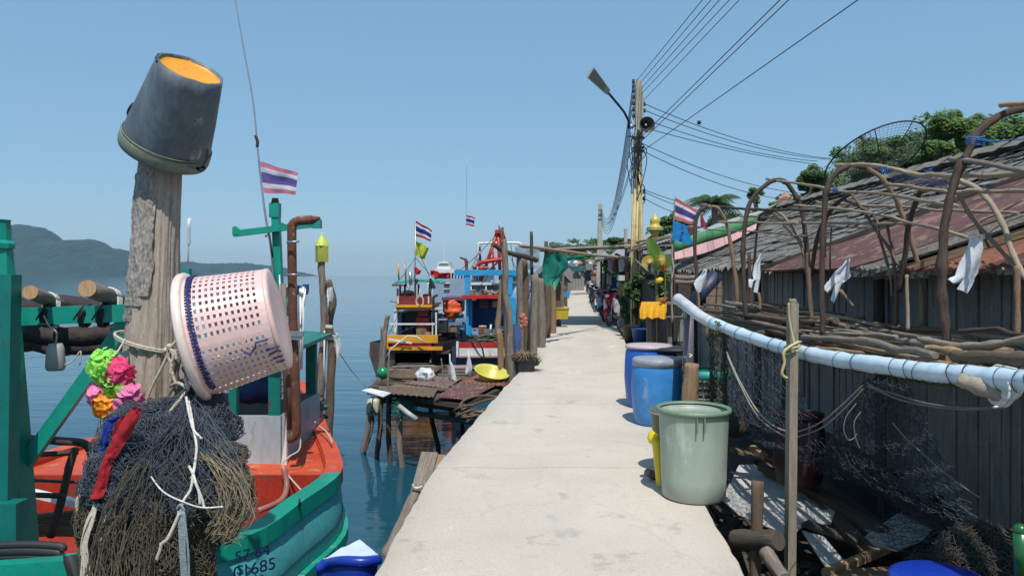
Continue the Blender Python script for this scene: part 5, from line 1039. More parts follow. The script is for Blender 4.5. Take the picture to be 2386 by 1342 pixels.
mb = MB(); mb.strip([(P(1288, 655, 17.1), P(1308, 640, 17.2)), (P(1284, 668, 17.0), P(1300, 662, 17.1)), (P(1288, 676, 17), P(1294, 676, 17))], .05, 6, 9, .08); solo('green_netting', mb, translucent(plain('pale_jade_net', (.08, .36, .27)), .4), 'paler frayed lower end of jade netting above the stout posts', 'netting')
mb = bag_blob(P(1334, 600+14, 19), (.16, .1, .07), 21); solo('white_bag', mb, M_WPLAST, 'white bundle tied under the long pale pole right of the netting', 'bag')
t = thing('yellow_crate', 'mustard yellow crate hanging on the left edge of the walkway', 'crate', P(1309, 742, 23)); mb = MB(); c_ = P(1309, 730, 23)
mb.box(c_, (.36, .3, .34), None, 1.2); mb.box(c_+Vector((0, 0, .16)), (.48, .4, .03)); build('crate_wall', mb, plain('mustard_plastic', (.50, .36, .03), (.4, .28, .02)), t)
mb = MB(); mb.strip([(P(1315, 680, 30), P(1328, 678, 30)), (P(1316, 692, 30), P(1327, 692, 30))], .02, 4, 1, .02); solo('blue_sign', mb, M_BLUE, 'small bright blue panel beside the far left posts', 'sign')
# ---------------------------------------------------------------- utility pole, lamp, horn, wires
YU = 20.0
up = thing('utility_pole', 'tall concrete utility pole with cream conduits beside the walkway', 'utility pole', P(1484, 780, YU))
mb = MB(); bt = P(1484, 790, YU); tp = P(1487, 184, YU)
def rect(c, w_, d_): return [c+Vector((sx*w_/2, sy*d_/2, 0)) for sx, sy in ((-1, -1), (1, -1), (1, 1), (-1, 1))]
rws = [rect(bt, .30, .26), rect(P(1484, 560, YU), .27, .22), rect(P(1486, 330, YU), .20, .19), rect(P(1489, 300, YU), .21, .18), rect(P(1489, 232, YU), .22, .16), rect(P(1488, 200, YU), .17, .15), rect(P(1487, 186, YU), .10, .12)]
mb.grid(rws, closed=True, smooth=False); b = len(mb.v); mb.v += rws[-1]; mb.face(range(b, b+4), [(0, 0)]*4, False); build('concrete_shaft', mb, mat('weathered_pole_concrete', (.44, .40, .32), (.3, .27, .2), .85, 3, bump=.3, c3=(.16, .14, .1), fine=.4), up)
M_CREAM = mat('cream_conduit', (.58, .47, .22), (.42, .33, .15), .5, 6, bump=.1, c3=(.2, .15, .08), fine=.3)
mb = MB()
for a, yt, r in ((1478, 440, .04), (1491, 405, .045), (1484, 470, .03), (1472, 452, .03), (1496, 420, .025)): mb.tube([P(a, 790, YU-.16), P(a, 600, YU-.15), P(a+(1487-a)*.15, yt, YU-.13)], r, 8)
build('conduit', mb, M_CREAM, up)
mb = MB(); ebox(mb, 1478, 700, 1493, 640, YU-.25, .12); build('lower_casing', mb, M_CREAM, up)
mb = MB()
for k, y_ in enumerate((322, 345, 352, 450, 462)): mb.box(P(1487, y_, YU), (.30, .26, .035))
for y_ in (190, 200, 212, 226, 241, 255, 270): mb.lathe([(0, -.05), (.045, -.05), (.03, -.02), (.045, 0), (.03, .02), (.045, .05), (0, .06)], P(1476, y_, YU-.05), seg=8)
for y_ in (243, 258): mb.lathe([(0, -.05), (.045, -.05), (.03, 0), (.045, .05), (0, .06)], P(1501, y_, YU-.05), seg=8)
for y_ in (446, 463): mb.lathe([(0, -.05), (.05, -.05), (.03, 0), (.05, .05), (0, .06)], P(1500, y_, YU-.05), seg=8)
mb.bar(P(1476, 185, YU-.03), P(1476, 280, YU-.03), .02); build('insulator_rack', mb, plain('dark_ceramic', (.05, .05, .07)), up)
mb = MB()
for k in range(16):
    a = P(1483+rnd(-12, 14), rnd(300, 360), YU-.15); mb.tube(smooth_path([a, a+Vector((rnd(-.15, .15), -.05, -rnd(.1, .5))), a+Vector((rnd(-.12, .12), -.02, -rnd(.5, 1.6)))], 4), .012, 5)
mb.tube(smooth_path([P(1497, 430, YU-.1), P(1502, 440, YU-.1), P(1502, 470, YU-.1), P(1497, 480, YU-.1), P(1497, 560, YU-.1)], 4), .015, 5); build('cable_loops', mb, M_WIRE, up)
# street lamp
lamp = thing('street_lamp', 'street lamp with slanted flat head on a thin curved arm clamped to the utility pole', 'street lamp', P(1467, 300, YU))
mb = MB(); mb.tube(smooth_path([P(1465, 300, YU-.1), P(1465, 285, YU-.2), P(1460, 273, YU-.4), P(1450, 256, YU-.9), P(1414, 213, YU-2.2)], 5), .032, 8); mb.bar(P(1464, 318, YU-.1), P(1482, 320, YU-.1), .04); mb.bar(P(1464, 292, YU-.1), P(1482, 294, YU-.1), .04); build('lamp_arm', mb, M_BLACK, lamp)
A_, B_ = P(1416, 215, YU-2.2), P(1374, 168, YU-3.2); ax_ = (B_-A_).normalized(); sx_ = Vector((-.2, .5, -.0)).cross(ax_).normalized(); sx_ = Vector((.45, .2, .45)); sx_ = (sx_-ax_*sx_.dot(ax_)).normalized(); nz_ = ax_.cross(sx_).normalized()
def slab(A, B, w0, w1, off, th):
    return [[A+sx_*s*w0/2+nz_*(off+e*th) for s, e in ((-1, 0), (-1, 1), (1, 1), (1, 0))], [B+sx_*s*w1/2+nz_*(off+e*th) for s, e in ((-1, 0), (-1, 1), (1, 1), (1, 0))]]
def capgrid(mb, rows):
    n = len(rows[0]); mb.grid(rows, closed=True, smooth=False)
    for rr, fl in ((rows[0], 0), (rows[-1], 1)):
        b = len(mb.v); mb.v += rr; q = list(range(b, b+n)); mb.face(q if fl else q[::-1], [(0, 0)]*n, False)
mb = MB(); capgrid(mb, slab(A_, B_, .13, .26, -.04, .07)); build('lamp_head', mb, plain('lamp_housing', (.33, .34, .33), (.26, .27, .26)), lamp)
mb = MB(); capgrid(mb, slab(A_.lerp(B_, .25), A_.lerp(B_, .95), .11, .19, -.052, .009)); capgrid(mb, slab(A_.lerp(B_, .25), A_.lerp(B_, .95), .11, .19, .033, .009)); build('lamp_lens', mb, plain('lamp_lens', (.22, .23, .22), rough=.25), lamp)
# horn speaker
hn = thing('horn_loudspeaker', 'round grey horn loudspeaker on the utility pole', 'loudspeaker', P(1502, 292, YU))
hc = P(1507, 291, YU-.35); hax = Vector((.12, -1, -.05)).normalized()
mb = MB(); mb.lathe([(.0, -.42), (.07, -.42), (.075, -.26), (.05, -.24), (.09, -.12), (.16, -.03), (.205, .03), (.215, .035), (.20, .03), (.15, -.035), (.08, -.12), (.035, -.2), (0, -.2)], hc, hax, 28); build('horn_bell', mb, plain('horn_grey', (.035, .038, .045), (.05, .055, .06), .45), hn)
mb = MB(); mb.lathe([(.0, -.05), (.03, -.05), (.045, -.1), (.05, -.16), (0, -.17)], hc, hax, 12); build('horn_centre', mb, M_STEEL, hn)
mb = MB(); mb.bar(P(1487, 305, YU-.1), P(1505, 304, YU-.25), .05); mb.lathe([(0, 0), (.06, .0), (.07, .1), (0, .12)], P(1476, 295, YU-.1), (-1, 0, 0), 10); build('horn_bracket', mb, M_STEEL, hn)
# wires
def wire(label, a, b, ra=.011, sag=.0, group='cables strung from the utility pole', ext=None, mt=M_WIRE):
    a = Vector(a); b = Vector(b)
    if ext: b2 = a+(b-a)*ext; 
    else: b2 = b
    pts = [a.lerp(b2, i/16)-Vector((0, 0, sag*4*(i/16)*(1-i/16))) for i in range(17)]
    mb = MB(); mb.tube(pts, ra, 5); return solo('power_line', mb, mt, label, 'cable', group)
ups = [((1484, 188), (1637, 0), 13.2), ((1490, 196), (1657, 0), 13.4), ((1493, 208), (1677, 0), 13.6), ((1494, 220), (1700, 0), 13.8), ((1499, 235), (1723, 0), 14.0)]
nm = ('first, leftmost', 'second', 'third', 'fourth', 'fifth, rightmost')
for k, (a, b, Yb_) in enumerate(ups): wire('%s of the five power lines fanning up and right from the pole top' % nm[k], P(*a, YU), P(*b, Yb_), .008, ext=2.2)
for lb, a, b, Yb_ in (('upper of the pair of cables running up right from below the loudspeaker', (1492, 322), (1818, 0), 11.5), ('lower of the pair of cables running up right from below the loudspeaker', (1494, 330), (1838, 0), 11.5), ('lone cable crossing the sky lowest to the top right', (1494, 355), (2000, 0), 10.5)): wire(lb, P(*a, YU), P(*b, Yb_), .009, ext=1.8)
mb = MB(); mb.ball(P(1629, 286, 17), .05, 8, 6); mb.tube([P(1626, 290, 17), P(1632, 282, 17)], .02, 5); solo('cable_clip', mb, M_BLACK, 'small dark clip on the lone cable over the walkway', 'clip')
for k, (lb, a, b, sg) in enumerate((('topmost service cable sagging right to the hillside houses', (1503, 243), (1936, 370), .25), ('second service cable sagging right to the hillside houses', (1503, 258), (1936, 372), .25), ('third service cable sagging right just above the dish', (1506, 280), (1905, 376), .2), ('fourth service cable sagging right from the loudspeaker', (1508, 300), (1900, 383), .1), ('fifth service cable sagging right behind the hoops', (1497, 335), (1880, 452), .25), ('sixth service cable sagging right lowest from the pole collar', (1497, 352), (1880, 470), .3))): wire(lb, P(*a, YU), P(*b, 27), .011, sg)
for lb, a, b, sg in (('upper short cable running to the houses behind the striped flag', (1500, 442), (1700, 495), .1), ('middle short cable running to the houses behind the striped flag', (1500, 447), (1640, 490), .1), ('lower short cable running to the houses behind the striped flag', (1500, 462), (1620, 505), .1)): wire(lb, P(*a, YU), P(*b, 26), .010, sg)
nm2 = ('highest', 'second highest', 'third highest', 'fourth highest', 'fifth highest', 'lowest')
for k in range(6): wire('%s of the cables sagging away left from the pole to the next pole' % nm2[k], P(1474-k*1.0, 205+k*26, YU), P(1402-k*.8, 486+k*2, 50), .012, 1.9)
for lb, a in (('left thin cable dropping from the pole collar toward the far pole', 1480), ('right thin cable dropping from the pole collar toward the far pole', 1483)): wire(lb, P(a, 352, YU), P(a-70, 520, 46), .010, .6)
t = thing('utility_pole', 'small distant utility pole above the canopy', 'utility pole', P(1398, 700, 52)); mb = MB(); rws = [rect(P(1396, 690, 52), .5, .3), rect(P(1399, 475, 52), .24, .2)]; mb.grid(rws, closed=True, smooth=False); build('concrete_shaft', mb, M_CONC, t); mb = MB(); mb.bar(P(1395, 500, 51.7), P(1403, 500, 51.7), .06); mb.bar(P(1395, 490, 51.7), P(1403, 490, 51.7), .06); build('bracket', mb, M_BLACK, t)
mb = MB(); mb.bar(P(1458, 575, 34), P(1458, 533, 34), .14); solo('chimney_stub', mb, M_CONC, 'short grey stub rising from the roofs left of the golden finial', 'post')

# ---------------------------------------------------------------- canopy over the path and far houses
cn = thing('canopy', 'dark patched canopy stretched across the walkway below the small distant pole', 'canopy', (2.6, 24, 0))
zc = 2.35; mb = MB(); mb.sheet((1.0, 22.6, zc+.05), (6.2, 22.6, zc+.15), (6.9, 27.8, zc+.35), (1.6, 27.8, zc+.25), 20, 10, fn=lambda u, v: .06*math.sin(v*9)+.10*fb((u*4, v*4, 0), 1), th=.02); build('canopy_sheet', mb, plain('charcoal_shade_cloth', (.06, .055, .055), (.035, .032, .034), .9, fine=.4), cn)
for p in ((1.05, 22.7), (6.0, 22.8), (1.7, 27.6), (6.6, 27.6)): mb = MB(); stick(mb, [(p[0], p[1], -1.4), (p[0]+.03, p[1], 1), (p[0], p[1], zc+.3)], .07, .06); build('canopy_post', mb, W_DARK, cn)
for k in range(5): mb = MB(); stick(mb, [(.7, 22.6+k*1.25, zc+.02+.04*k), (3.5, 22.6+k*1.25, zc+.12+.04*k), (6.9, 22.6+k*1.25, zc+.15+.05*k)], .04, .035, 4, 6, 0, .08); build('canopy_rafter', mb, W_PALE if k % 2 == 0 else W_GREY, cn)
def house(label, x0, x1, y0, y1, zw, zr, wall, roof, nm='shack', mat2=None):
    """simple gabled shack, ridge along Y"""
    t = thing(nm, label, 'house', ((x0+x1)/2, (y0+y1)/2, -1.2)); mb = MB(); n = 14
    for k in range(n):
        a = x0+(x1-x0)*k/n; w_ = (x1-x0)/n; mb.box((a+w_/2, y0+rnd(-.01, .01), (zw-1.2)/2), (w_*.93, .04, zw+1.2))
    n = int((y1-y0)/.35)
    for s in (x0, x1):
        for k in range(n): a = y0+(y1-y0)*(k+.5)/n; mb.box((s+rnd(-.01, .01), a, (zw-1.2)/2), (.04, (y1-y0)/n*.93, zw+1.2))
    xm = (x0+x1)/2; mb.poly([(x0, y0+.05, zw), (x1, y0+.05, zw), (xm, y0+.05, zr-.05)], (0, .04, 0)); build('wall', mb, wall, t)
    for a, b in (((x0-.3, zw-.12), (xm, zr)), ((x1+.3, zw-.12), (xm, zr))):
        mb = MB(); mb.sheet((a[0], y0-.35, a[1]), (a[0], y1+.2, a[1]), (b[0], y1+.2, b[1]), (b[0], y0-.35, b[1]), int((y1-y0)/.06), 3, fn=lambda u, v: .015*math.sin(u*(y1-y0)*30), th=.02); build('roof', mb, roof, t)
    mb = MB(); mb.box((xm-.2, y0-.03, .6), (.8, .03, .7)); build('window', mb, M_BLACK, t); return t
M_ZINC = mat('dull_zinc_roof', (.26, .25, .24), (.17, .16, .15), .6, 2, c3=(.2, .12, .08), bump=.2, fine=.3)
M_ZINC2 = mat('white_zinc_roof', (.42, .42, .41), (.3, .29, .28), .6, 2, c3=(.24, .2, .17), bump=.2, fine=.3)
house('grey shack right of the walkway behind the motorbikes', 6.0, 10, 29, 38, 1.6, 2.9, W_WALL, M_ZINC)
house('weathered shack beyond the canopy on the right of the walkway', 6.6, 11, 40, 52, 1.9, 3.6, W_WALL, M_ZINC)
house('far shack with pale roof on the right, near the small distant pole', 8.2, 13, 56, 72, 2.3, 4.4, W_GREY, M_ZINC2)
house('shack closing the left side of the far end of the walkway', 3.4, 7.6, 78, 95, 1.9, 3.6, W_WALL, M_ZINC)
house('shack at the far end of the walkway under the white bushes', 8, 16, 128, 140, 2.6, 5.0, W_GREY, M_ZINC)
house('tall shack far right behind the utility pole', 12, 19, 80, 96, 3.6, 6.3, W_WALL, M_ZINC2)
house('low shack left of the far end, over the water', 1.5, 3.9, 52, 64, 1.2, 2.6, W_GREY, M_ZINC)
# loose eaves right of the canopy
t = thing('lean_to', 'pale sheet lean-to roof on poles right beside the utility pole', 'lean-to', (5, 20, 0))
mb = MB(); mb.sheet(P(1478, 588, 19.6), P(1574, 556, 17.0), P(1600, 548, 20), P(1500, 575, 23), 40, 4, fn=lambda u, v: .02*math.sin(u*90), th=.02); build('roof', mb, M_ZINC2, t)
mb = MB()
for k in range(7): mb.bar(P(1480+k*14, 590-k*4.6, 19.6-k*.38)+Vector((0, 0, -.04)), P(1482+k*14, 600-k*4.4, 19.6-k*.38), .06, .02)
build('ragged_fringe', mb, M_WHITE, t)
mb = MB(); ebox(mb, 1480, 640, 1572, 592, 22.5, .1); build('rear_wall', mb, plain('grey_board', (.16, .15, .145), (.10, .095, .09)), t)
for k, (a, y_) in enumerate(((1483, 19.4), (1571, 17.4), (1460, 21.5))): mb = MB(); stick(mb, [P(a, 700, y_)-Vector((0, 0, 1.5)), P(a, 640, y_), P(a, 580, y_)], .06, .05); build('pole', mb, W_DARK, t)
for k in range(3): mb = MB(); stick(mb, [P(1450+k*6, 566+k*10, 20.5-k*.3), P(1500, 560+k*8, 19.6-k*.3), P(1580, 546+k*8, 18-k*.3)], .035, .03, 4, 6, 0, .05); build('rafter', mb, W_PALE, t)
mb = MB(); mb.tube([P(1480, 605, 18.9), P(1520, 640, 18.6)], .02, 6); build('strut', mb, M_STEEL, t)
# laundry under the canopy
for lb, px, mt in (('dark red cloth hanging under the canopy', 1432, plain('wine_cloth', (.14, .012, .03))), ('white cloth hanging under the canopy beside the wine red one', 1446, M_WHITE), ('lavender cloth hanging at the back of the canopy', 1422, plain('lavender_cloth', (.32, .28, .42)))):
    mb = MB(); mb.strip([(P(px-6, 606, 23.5), P(px+9, 604, 23.5)), (P(px-5, 622, 23.5), P(px+8, 622, 23.5)), (P(px-3, 634, 23.5), P(px+7, 632, 23.5))], .06, 6, px, .06); solo('hanging_cloth', mb, mt, lb, 'cloth')
mb = MB(); ebox(mb, 1425, 672, 1442, 645, 26, .1); solo('blue_board', mb, plain('strong_blue_board', (.01, .10, .32)), 'blue board standing under the canopy behind the motorbikes', 'board')
t = thing('gate_post', 'tan square gate post beside the nearest motorbike', 'post', P(1450, 760, 22)); mb = MB(); ebox(mb, 1444, 690, 1454, 664, 22, .14); ebox(mb, 1442, 666, 1456, 662, 21.97, .2); ebox(mb, 1445, 765, 1453, 690, 22, .1); build('shaft', mb, W_TAN, t)

# ---------------------------------------------------------------- motorbikes
def torus(mb, c, Rr, r, axis, n=22, m=7):
    q = Vector(axis).to_track_quat('Z', 'Y').to_matrix(); rows = []
    for i in range(n+1):
        a = 2*math.pi*i/n; rows.append([c+q @ Vector(((Rr+r*math.cos(t))*math.cos(a), (Rr+r*math.cos(t))*math.sin(a), r*math.sin(t))) for t in [x*2*math.pi/m for x in range(m)]])
    mb.grid(rows, closed=True)
def motorbike(label, body_m, shield_m, loc, rz, lean=-.10):
    """built facing -Y at the origin, then the Empty is placed"""
    t = thing('motorbike', label, 'motorbike', (0, 0, 0), 'motorbikes parked along the right of the walkway')
    for nm_, y_ in (('front_wheel', -.62), ('rear_wheel', .60)):
        mb = MB(); c = Vector((0, y_, .29)); torus(mb, c, .245, .042, (1, 0, 0)); wh = build(nm_, mb, M_BLACK, t)
        mb = MB(); torus(mb, c, .2, .012, (1, 0, 0)); mb.tube([c-Vector((.05, 0, 0)), c+Vector((.05, 0, 0))], .035, 8)
        for k in range(6): a = k*math.pi/3; mb.tube([c, c+Vector((0, math.cos(a)*.2, math.sin(a)*.2))], .008, 4)
        build('rim', mb, M_STEEL, wh)
    mb = MB(); mb.tube([(.075, -.62, .29), (.075, -.50, .62), (.05, -.42, .88)], .022, 6); mb.tube([(-.075, -.62, .29), (-.075, -.50, .62), (-.05, -.42, .88)], .022, 6); build('fork', mb, M_STEEL, t)
    mb = MB(); rows = []
    for k in range(7): a = -.5+k*.42; rows.append([(x, -.62-math.cos(a)*-.0+(-math.cos(a+.55))*.30*1.0*-1*-1, .29+math.sin(a+.55)*.31) for x in (-.05, 0, .05)])
    mb.grid(rows); build('mudguard', mb, body_m, t)
    mb = MB(); sec = [(-.52, .74, .10, .13), (-.46, .95, .17, .12), (-.36, .86, .20, .16), (-.25, .62, .20, .2), (-.05, .48, .14, .14), (.15, .52, .16, .15), (.35, .68, .17, .14), (.62, .80, .13, .09), (.82, .88, .07, .05)]
    mb.grid([[Vector((math.cos(a)*w_, y_, z_+math.sin(a)*h_)) for a in [x*2*math.pi/12 for x in range(12)]] for y_, z_, w_, h_ in sec], closed=True); mb.ball((0, -.52, .74), (.10, .04, .13), 12, 6); build('body_fairing', mb, body_m, t)
    mb = MB()
    for s in (-1, 1): mb.grid([[Vector((s*.10, -.50, .92)), Vector((s*.24, -.36, .80))], [Vector((s*.09, -.52, .70)), Vector((s*.27, -.30, .60))], [Vector((s*.12, -.40, .42)), Vector((s*.25, -.22, .38))]])
    build('leg_shield', mb, shield_m, t)
    mb = MB(); mb.grid([[Vector((math.cos(a)*w_, y_, z_+math.sin(a)*.045)) for a in [x*2*math.pi/10 for x in range(10)]] for y_, z_, w_ in ((.0, .74, .05), (.1, .76, .12), (.35, .80, .14), (.6, .87, .12), (.72, .89, .03))], closed=True); build('seat', mb, M_BLACK, t)
    mb = MB(); mb.tube(smooth_path([(-.34, -.26, 1.0), (-.2, -.36, 1.01), (0, -.42, .97), (.2, -.36, 1.01), (.34, -.26, 1.0)], 3), .016, 6); mb.tube([(-.36, -.25, 1.0), (-.22, -.34, 1.01)], .024, 6); mb.tube([(.36, -.25, 1.0), (.22, -.34, 1.01)], .024, 6); build('handlebar', mb, M_BLACK, t)
    mb = MB(); mb.ball((0, -.50, .96), (.15, .10, .09), 12, 8); build('cowl', mb, body_m, t)
    mb = MB(); mb.ball((0, -.575, .955), (.075, .04, .05), 12, 8); build('headlight', mb, plain('headlight_glass', (.8, .82, .85), rough=.1, bump=0), t)
    for s in (-1, 1):
        mb = MB(); mb.tube([(s*.20, -.37, 1.01), (s*.27, -.38, 1.15)], .007, 5); mb.ball((s*.29, -.38, 1.18), (.05, .015, .035), 8, 6); build('mirror', mb, M_BLACK, t)
    mb = MB(); mb.ball((.05, .02, .32), (.13, .2, .13), 10, 7, .2); mb.tube([(.13, .1, .28), (.14, .4, .28), (.15, .75, .36)], [.025, .045], 8); build('engine', mb, M_STEEL, t)
    mb = MB(); mb.ball((0, .86, .82), (.07, .03, .045), 8, 6); build('tail_light', mb, M_RED, t)
    t.location = loc; t.rotation_euler = (0, lean, rz); return t
BR = plain('cherry_red_fairing', (.34, .008, .02), (.25, .006, .016), .25); BK = plain('black_fairing', (.02, .02, .025), rough=.25); BW = plain('white_fairing', (.62, .58, .6), rough=.3); BBl = plain('pale_blue_fairing', (.22, .42, .58), rough=.3); BPk = plain('maroon_fairing', (.18, .01, .03), rough=.3)
for lb, px, Y, bm2, sm, rz in (('nearest motorbike, cherry red with white front, beside the tan gate post', 1438, 23.2, BR, BW, -.5), ('motorbike with pale blue leg shields just behind the nearest red one', 1424, 25.2, BK, BBl, -.45), ('maroon motorbike with white panels, third from the camera', 1412, 28.5, BPk, BW, -.35), ('white and red motorbike, fourth from the camera', 1404, 32.5, BW, BR, -.4), ('dark motorbike with round tail, fifth from the camera', 1394, 37.0, BK, BK, -.3), ('grey black motorbike, sixth from the camera', 1386, 43, BK, BW, -.4)):
    motorbike(lb, bm2, sm, P(px, HZ+EYE*F/Y, Y)+Vector((.02, .2, .02)), rz)
for lb, px, Y, bm2, sm in (('pinkish motorbike at the far end, left of the others', 1372, 70, BW, BPk), ('darkest motorbike at the far end of the walkway', 1352, 100, BK, BW), ('white fronted motorbike at the far end of the walkway', 1344, 105, BW, BW)): motorbike(lb, bm2, sm, P(px, HZ+EYE*F/Y, Y), .2, 0)

# ---------------------------------------------------------------- leaves and plants
LV = [translucent(plain('leaf_dark', (.045, .095, .025), (.03, .065, .018), .6, bump=0), .25), translucent(plain('leaf_mid', (.10, .19, .035), (.07, .14, .028), .6, bump=0), .3), translucent(plain('leaf_light', (.17, .27, .055), (.13, .22, .045), .55, bump=0), .35)]
def leafcloud(mb, c, r, n, sz, clumps=14, seed=0, w3=(.4, .4, .2), flat=.75):
    c = Vector(c); cl = []
    for _ in range(clumps):
        d = Vector((rnd(-1, 1), rnd(-1, 1), rnd(-.7, 1))).normalized()*rnd(.35, .95); cl.append((Vector((d.x*r[0], d.y*r[1], d.z*r[2])), rnd(.22, .42)))
    for _ in range(n):
        o, k = random.choice(cl); p = Vector((random.gauss(0, 1), random.gauss(0, 1), random.gauss(0, 1))).normalized()*random.random()**.4; p = c+o+Vector((p.x*r[0], p.y*r[1], p.z*r[2]*flat))*k
        d = Vector((rnd(-1, 1), rnd(-1, 1), rnd(-.4, .7))).normalized(); t = d.orthogonal().normalized()*sz*rnd(.4, .7); u = d*sz*rnd(.6, 1.3)
        b = len(mb.v); mb.v += [p-u*.5, p+t*.5, p+u*.6, p-t*.5]; mb.m = random.choices((0, 1, 2), w3)[0]; mb.face((b, b+1, b+2, b+3), ((0, 0), (1, 0), (1, 1), (0, 1)), False)
def bush(label, c, r, n, sz, w3=(.6, .3, .1), name='bush', cat='bush', group=None, clumps=12):
    mb = MB(); leafcloud(mb, c, r, n, sz, clumps, w3=w3); return solo(name, mb, LV, label, cat, group)
bush('dark bush in pots right of the nearest motorbike', P(1472, 722, 21.0), (.34, .5, .6), 2600, .10, (.8, .18, .02))
bush('climbing dark green bush behind the motorbikes under the canopy', P(1436, 645, 31), (.7, 1.0, 1.0), 2200, .14, (.8, .18, .02))
bush('leafy plants under the golden finial, right of the utility pole', P(1500, 705, 19), (.55, .6, .75), 2600, .12, (.75, .22, .03))
for lb, px, py, Y, mt in (('blue tub of plants on the right edge of the walkway', 1495, 782, 17.5, M_NAVY), ('low dark pots at the right edge near the blue tub', 1473, 784, 18.5, M_BLACK)):
    mb = MB(); c_ = P(px, 800, Y); mb.lathe([(0, 0), (.18, 0), (.24, .38), (.26, .4), (.22, .38), (0, .33)], (c_.x, Y, -.05), seg=20); solo('plant_tub', mb, mt, lb, 'plant tub')
mb = MB(); 
for k in range(4): mb.bar(P(1446+k*3, 765+k*5, 21-k*.5), P(1500, 766+k*5, 19.6-k*.5), .09, .04)
solo('plank_step', mb, W_PALE, 'pale planks lying beside the walkway near the nearest motorbike', 'planks')
mb = MB()
for k in range(26):
    c_ = P(1446+rnd(-6, 8), 752+rnd(-8, 6), 21.6); mb.ball(c_, (rnd(.02, .05), .04, rnd(.015, .05)), 6, 4, .4)
solo('small_wheel_part', mb, M_STEEL, 'heap of pale metal scrap on the ground right of the nearest motorbike', 'scrap')
# ---------------------------------------------------------------- shrine stand, offering plant, flags
t = thing('shrine_stand', 'weathered wooden stand with a shelf behind the blue barrels', 'stand', P(1540, 790, 12.5)); Yq = 12.5
for a in (1512, 1522, 1535, 1560): mb = MB(); mb.bar(P(a, 850, Yq+(a % 3)*.2), P(a, 742, Yq+(a % 3)*.2), .07); build('leg', mb, W_GREY, t)
mb = MB(); ebox(mb, 1503, 744, 1600, 739, Yq-.1, .6); ebox(mb, 1540, 709, 1600, 705, Yq+.1, .5); build('shelf', mb, W_GREY, t)
mb = MB(); mb.sheet(P(1493, 707, 12.3), P(1550, 707, 12.3), P(1548, 705, 12.8), P(1500, 705, 12.8), 6, 3, th=.01)
rows = [[P(1495+58*u/20, 703, 12.25) for u in range(21)], [P(1490+64*u/20, 722, 12.2)+Vector((0, .03*math.sin(u*1.7), 0)) for u in range(21)], [P(1491+60*u/20, 741+2.5*math.sin(u*.8), 12.18)+Vector((0, .05*math.sin(u*1.3), 0)) for u in range(21)]]
mb.grid(rows); solo('yellow_cloth', mb, cloth('marigold_cloth', (.85, .46, .02), (.78, .38, .015), .2), 'marigold yellow cloth draped over the wooden stand', 'cloth')
pl = thing('banana_plant', 'tall banana plant with yellow green leaf and hanging flower above the yellow cloth', 'plant', P(1530, 705, 12.7))
def leaf(mb, pts, w_, curl=.3, n=8):
    p = smooth_path(pts, 4); N_ = len(p); rows = []
    for i, q in enumerate(p):
        t_ = (p[min(i+1, N_-1)]-p[max(0, i-1)]).normalized(); s = t_.cross(Vector((0, -1, .2))).normalized(); ww = w_*math.sin(math.pi*min(1, (i+.6)/N_))**.7; up_ = s.cross(t_)
        rows.append([q+s*ww*(k/4-1)+up_*abs(k/4-1)*ww*curl for k in range(9)])
    mb.grid(rows)
BL = translucent(mat('banana_leaf', (.10, .22, .03), (.16, .26, .04), .5, 3, stretch=(1, 1, 1)), .45); BY = translucent(mat('yellow_petal_leaf', (.62, .45, .10), (.5, .32, .06), .6, 4), .4)
mb = MB(); stick(mb, [P(1532, 740, 12.7), P(1530, 660, 12.7), P(1524, 600, 12.7)], .03, .02); stick(mb, [P(1548, 720, 12.7), P(1550, 640, 12.7), P(1545, 610, 12.7)], .018, .012); build('stem', mb, plain('leaf_stem_green', (.15, .17, .05)), pl)
mb = MB(); leaf(mb, [P(1520, 612, 12.6), P(1524, 590, 12.6), P(1517, 570, 12.6), P(1509, 556, 12.6)], .10); leaf(mb, [P(1526, 630, 12.6), P(1534, 612, 12.55), P(1538, 595, 12.6), P(1540, 585, 12.7)], .09); leaf(mb, [P(1552, 625, 12.9), P(1553, 610, 12.9), P(1549, 596, 12.9)], .08); build('green_leaf', mb, BL, pl)
mb = MB(); leaf(mb, [P(1521, 604, 12.5), P(1512, 604, 12.4), P(1503, 612, 12.4), P(1506, 626, 12.4)], .07); leaf(mb, [P(1530, 606, 12.5), P(1538, 600, 12.45), P(1543, 606, 12.4), P(1541, 618, 12.4)], .05); build('yellow_leaf', mb, BY, pl)
mb = MB(); mb.ball(P(1545, 618, 12.5), (.06, .05, .09), 10, 7, .2); mb.ball(P(1548, 628, 12.5), (.035, .03, .05)); build('flower_bud', mb, plain('burnt_orange_bud', (.35, .09, .03)), pl)
mb = MB(); leafcloud(mb, P(1535, 668, 12.9), (.22, .3, .32), 900, .09, 8, w3=(.6, .3, .1)); build('foliage', mb, LV, pl)
mb = MB(); mb.ball(P(1537, 653, 12.4), (.07, .05, .05), 9, 6, .3); solo('yellow_flower', mb, plain('yellow_flower_petal', (.75, .52, .04)), 'round yellow flower among the leaves above the yellow cloth', 'flower')
mb = MB(); mb.grid([[P(1534, 700, 12.2), P(1538, 703, 12.2)], [P(1545, 694, 12.2), P(1550, 700, 12.2)], [P(1555, 691, 12.2), P(1556, 694, 12.2)]]); mb.ball(P(1545, 697, 12.25), (.08, .04, .03), 8, 6, .3); solo('terracotta_dish', mb, plain('terracotta_orange', (.5, .14, .04)), 'terracotta orange dish on top of the yellow cloth', 'dish')
fp = thing('flag_pole', 'pale bamboo flag pole standing at the wooden stand', 'flag pole', P(1566, 750, 11)); mb = MB(); stick(mb, [P(1567, 752, 11), P(1565, 640, 11), P(1568, 560, 11), P(1572, 460, 11)], .016, .010, 6, 7, 0, .01); build('pole', mb, W_PALE, fp)
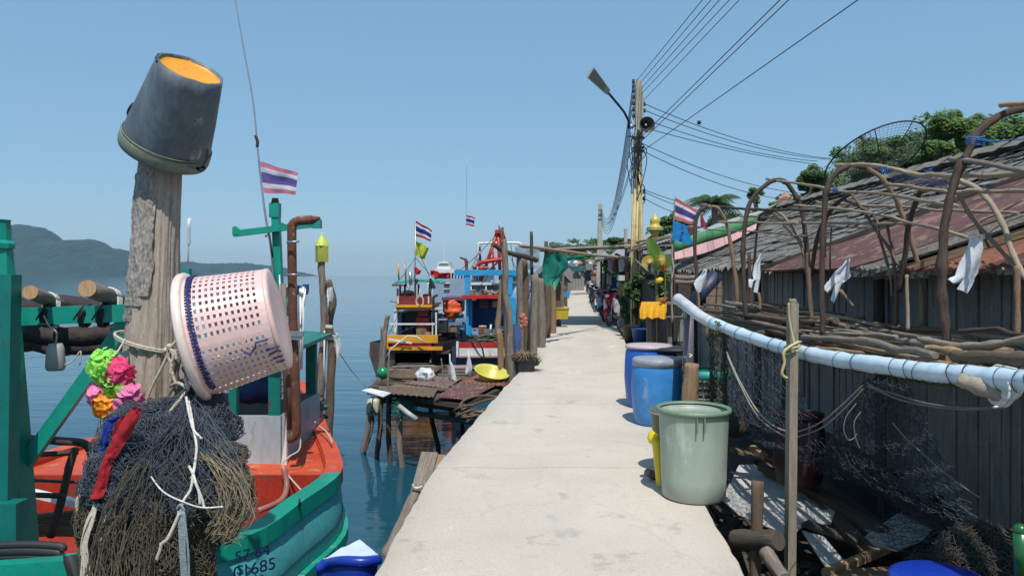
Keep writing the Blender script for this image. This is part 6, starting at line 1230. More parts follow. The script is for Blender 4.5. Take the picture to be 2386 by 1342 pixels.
mb = MB(); mb.tube(smooth_path([P(1567, 600, 10.95), P(1570, 625, 10.95), P(1566, 650, 10.95)], 4), .007, 5); build('pole_cord', mb, M_ROPE, fp)
poleflag('large faded striped flag on the bamboo pole, above the bright blue one', ((1573, 460), (1627, 492), (1620, 526), (1569, 510)), 11, [plain('worn_flag_red', (.46, .12, .11), rough=.8, bump=0), plain('worn_flag_white', (.68, .58, .66), rough=.8, bump=0), plain('worn_flag_navy', (.04, .035, .17), rough=.8, bump=0)], ST, 3.3, None, amp=.025)
bf = poleflag('bright blue flag with a small emblem on the bamboo pole', ((1568, 514), (1597, 524), (1617, 571), (1567, 560)), 10.95, [cloth('cerulean_flag', (.01, .27, .62), (.008, .22, .54), .35)], None, 5, None, amp=.02)
mb = MB(); ec = P(1590, 543, 10.88)
mb.lathe([(0, -.004), (.022, -.004), (.022, .004), (0, .004)], ec+Vector((0, 0, .01)), (0, 1, 0), 12); mb.box(ec+Vector((0, 0, .045)), (.014, .006, .03)); mb.box(ec+Vector((0, 0, .07)), (.006, .006, .03)); mb.box(ec+Vector((0, 0, -.035)), (.05, .006, .008)); mb.box(ec+Vector((.0, 0, -.02)), (.012, .006, .04)); build('emblem', mb, plain('emblem_purple', (.07, .04, .2)), bf)
mb = MB(); mb.strip([(P(1633, 500, 13), P(1636, 500, 13)), (P(1632, 515, 13), P(1642, 516, 13)), (P(1633, 532, 13), P(1646, 530, 13))], .03, 5, 1, .02); solo('red_pennant', mb, cloth('rose_pennant', (.5, .04, .09), None, .35), 'small rose red pennant half hidden behind the farthest hoop', 'flag')
# golden finial shrine
t = thing('golden_finial', 'golden bulb shaped shrine finial rising behind the pale lean-to roof', 'finial', P(1526, 560, 26)); mb = MB()
c_ = P(1526, 556, 26); u_ = 26/F
mb.lathe([(0, -.1), (.10, -.1), (.12, 8*u_), (.16, 12*u_), (.20, 22*u_), (.30, 25*u_), (.22, 28*u_), (.16, 31*u_), (.165, 36*u_), (.18, 42*u_), (.14, 48*u_), (.07, 52*u_), (.035, 55*u_), (.02, 59*u_), (0, 60*u_)], c_, seg=20, fn=lambda th, z: .05*math.sin(10*th)); build('bulb', mb, plain('dull_gold_paint', (.62, .47, .10), (.48, .34, .06), .45, metal=.1, fine=.2), t)
mb = MB(); mb.lathe([(.22, 16*u_), (.32, 20*u_), (.26, 27*u_), (.2, 27*u_)], c_, seg=12, fn=lambda th, z: .15*math.sin(6*th)); build('petal_ring', mb, plain('pale_gold_paint', (.62, .53, .22), rough=.5), t)
# houses behind: pink and green curved roof edge
t = thing('shack', 'shack with pink boarded eave under a rounded green roof roll beside the blue flag', 'house', P(1680, 640, 14))
mb = MB(); up_ = smooth_path([P(1572, 588, 14.2), P(1640, 566, 14.4), (P(1700, 548, 14.7)), P(1765, 520, 15)], 5); lo_ = smooth_path([P(1572, 605, 14.1), P(1640, 590, 14.3), P(1700, 566, 14.6), P(1765, 532, 14.9)], 5)
capg = [[a, b] for a, b in zip(up_, lo_)]; mb.grid(capg); mb.grid([[b, b+Vector((0, .06, 0))] for a, b in capg]); build('pink_eave', mb, mat('dusty_pink_board', (.55, .33, .33), (.45, .26, .27), .7, 3, stretch=(1, 1, .2), fine=.2), t)
mb = MB(); p_ = [a+Vector((0, .12, .10)) for a in up_]; mb.tube(p_, [.06]+[.12]*(len(p_)-2)+[.08], 10, jit=.04); build('green_roll', mb, plain('grass_green_tarp', (.06, .22, .09), (.04, .16, .07), .7, bump=.4), t)
mb = MB(); mb.grid([[a+Vector((0, .2, .15)), a+Vector((1.6, 3.0, .75))] for a in up_]); build('roof', mb, M_ZINC2, t)
mb = MB(); ebox(mb, 1480, 700, 1600, 596, 24, .1); ebox(mb, 1580, 700, 1770, 580, 19, .1); build('wall', mb, W_DARK, t)
mb = MB(); mb.lathe([(.12, 0), (.11, .12), (.2, .15), (.2, .18), (0, .2)], P(1612, 548, 15.5), seg=12); build('chimney_pot', mb, plain('brown_pot', (.25, .16, .12)), t)

# ---------------------------------------------------------------- big thatched hut
hut = thing('hut', 'long dark boarded hut with grey shingled roof behind the bent branch hoops', 'hut', (5, 10, -.4))
XE, ZE, XR, ZR = 3.25, 1.70, 6.5, 3.22
def roofz(x): return ZE+(ZR-ZE)*(x-XE)/(XR-XE)
mb = MB(); NR = 21; y_s, y_e = 3.2, 15.6
sl = Vector((XR-XE, 0, ZR-ZE)); SL = sl.length; sl.normalize(); nn = Vector((-sl.z, 0, sl.x))
for r_ in range(NR):
    y = max(y_s, 8.75-1.05*(sl.x*SL*r_/NR))
    while y < y_e+r_*.105:
        w_ = rnd(.12, .26); s0 = SL*r_/NR-.03+rnd(-.035, .03); s1 = SL*(r_+1.35)/NR; lift = .018+rnd(0, .014); sagz = -.05*math.sin(math.pi*r_/NR)+.05*fb((r_*.4, y*.5, 0), 1)
        a = Vector((XE, y, ZE+sagz))+sl*s0; b = Vector((XE, y, ZE+sagz))+sl*s1
        mb.m = random.choices((0, 1), (.75, .25))[0]; o1 = Vector((0, 0, rnd(-.01, .012)))
        dn = .05 if r_ == 0 else 0; tip = Vector((0, w_*rnd(.3, .7), 0))
        q0 = a+nn*lift; q1 = a+Vector((0, w_-.01, 0))+nn*lift+o1; 
        b9 = len(mb.v); mid = (q0+q1)/2-sl*rnd(.0, .03)-Vector((0, 0, dn))
        mb.v += [q0, mid, q1, b+Vector((0, w_-.01, 0))+nn*.012, b+nn*.012, q0-nn*.02, mid-nn*.02, q1-nn*.02]
        mb.face((b9, b9+1, b9+2, b9+3, b9+4)[::-1], ((0, 0), (w_/2, 0), (w_, 0), (w_, .3), (0, .3))[::-1], False); mb.face((b9+5, b9+6, b9+1, b9), ((0, 0), (.1, 0), (.1, .02), (0, .02)), False); mb.face((b9+6, b9+7, b9+2, b9+1), ((0, 0), (.1, 0), (.1, .02), (0, .02)), False)
        y += w_
build('roof_shingles', mb, [M_ASBEST, mat('lighter_grey_tile', (.27, .255, .23), (.16, .145, .13), .95, 9, c3=(.1, .09, .08), bump=.6, fine=.5)], hut)
mb = MB(); mb.poly([(XE+.05, 3.2, ZE-.06), (XR, 3.2, ZR-.07), (XR, y_e+2.2, ZR-.03), (XE+.05, y_e, ZE-.02)], (.01, 0, -.03)); mb.poly([(XR, y_s, ZR), (10.5, y_s, 1.6), (10.5, 17.5, 1.6), (XR, 17.5, ZR)], (0, 0, -.04)); build('roof_deck', mb, W_DARK, hut)
mb = MB(); p_ = [(XR+.05*fb((i*.4, 0, 0), 1), y_s+i*.45, ZR+.05+.06*fb((i*.5, 3, 0), 1)) for i in range(33)]; mb.tube(p_, .07, 8, jit=.2)
for i in range(34): y = y_s+i*.43; cc = Vector((XR-.05, y, ZR+.05)); mb.grid([[cc+Vector((-.25, -.15, -.07)), cc+Vector((-.25, .16, -.05))], [cc+Vector((0, -.17, .07+rnd(0, .05))), cc+Vector((0, .17, .09))], [cc+Vector((.25, -.15, -.07)), cc+Vector((.25, .16, -.05))]])
build('ridge_tiles', mb, M_ASBEST, hut)
mb = MB(); y = 2.6
while y < 14.4:
    w_ = rnd(.085, .15); g = rnd(.004, .018) if random.random() < .8 else rnd(.02, .045); zt = ZE+.10+rnd(-.05, .05); zb_ = -.35+rnd(-.15, .12)+max(0, 6-y)*-.06
    mb.box((3.62+rnd(-.012, .012), y+w_/2, (zt+zb_)/2), (.022, w_, zt-zb_), Matrix.Rotation(rnd(-.012, .012), 3, 'X') @ Matrix.Rotation(rnd(-.03, .03), 3, 'Z')); y += w_+g
mb.box((3.68, 8.5, 1.35), (.06, 12, .08)); mb.box((3.68, 8.5, .4), (.06, 12, .08)); build('plank_wall', mb, W_WALL, hut)
mb = MB(); y = 3.3
for k in range(30):
    mb.box((3.62+k*.11, 14.4, .9), (.10, .03, 2.2+k*.0))
build('end_wall', mb, W_DARK, hut)
mb = MB(); mb.box((3.9, 8.6, .4), (.03, 12.4, 3.0)); build('gap_shade_sheet', mb, plain('gap_shade_dark', (.05, .05, .055)), hut)  # dark sheet added behind the boards, paints the shade in their gaps
for y in (3.3, 7.0, 10.5, 14.2): mb = MB(); stick(mb, [(3.5, y, -1.2), (3.5, y, .4), (3.48, y, ZE)], .055, .05); build('wall_post', mb, W_DARK, hut)
# rusty lean-to sheets in front of the near half of the hut roof
def lz(x, o=0): return 1.6+.42*(x-3.3)+o
t = thing('sheet_roof', 'maroon rusted sheet roof rising to the right over the near end of the hut', 'roof sheets', (4.5, 7, 1.5))
def rsheet(nm_, x0, x1, ya, yb, o, mt, th=.03, dx=0):
    mb = MB(); mb.sheet((x0, ya, lz(x0, o)), (x1, ya+dx, lz(x1, o)), (x1, yb+dx, lz(x1, o)), (x0, yb, lz(x0, o)), int((x1-x0)/.05), 4, fn=lambda u, v: .008*math.sin(u*(x1-x0)*40)+.02*fb((u*5, v*3, x0), 1), th=th); return build(nm_, mb, mt, t)
def hp(x, o=0): return ZE+(ZR-ZE)*(x-XE)/(XR-XE)+.03+o
def strip_sheet(nm_, ya, yb, o, mt, th=.02, xa=3.02, xb=6.6):
    """corrugated sheet lying on the roof plane between two slanted lines"""
    k = -1.05; mb = MB(); mb.sheet((xa, yb-k*0, hp(xa, o)), (xb, yb+k*(xb-xa), hp(xb, o)), (xb, ya+k*(xb-xa), hp(xb, o)), (xa, ya, hp(xa, o)), 50, 26, fn=lambda u, v: .006*math.sin(v*(ya-yb)*70)+.02*fb((u*5, v*3, ya), 1), th=th); return build(nm_, mb, mt, t)
strip_sheet('upper_sheet', 8.85, 6.55, .03, M_RUSTSHEET)
mb = MB(); mb.bar((3.0, 8.9, hp(3.0, .06)), (6.6, 8.9-3.78, hp(6.6, .06)), .05, .06); build('rake_board', mb, W_DARK, t)
strip_sheet('patched_strip', 6.5, 6.2, .01, M_ASBEST)
mb = MB(); mb.bar((3.0, 6.08, hp(3.0, -.03)), (6.6, 6.08-3.78, hp(6.6, -.03)), .14, .05); build('shadow_strip', mb, W_DARK, t)  # dark strip stands in for the shadow below the grey band
t2 = t; t = thing('sheet_roof', 'orange rusted lower roof sheets at the right edge below the maroon sheet', 'roof sheets', (4.5, 5.3, 1.4))
strip_sheet('lower_sheet', 5.85, 4.75, .0, M_RUSTOR)
strip_sheet('edge_sheet', 4.7, 3.6, .02, M_RUSTSHEET)
mb = MB(); mb.bar((3.0, 5.5, hp(3.0, .05)), (6.6, 5.5-3.78, hp(6.6, .05)), .05, .05); build('batten', mb, W_TAN, t)
mb = MB(); 
for k in range(14): y = 5.5-k*.09; mb.box((3.12, y, hp(3.12)-.03), (.05, rnd(.04, .08), rnd(.03, .07)), Matrix.Rotation(rnd(-.5, .5), 3, 'X'))
build('broken_edge', mb, plain('pale_crumbling_tile', (.32, .29, .25), (.2, .17, .14), .9), t)
mb = MB()
for k in range(22): y = 7.0-k*.075; mb.box((3.08+rnd(-.02, .02), y, hp(3.1)-.03+rnd(-.02, .02)), (.05, rnd(.04, .09), rnd(.04, .09)), Matrix.Rotation(rnd(-.6, .6), 3, 'X'))
solo('tile_fragments', mb, plain('chalky_tile', (.36, .34, .30), (.24, .22, .19), .9), 'row of broken pale tile ends along the maroon eave above the board wall', 'tiles')

# satellite dish
t = thing('satellite_dish', 'large black mesh satellite dish tilted on the roof beside the green trees', 'satellite dish', P(2050, 420, 20)); cD = P(2042, 372, 20); aD = Vector((-.22, .50, .84)).normalized(); q = aD.to_track_quat('Z', 'Y').to_matrix(); RD = 1.36
e1 = Vector((.985, 0, .17)).normalized()
mb = MB()
def dp(r, a): return cD+q @ Vector((math.cos(a)*r, math.sin(a)*r, .30*(r/RD)**2-.2))
for k in range(18): r_ = RD*(k+1)/18; mb.tube([dp(r_, 2*math.pi*i/48) for i in range(49)], .0045, 3, cap=False)
for k in range(72): a = 2*math.pi*k/72; mb.tube([dp(RD*j/5, a) for j in range(1, 6)], .0035, 3, cap=False)
build('mesh_bowl', mb, plain('black_wire_mesh', (.03, .03, .032), bump=0), t)
mb = MB(); mb.tube([dp(RD, 2*math.pi*i/60) for i in range(61)], .022, 6, cap=False)
for k in range(8): a = 2*math.pi*k/8; mb.tube([dp(RD*j/6, a)-aD*.01 for j in range(0, 7)], .014, 5)
build('frame_ribs', mb, M_BLACK, t)
top_ = cD+aD*.75; mb = MB()
for a in (.4, 2.5, 4.6): mb.tube([dp(RD*.55, a), top_], .012, 5)
build('feed_leg', mb, M_BLACK, t)
mb = MB(); mb.lathe([(0, -.12), (.06, -.12), (.06, .05), (.1, .08), (.1, .1), (0, .1)], top_, aD, 10); build('feed_horn', mb, M_STEEL, t)
mb = MB(); mb.tube([cD-aD*.2, cD-aD*.5, cD-Vector((0, 0, 2.2))], .05, 8); build('mount_post', mb, M_STEEL, t)
mb = MB(); mb.tube(smooth_path([P(2013, 322, 20), P(2018, 310, 20), P(2028, 314, 20), P(2030, 330, 20)], 3), .012, 5); build('feed_bracket', mb, M_STEEL, t)

# ---------------------------------------------------------------- hillside, trees, palm
mb = MB(); rows = []
for i in range(40):
    yy = 14+i*5.5; rows.append([])
    for k in range(16):
        x = yy*.30+5+k*(5+yy*.04); h_ = max(0, 1-abs(math.exp(-k*.33)))*(8.5+yy*.09)*min(1, (yy-10)/30)*max(.3, 1-yy/320); rows[-1].append((x, yy, -.6+h_+.8*fb((x*.08, yy*.08, 0), 1)))
mb.grid(rows); struct('hillside', mb, mat('overgrown_slope', (.035, .055, .02), (.06, .05, .03), .95, .5, bump=1, bscale=2, bdist=.3))
hillrows = rows
def hz(x, y):
    i = max(0, min(39, int(round((y-14)/5.5)))); rr = rows[i]; return itp([(p[0], p[2]) for p in rr], x) if x > rr[0][0] else -.6
def tree(label, cx, cy, W_, H_, Y, n, sz, w3, trunk=True, group='trees on the slope behind the huts', clumps=22, asp=1.0):
    c = P(cx, cy, Y); r = (W_/F*Y/2, W_/F*Y/2*.8, H_/F*Y/2); t = thing('tree', label, 'tree', (c.x, c.y, hz(c.x, c.y)), group)
    b = Vector((c.x, c.y, hz(c.x, c.y)-.5)); mb = MB(); stick(mb, [b, b.lerp(c, .6)+Vector((.2, 0, 0)), c], .22 if H_ > 80 else .14, .08, 5, 9, .05, .15)
    for k in range(9): d = Vector((rnd(-1, 1), rnd(-1, 1), rnd(.1, .9))); s = b.lerp(c, rnd(.6, 1)); stick(mb, [s, s+Vector((d.x*r[0]*.4, d.y*r[1]*.4, d.z*r[2]*.5)), s+Vector((d.x*r[0]*.8, d.y*r[1]*.8, d.z*r[2]*.8))], .05, .02, 3, 5, 0, .05)
    build('trunk', mb, W_BARK, t); mb = MB(); leafcloud(mb, c, r, n, sz, clumps, w3=w3); build('crown', mb, LV, t); return t
tree('tallest bright green tree standing above the ridge right of the dish', 2228, 325, 150, 165, 42, 15000, .20, (.05, .35, .6), clumps=40)
tree('lower spreading part-hidden green tree just right of the dish', 2175, 365, 110, 80, 40, 6500, .20, (.15, .45, .4))
tree('round bush topped tree left of the dish under the service cables', 1888, 425, 82, 95, 36, 5500, .17, (.6, .32, .08))
tree('spindly tree with thin crown right of the palm', 1757, 458, 44, 56, 32, 750, .13, (.5, .4, .1), clumps=9)
tree('green tree beyond the nearest tall hoop at the top right edge', 2355, 330, 160, 110, 55, 9000, .28, (.25, .45, .3), clumps=26)
tree('dark tree seen through the mesh of the dish', 2070, 385, 170, 120, 46, 8000, .24, (.35, .4, .25), clumps=26)
tree('dark rounded tree behind the palm and the golden finial', 1580, 530, 100, 70, 60, 3800, .28, (.6, .35, .05))
tree('distant dark tree left of the golden finial', 1440, 565, 60, 26, 75, 1800, .28, (.8, .2, .0))
tree('dark tree right of the palm, low behind the roofs', 1700, 520, 120, 50, 70, 3000, .32, (.7, .3, .0))
tree('small dark tree behind the pinkish roof ornament', 1840, 478, 100, 60, 50, 3200, .24, (.7, .28, .02))
mb = MB()
for k in range(60):
    px = rnd(1900, 2480); Y = rnd(50, 95); y_ = itp([(1900, 445), (1960, 400), (2050, 345), (2140, 322), (2250, 315), (2386, 285), (2480, 265)], px)+rnd(8, 80); c_ = P(px, y_, Y); leafcloud(mb, c_, (3.0, 3.0, 1.9), 620, .36, 8, w3=(.3, .42, .28))
props(build('woodland', mb, LV), kind='stuff')
mb = MB()
for k in range(46):
    px = rnd(1290, 1960); Y = rnd(95, 150); y_ = itp([(1290, 585), (1400, 570), (1500, 560), (1600, 545), (1700, 520), (1850, 480), (1960, 450)], px)+rnd(2, 30); c_ = P(px, y_, Y); leafcloud(mb, c_, (3.2, 3, 1.8), 300, .55, 7, w3=(.6, .35, .05))
props(build('woodland', mb, LV), kind='stuff')
bush('pale dusty bush above the far end of the walkway', P(1302, 580, 60), (1.2, 1.2, .7), 1800, .13, (.2, .4, .4), 'bush')
# palm
pm = thing('palm_tree', 'coconut palm standing behind the huts between the flags and the spindly tree', 'palm', P(1665, 560, 38)); hc_ = P(1665, 478, 38)
mb = MB(); stick(mb, [P(1668, 640, 38), P(1666, 560, 38), hc_], .2, .16, 6, 10); build('trunk', mb, W_GREY, pm)
for k in range(22):
    a = 2*math.pi*k/22+rnd(-.1, .1); el_ = rnd(.0, 1.2); L = rnd(1.6, 2.1); mb = MB(); d = Vector((math.cos(a), math.sin(a)*.9, 0)); rib = [hc_+d*L*s*math.cos(el_*(1-s*.4))+Vector((0, 0, L*(math.sin(el_)*s-.75*s*s))) for s in [i/14 for i in range(15)]]
    mb.tube(rib, [.03, .008], 4)
    for i in range(1, 15):
        s = i/14; tg = (rib[i]-rib[i-1]).normalized(); sd_ = tg.cross(Vector((0, 0, 1))).normalized(); ll = .55*math.sin(math.pi*min(1, s*.85+.12))
        for sg in (-1, 1):
            for e in (0, .5):
                p_ = rib[i]-tg*e*.1; tip = p_+sd_*sg*ll*.75+tg*ll*.5+Vector((0, 0, -ll*.55)); b = len(mb.v); mb.m = random.choice((0, 0, 1)); mb.v += [p_-tg*.03, p_+tg*.03, tip]; mb.face((b, b+1, b+2), ((0, 0), (1, 0), (.5, 1)), False)
    build('frond', mb, LV, pm)
mb = bag_blob(P(1829, 470, 27), (.28, .22, .28), 31); solo('roof_ornament', mb, plain('dusty_terracotta', (.42, .24, .18), (.3, .15, .1), .9), 'pinkish terracotta pot shape on the roofs behind the second hoop', 'ornament')
# ---------------------------------------------------------------- bent branch hoops over the stick rack
def hoop(label, pts, X, r0, r1, mt=None, name='bent_hoop', grp='bent branch hoops over the stick rack'):
    P3 = []
    for p in pts:
        xx = p[2] if len(p) > 2 else X; P3.append(PX(p[0], p[1], xx) if p[0]-CX > 40 else P(p[0], p[1], 6))
    mb = MB(); stick(mb, P3, r0*.72, r1*.75, 6, 9, .07, .012); return solo(name, mb, mt or W_BARK, label, 'hoop', grp)
def hoopY(label, pts, Y, r0, r1, mt=None):
    mb = MB(); stick(mb, [P(p[0], p[1], Y+(p[2] if len(p) > 2 else 0)) for p in pts], r0*.72, r1*.75, 6, 9, .07, .012); return solo('bent_hoop', mb, mt or W_BARK, label, 'hoop', 'bent branch hoops over the stick rack')
M_HD = wood('dark_bent_branch', (.12, .085, .07), (.06, .042, .035), (.2, .15, .12)); M_HL = wood('tan_bent_branch', (.34, .22, .15), (.22, .14, .09), (.12, .08, .05))
hoopY('farthest and smallest hoop, dark left leg, beside the flags', [(1628, 740), (1622, 640), (1619, 560), (1624, 505), (1640, 483), (1658, 480)], 9.4, .035, .028, M_HD)
hoopY('reddish tan right leg of the farthest hoop', [(1650, 480), (1672, 486), (1690, 515), (1702, 570), (1712, 640), (1720, 720)], 9.4, .030, .034, M_HL)
hoopY('second hoop from the far end, dark round arch with both legs standing', [(1738, 735), (1732, 650), (1732, 570), (1742, 490), (1765, 448), (1800, 422), (1828, 424), (1850, 450), (1868, 490), (1878, 560), (1885, 640), (1886, 750)], 7.6, .032, .030, M_HD)
hoopY('third hoop, dark left half arching over in front of the dish', [(1918, 780), (1914, 700), (1916, 600), (1920, 500), (1926, 440), (1950, 402), (1988, 386), (2025, 392)], 5.7, .030, .026, M_HD)
hoopY('third hoop, lighter brown right half with a cut stub at its shoulder', [(2015, 388), (2045, 408), (2072, 440), (2095, 480), (2115, 530), (2132, 590), (2146, 660), (2152, 760)], 5.7, .024, .028, W_TAN)
hoopY('nearest and tallest hoop, dark thick left leg rising to the top right edge', [(2203, 800), (2196, 700), (2194, 620), (2203, 520), (2220, 440), (2246, 370), (2280, 310), (2325, 272), (2386, 254), (2450, 262), (2520, 330), (2560, 480), (2580, 760)], 4.1, .034, .026, M_HD)
Xs = 3.0
for lb, pts, r, m in (('dark leg leaning left at the foot of the middle back hoop', [(1890, 640), (1903, 560), (1920, 515), (1955, 470), (1985, 452)], .03, M_HD),
 ('dark forked limb dropping right from the peak of the middle back hoop', [(1983, 450), (2005, 480), (2040, 535), (2070, 575), (2105, 640)], .018, W_BARK),
 ('pale forked limbs crossing inside the second hoop', [(1806, 492), (1832, 510), (1852, 540), (1868, 575), (1880, 640)], .024, W_TAN),
 ('dark arch seen behind the second hoop, left side', [(1755, 640), (1762, 560), (1768, 510), (1785, 495), (1808, 491)], .022, M_HD),
 ('thin rod crossing the pale forked limbs inside the second hoop', [(1803, 500), (1830, 530), (1862, 565), (1876, 600)], .014, W_TAN),
 ('thin brown limb hanging in the back row left of the nearest hoop', [(1970, 468), (2010, 485), (2040, 510), (2052, 560), (2070, 620)], .018, W_BARK),
 ('dark back row arch between the third and the nearest hoop', [(2095, 680), (2108, 600), (2120, 520), (2140, 455), (2175, 432), (2210, 420)], .03, M_HD),
 ('straight brown limb in the back row falling right of the nearest hoop', [(2234, 455), (2268, 510), (2320, 570), (2375, 632), (2400, 660)], .020, M_HL),
 ('pale knotted limb in the back row right of the nearest hoop', [(2230, 418), (2262, 432), (2300, 460), (2335, 520), (2360, 590), (2390, 650)], .026, W_PALE),
 ('short pale limb ending above the largest white bag', [(2250, 490), (2275, 520), (2290, 550), (2304, 575)], .015, W_BARK),
 ('thin dark double stem left of the third hoop', [(1922, 600), (1924, 520), (1940, 478)], .018, M_HD),
 ('slim upright dark stem behind the third hoop', [(1935, 690), (1934, 600), (1937, 530)], .012, M_HD),
 ('brown upright limb left of the tan stake in the back row', [(2086, 760), (2088, 660), (2080, 590), (2066, 520)], .020, W_BARK),
 ('thin pale limb bending down right of the centre white bag', [(2048, 548), (2062, 600), (2075, 650), (2078, 690)], .013, W_TAN)):
    hoop(lb, pts, Xs, r, r*.8, m)
for lb, pts, X, r, m in (('straight tan stake standing in the rack left of the nearest hoop', [(2115, 770), (2114, 700), (2113, 640)], 2.6, .016, W_PALE), ('brown pole standing at the far right behind the largest white bag', [(2371, 780), (2371, 700), (2369, 620)], 2.9, .022, M_HL), ('long dark stem beside the pale forked limbs', [(1893, 760), (1884, 660), (1880, 590)], 2.7, .03, W_BARK), ('dark stem beside the second hoop left leg', [(1752, 740), (1748, 660), (1745, 590)], 2.8, .03, M_HD)):
    hoop(lb, pts, X, r, r*.9, m, 'upright_stick', 'upright stakes in the stick rack')
# horizontal poles
for lb, pts, X, r, m in (('pole over the second hoop with a freshly cut orange end', [(1786, 417), (1890, 432), (1960, 446), (2060, 452), (2150, 468), (2235, 481)], 2.72, .018, W_PALE),
 ('pole over the third hoop with a hollow sawn end in front of the dish', [(1949, 386), (2000, 384), (2075, 394), (2140, 407), (2188, 409), (2300, 408), (2420, 404)], 2.62, .024, W_PALE),
 ('thick pale pole tied at the shoulder of the third hoop', [(2066, 430), (2120, 435), (2163, 441), (2232, 450), (2270, 443), (2320, 448), (2440, 450)], 2.80, .020, W_PALE),
 ('pale thin pole running across the back of the third hoop', [(1902, 470), (2000, 478), (2107, 484), (2200, 490), (2373, 497)], 3.05, .017, W_PALE),
 ('long thin branch sloping down to the largest white bag', [(1850, 478), (1920, 484), (1985, 492), (2060, 503), (2107, 515), (2180, 532), (2257, 555)], 2.9, .018, W_PALE),
 ('pale whitish branch crossing the second hoop at mid height', [(1724, 504), (1780, 506), (1841, 518), (1919, 519), (2010, 521), (2113, 521)], 3.0, .018, W_PALE),
 ('dark straight pole crossing the top of the farthest hoop', [(1629, 478), (1700, 484), (1780, 489), (1850, 490), (1925, 492)], 2.75, .022, W_DARK),
 ('cream pole end sticking out left at the farthest hoop shoulder', [(1672, 517), (1740, 518), (1800, 520), (1860, 521)], 2.55, .018, W_PALE),
 ('weathered pole through the upper part of the nearest hoop', [(2213, 370), (2260, 376), (2330, 388), (2420, 402)], 2.50, .022, W_GREY),
 ('short pale pole tied low inside the second hoop', [(1928, 527), (1990, 530), (2050, 535)], 3.0, .013, W_PALE),
 ('thin grey branch low across the farthest two hoops', [(1640, 533), (1700, 538), (1769, 541), (1856, 549), (1890, 550)], 2.95, .014, W_GREY),
 ('freshly cut light pole end at the very top right of the nearest hoop', [(2332, 246), (2360, 243), (2440, 240)], 2.72, .020, W_CUT),
 ('pale slanting rod crossing the maroon sheet roof at the right', [(2225, 545), (2300, 510), (2386, 466)], 3.1, .010, W_PALE),
 ('thin rod slanting across the orange rusted sheets', [(2215, 540), (2280, 555), (2330, 525), (2386, 500)], 3.15, .007, W_PALE)):
    hoop(lb, pts, X, r, r*.8, m, 'long_pole', 'long poles tied along the hoops')
mb = MB()
for k in range(5):
    c_ = P(2272, 328, 4.05); mb.tube([c_+Vector((math.cos(a)*.045, math.sin(a)*.045, .01*k-.02+.01*math.sin(a))) for a in [x*2*math.pi/10 for x in range(11)]], .003, 4)
mb.tube(smooth_path([P(2276, 326, 4.0), P(2310, 330, 4.0), P(2386, 324, 4.0), P(2460, 316, 4.0)], 4), .004, 5); mb.tube(smooth_path([P(2276, 322, 4.0), P(2300, 328, 4.0), P(2330, 329, 4.0)], 4), .005, 5)
solo('blue_twine', mb, plain('bright_blue_twine', (.01, .12, .36), bump=0), 'bright blue twine knotted on the nearest tall hoop', 'twine')
for lb, px, py, Y in (('blue twine knot on the pole in front of the grey ridge', 2166, 403, 4.7), ('blue twine knot at the left end of the pole over the dish', 2058, 397, 5.1), ('blue twine knot where the second hoop meets its top pole', 1945, 443, 6.1)):
    mb = MB()
    for k in range(7): c_ = P(px, py, Y); mb.tube(smooth_path([c_+Vector((rnd(-.03, .03), rnd(-.03, .03), rnd(-.03, .03))) for _ in range(4)], 3), .0025, 4)
    solo('blue_twine', mb, plain('bright_blue_twine', (.01, .12, .36), bump=0), lb, 'twine')
# shade net between hoops
mb = MB(); q_ = [PX(2055, 392, 2.7), PX(2200, 420, 2.7), PX(2210, 440, 3.0), PX(2090, 425, 3.0)]
for k in range(26):
    u = k/25; mb.tube([q_[0].lerp(q_[1], u), q_[3].lerp(q_[2], u)+Vector((0, 0, -.02))], .0016, 3); 
    if k < 12: mb.tube([q_[0].lerp(q_[3], k/11), q_[1].lerp(q_[2], k/11)], .0016, 3)
solo('blue_net', mb, plain('navy_fine_net', (.03, .04, .12), bump=0), 'fine dark blue net stretched between poles under the dish', 'netting')

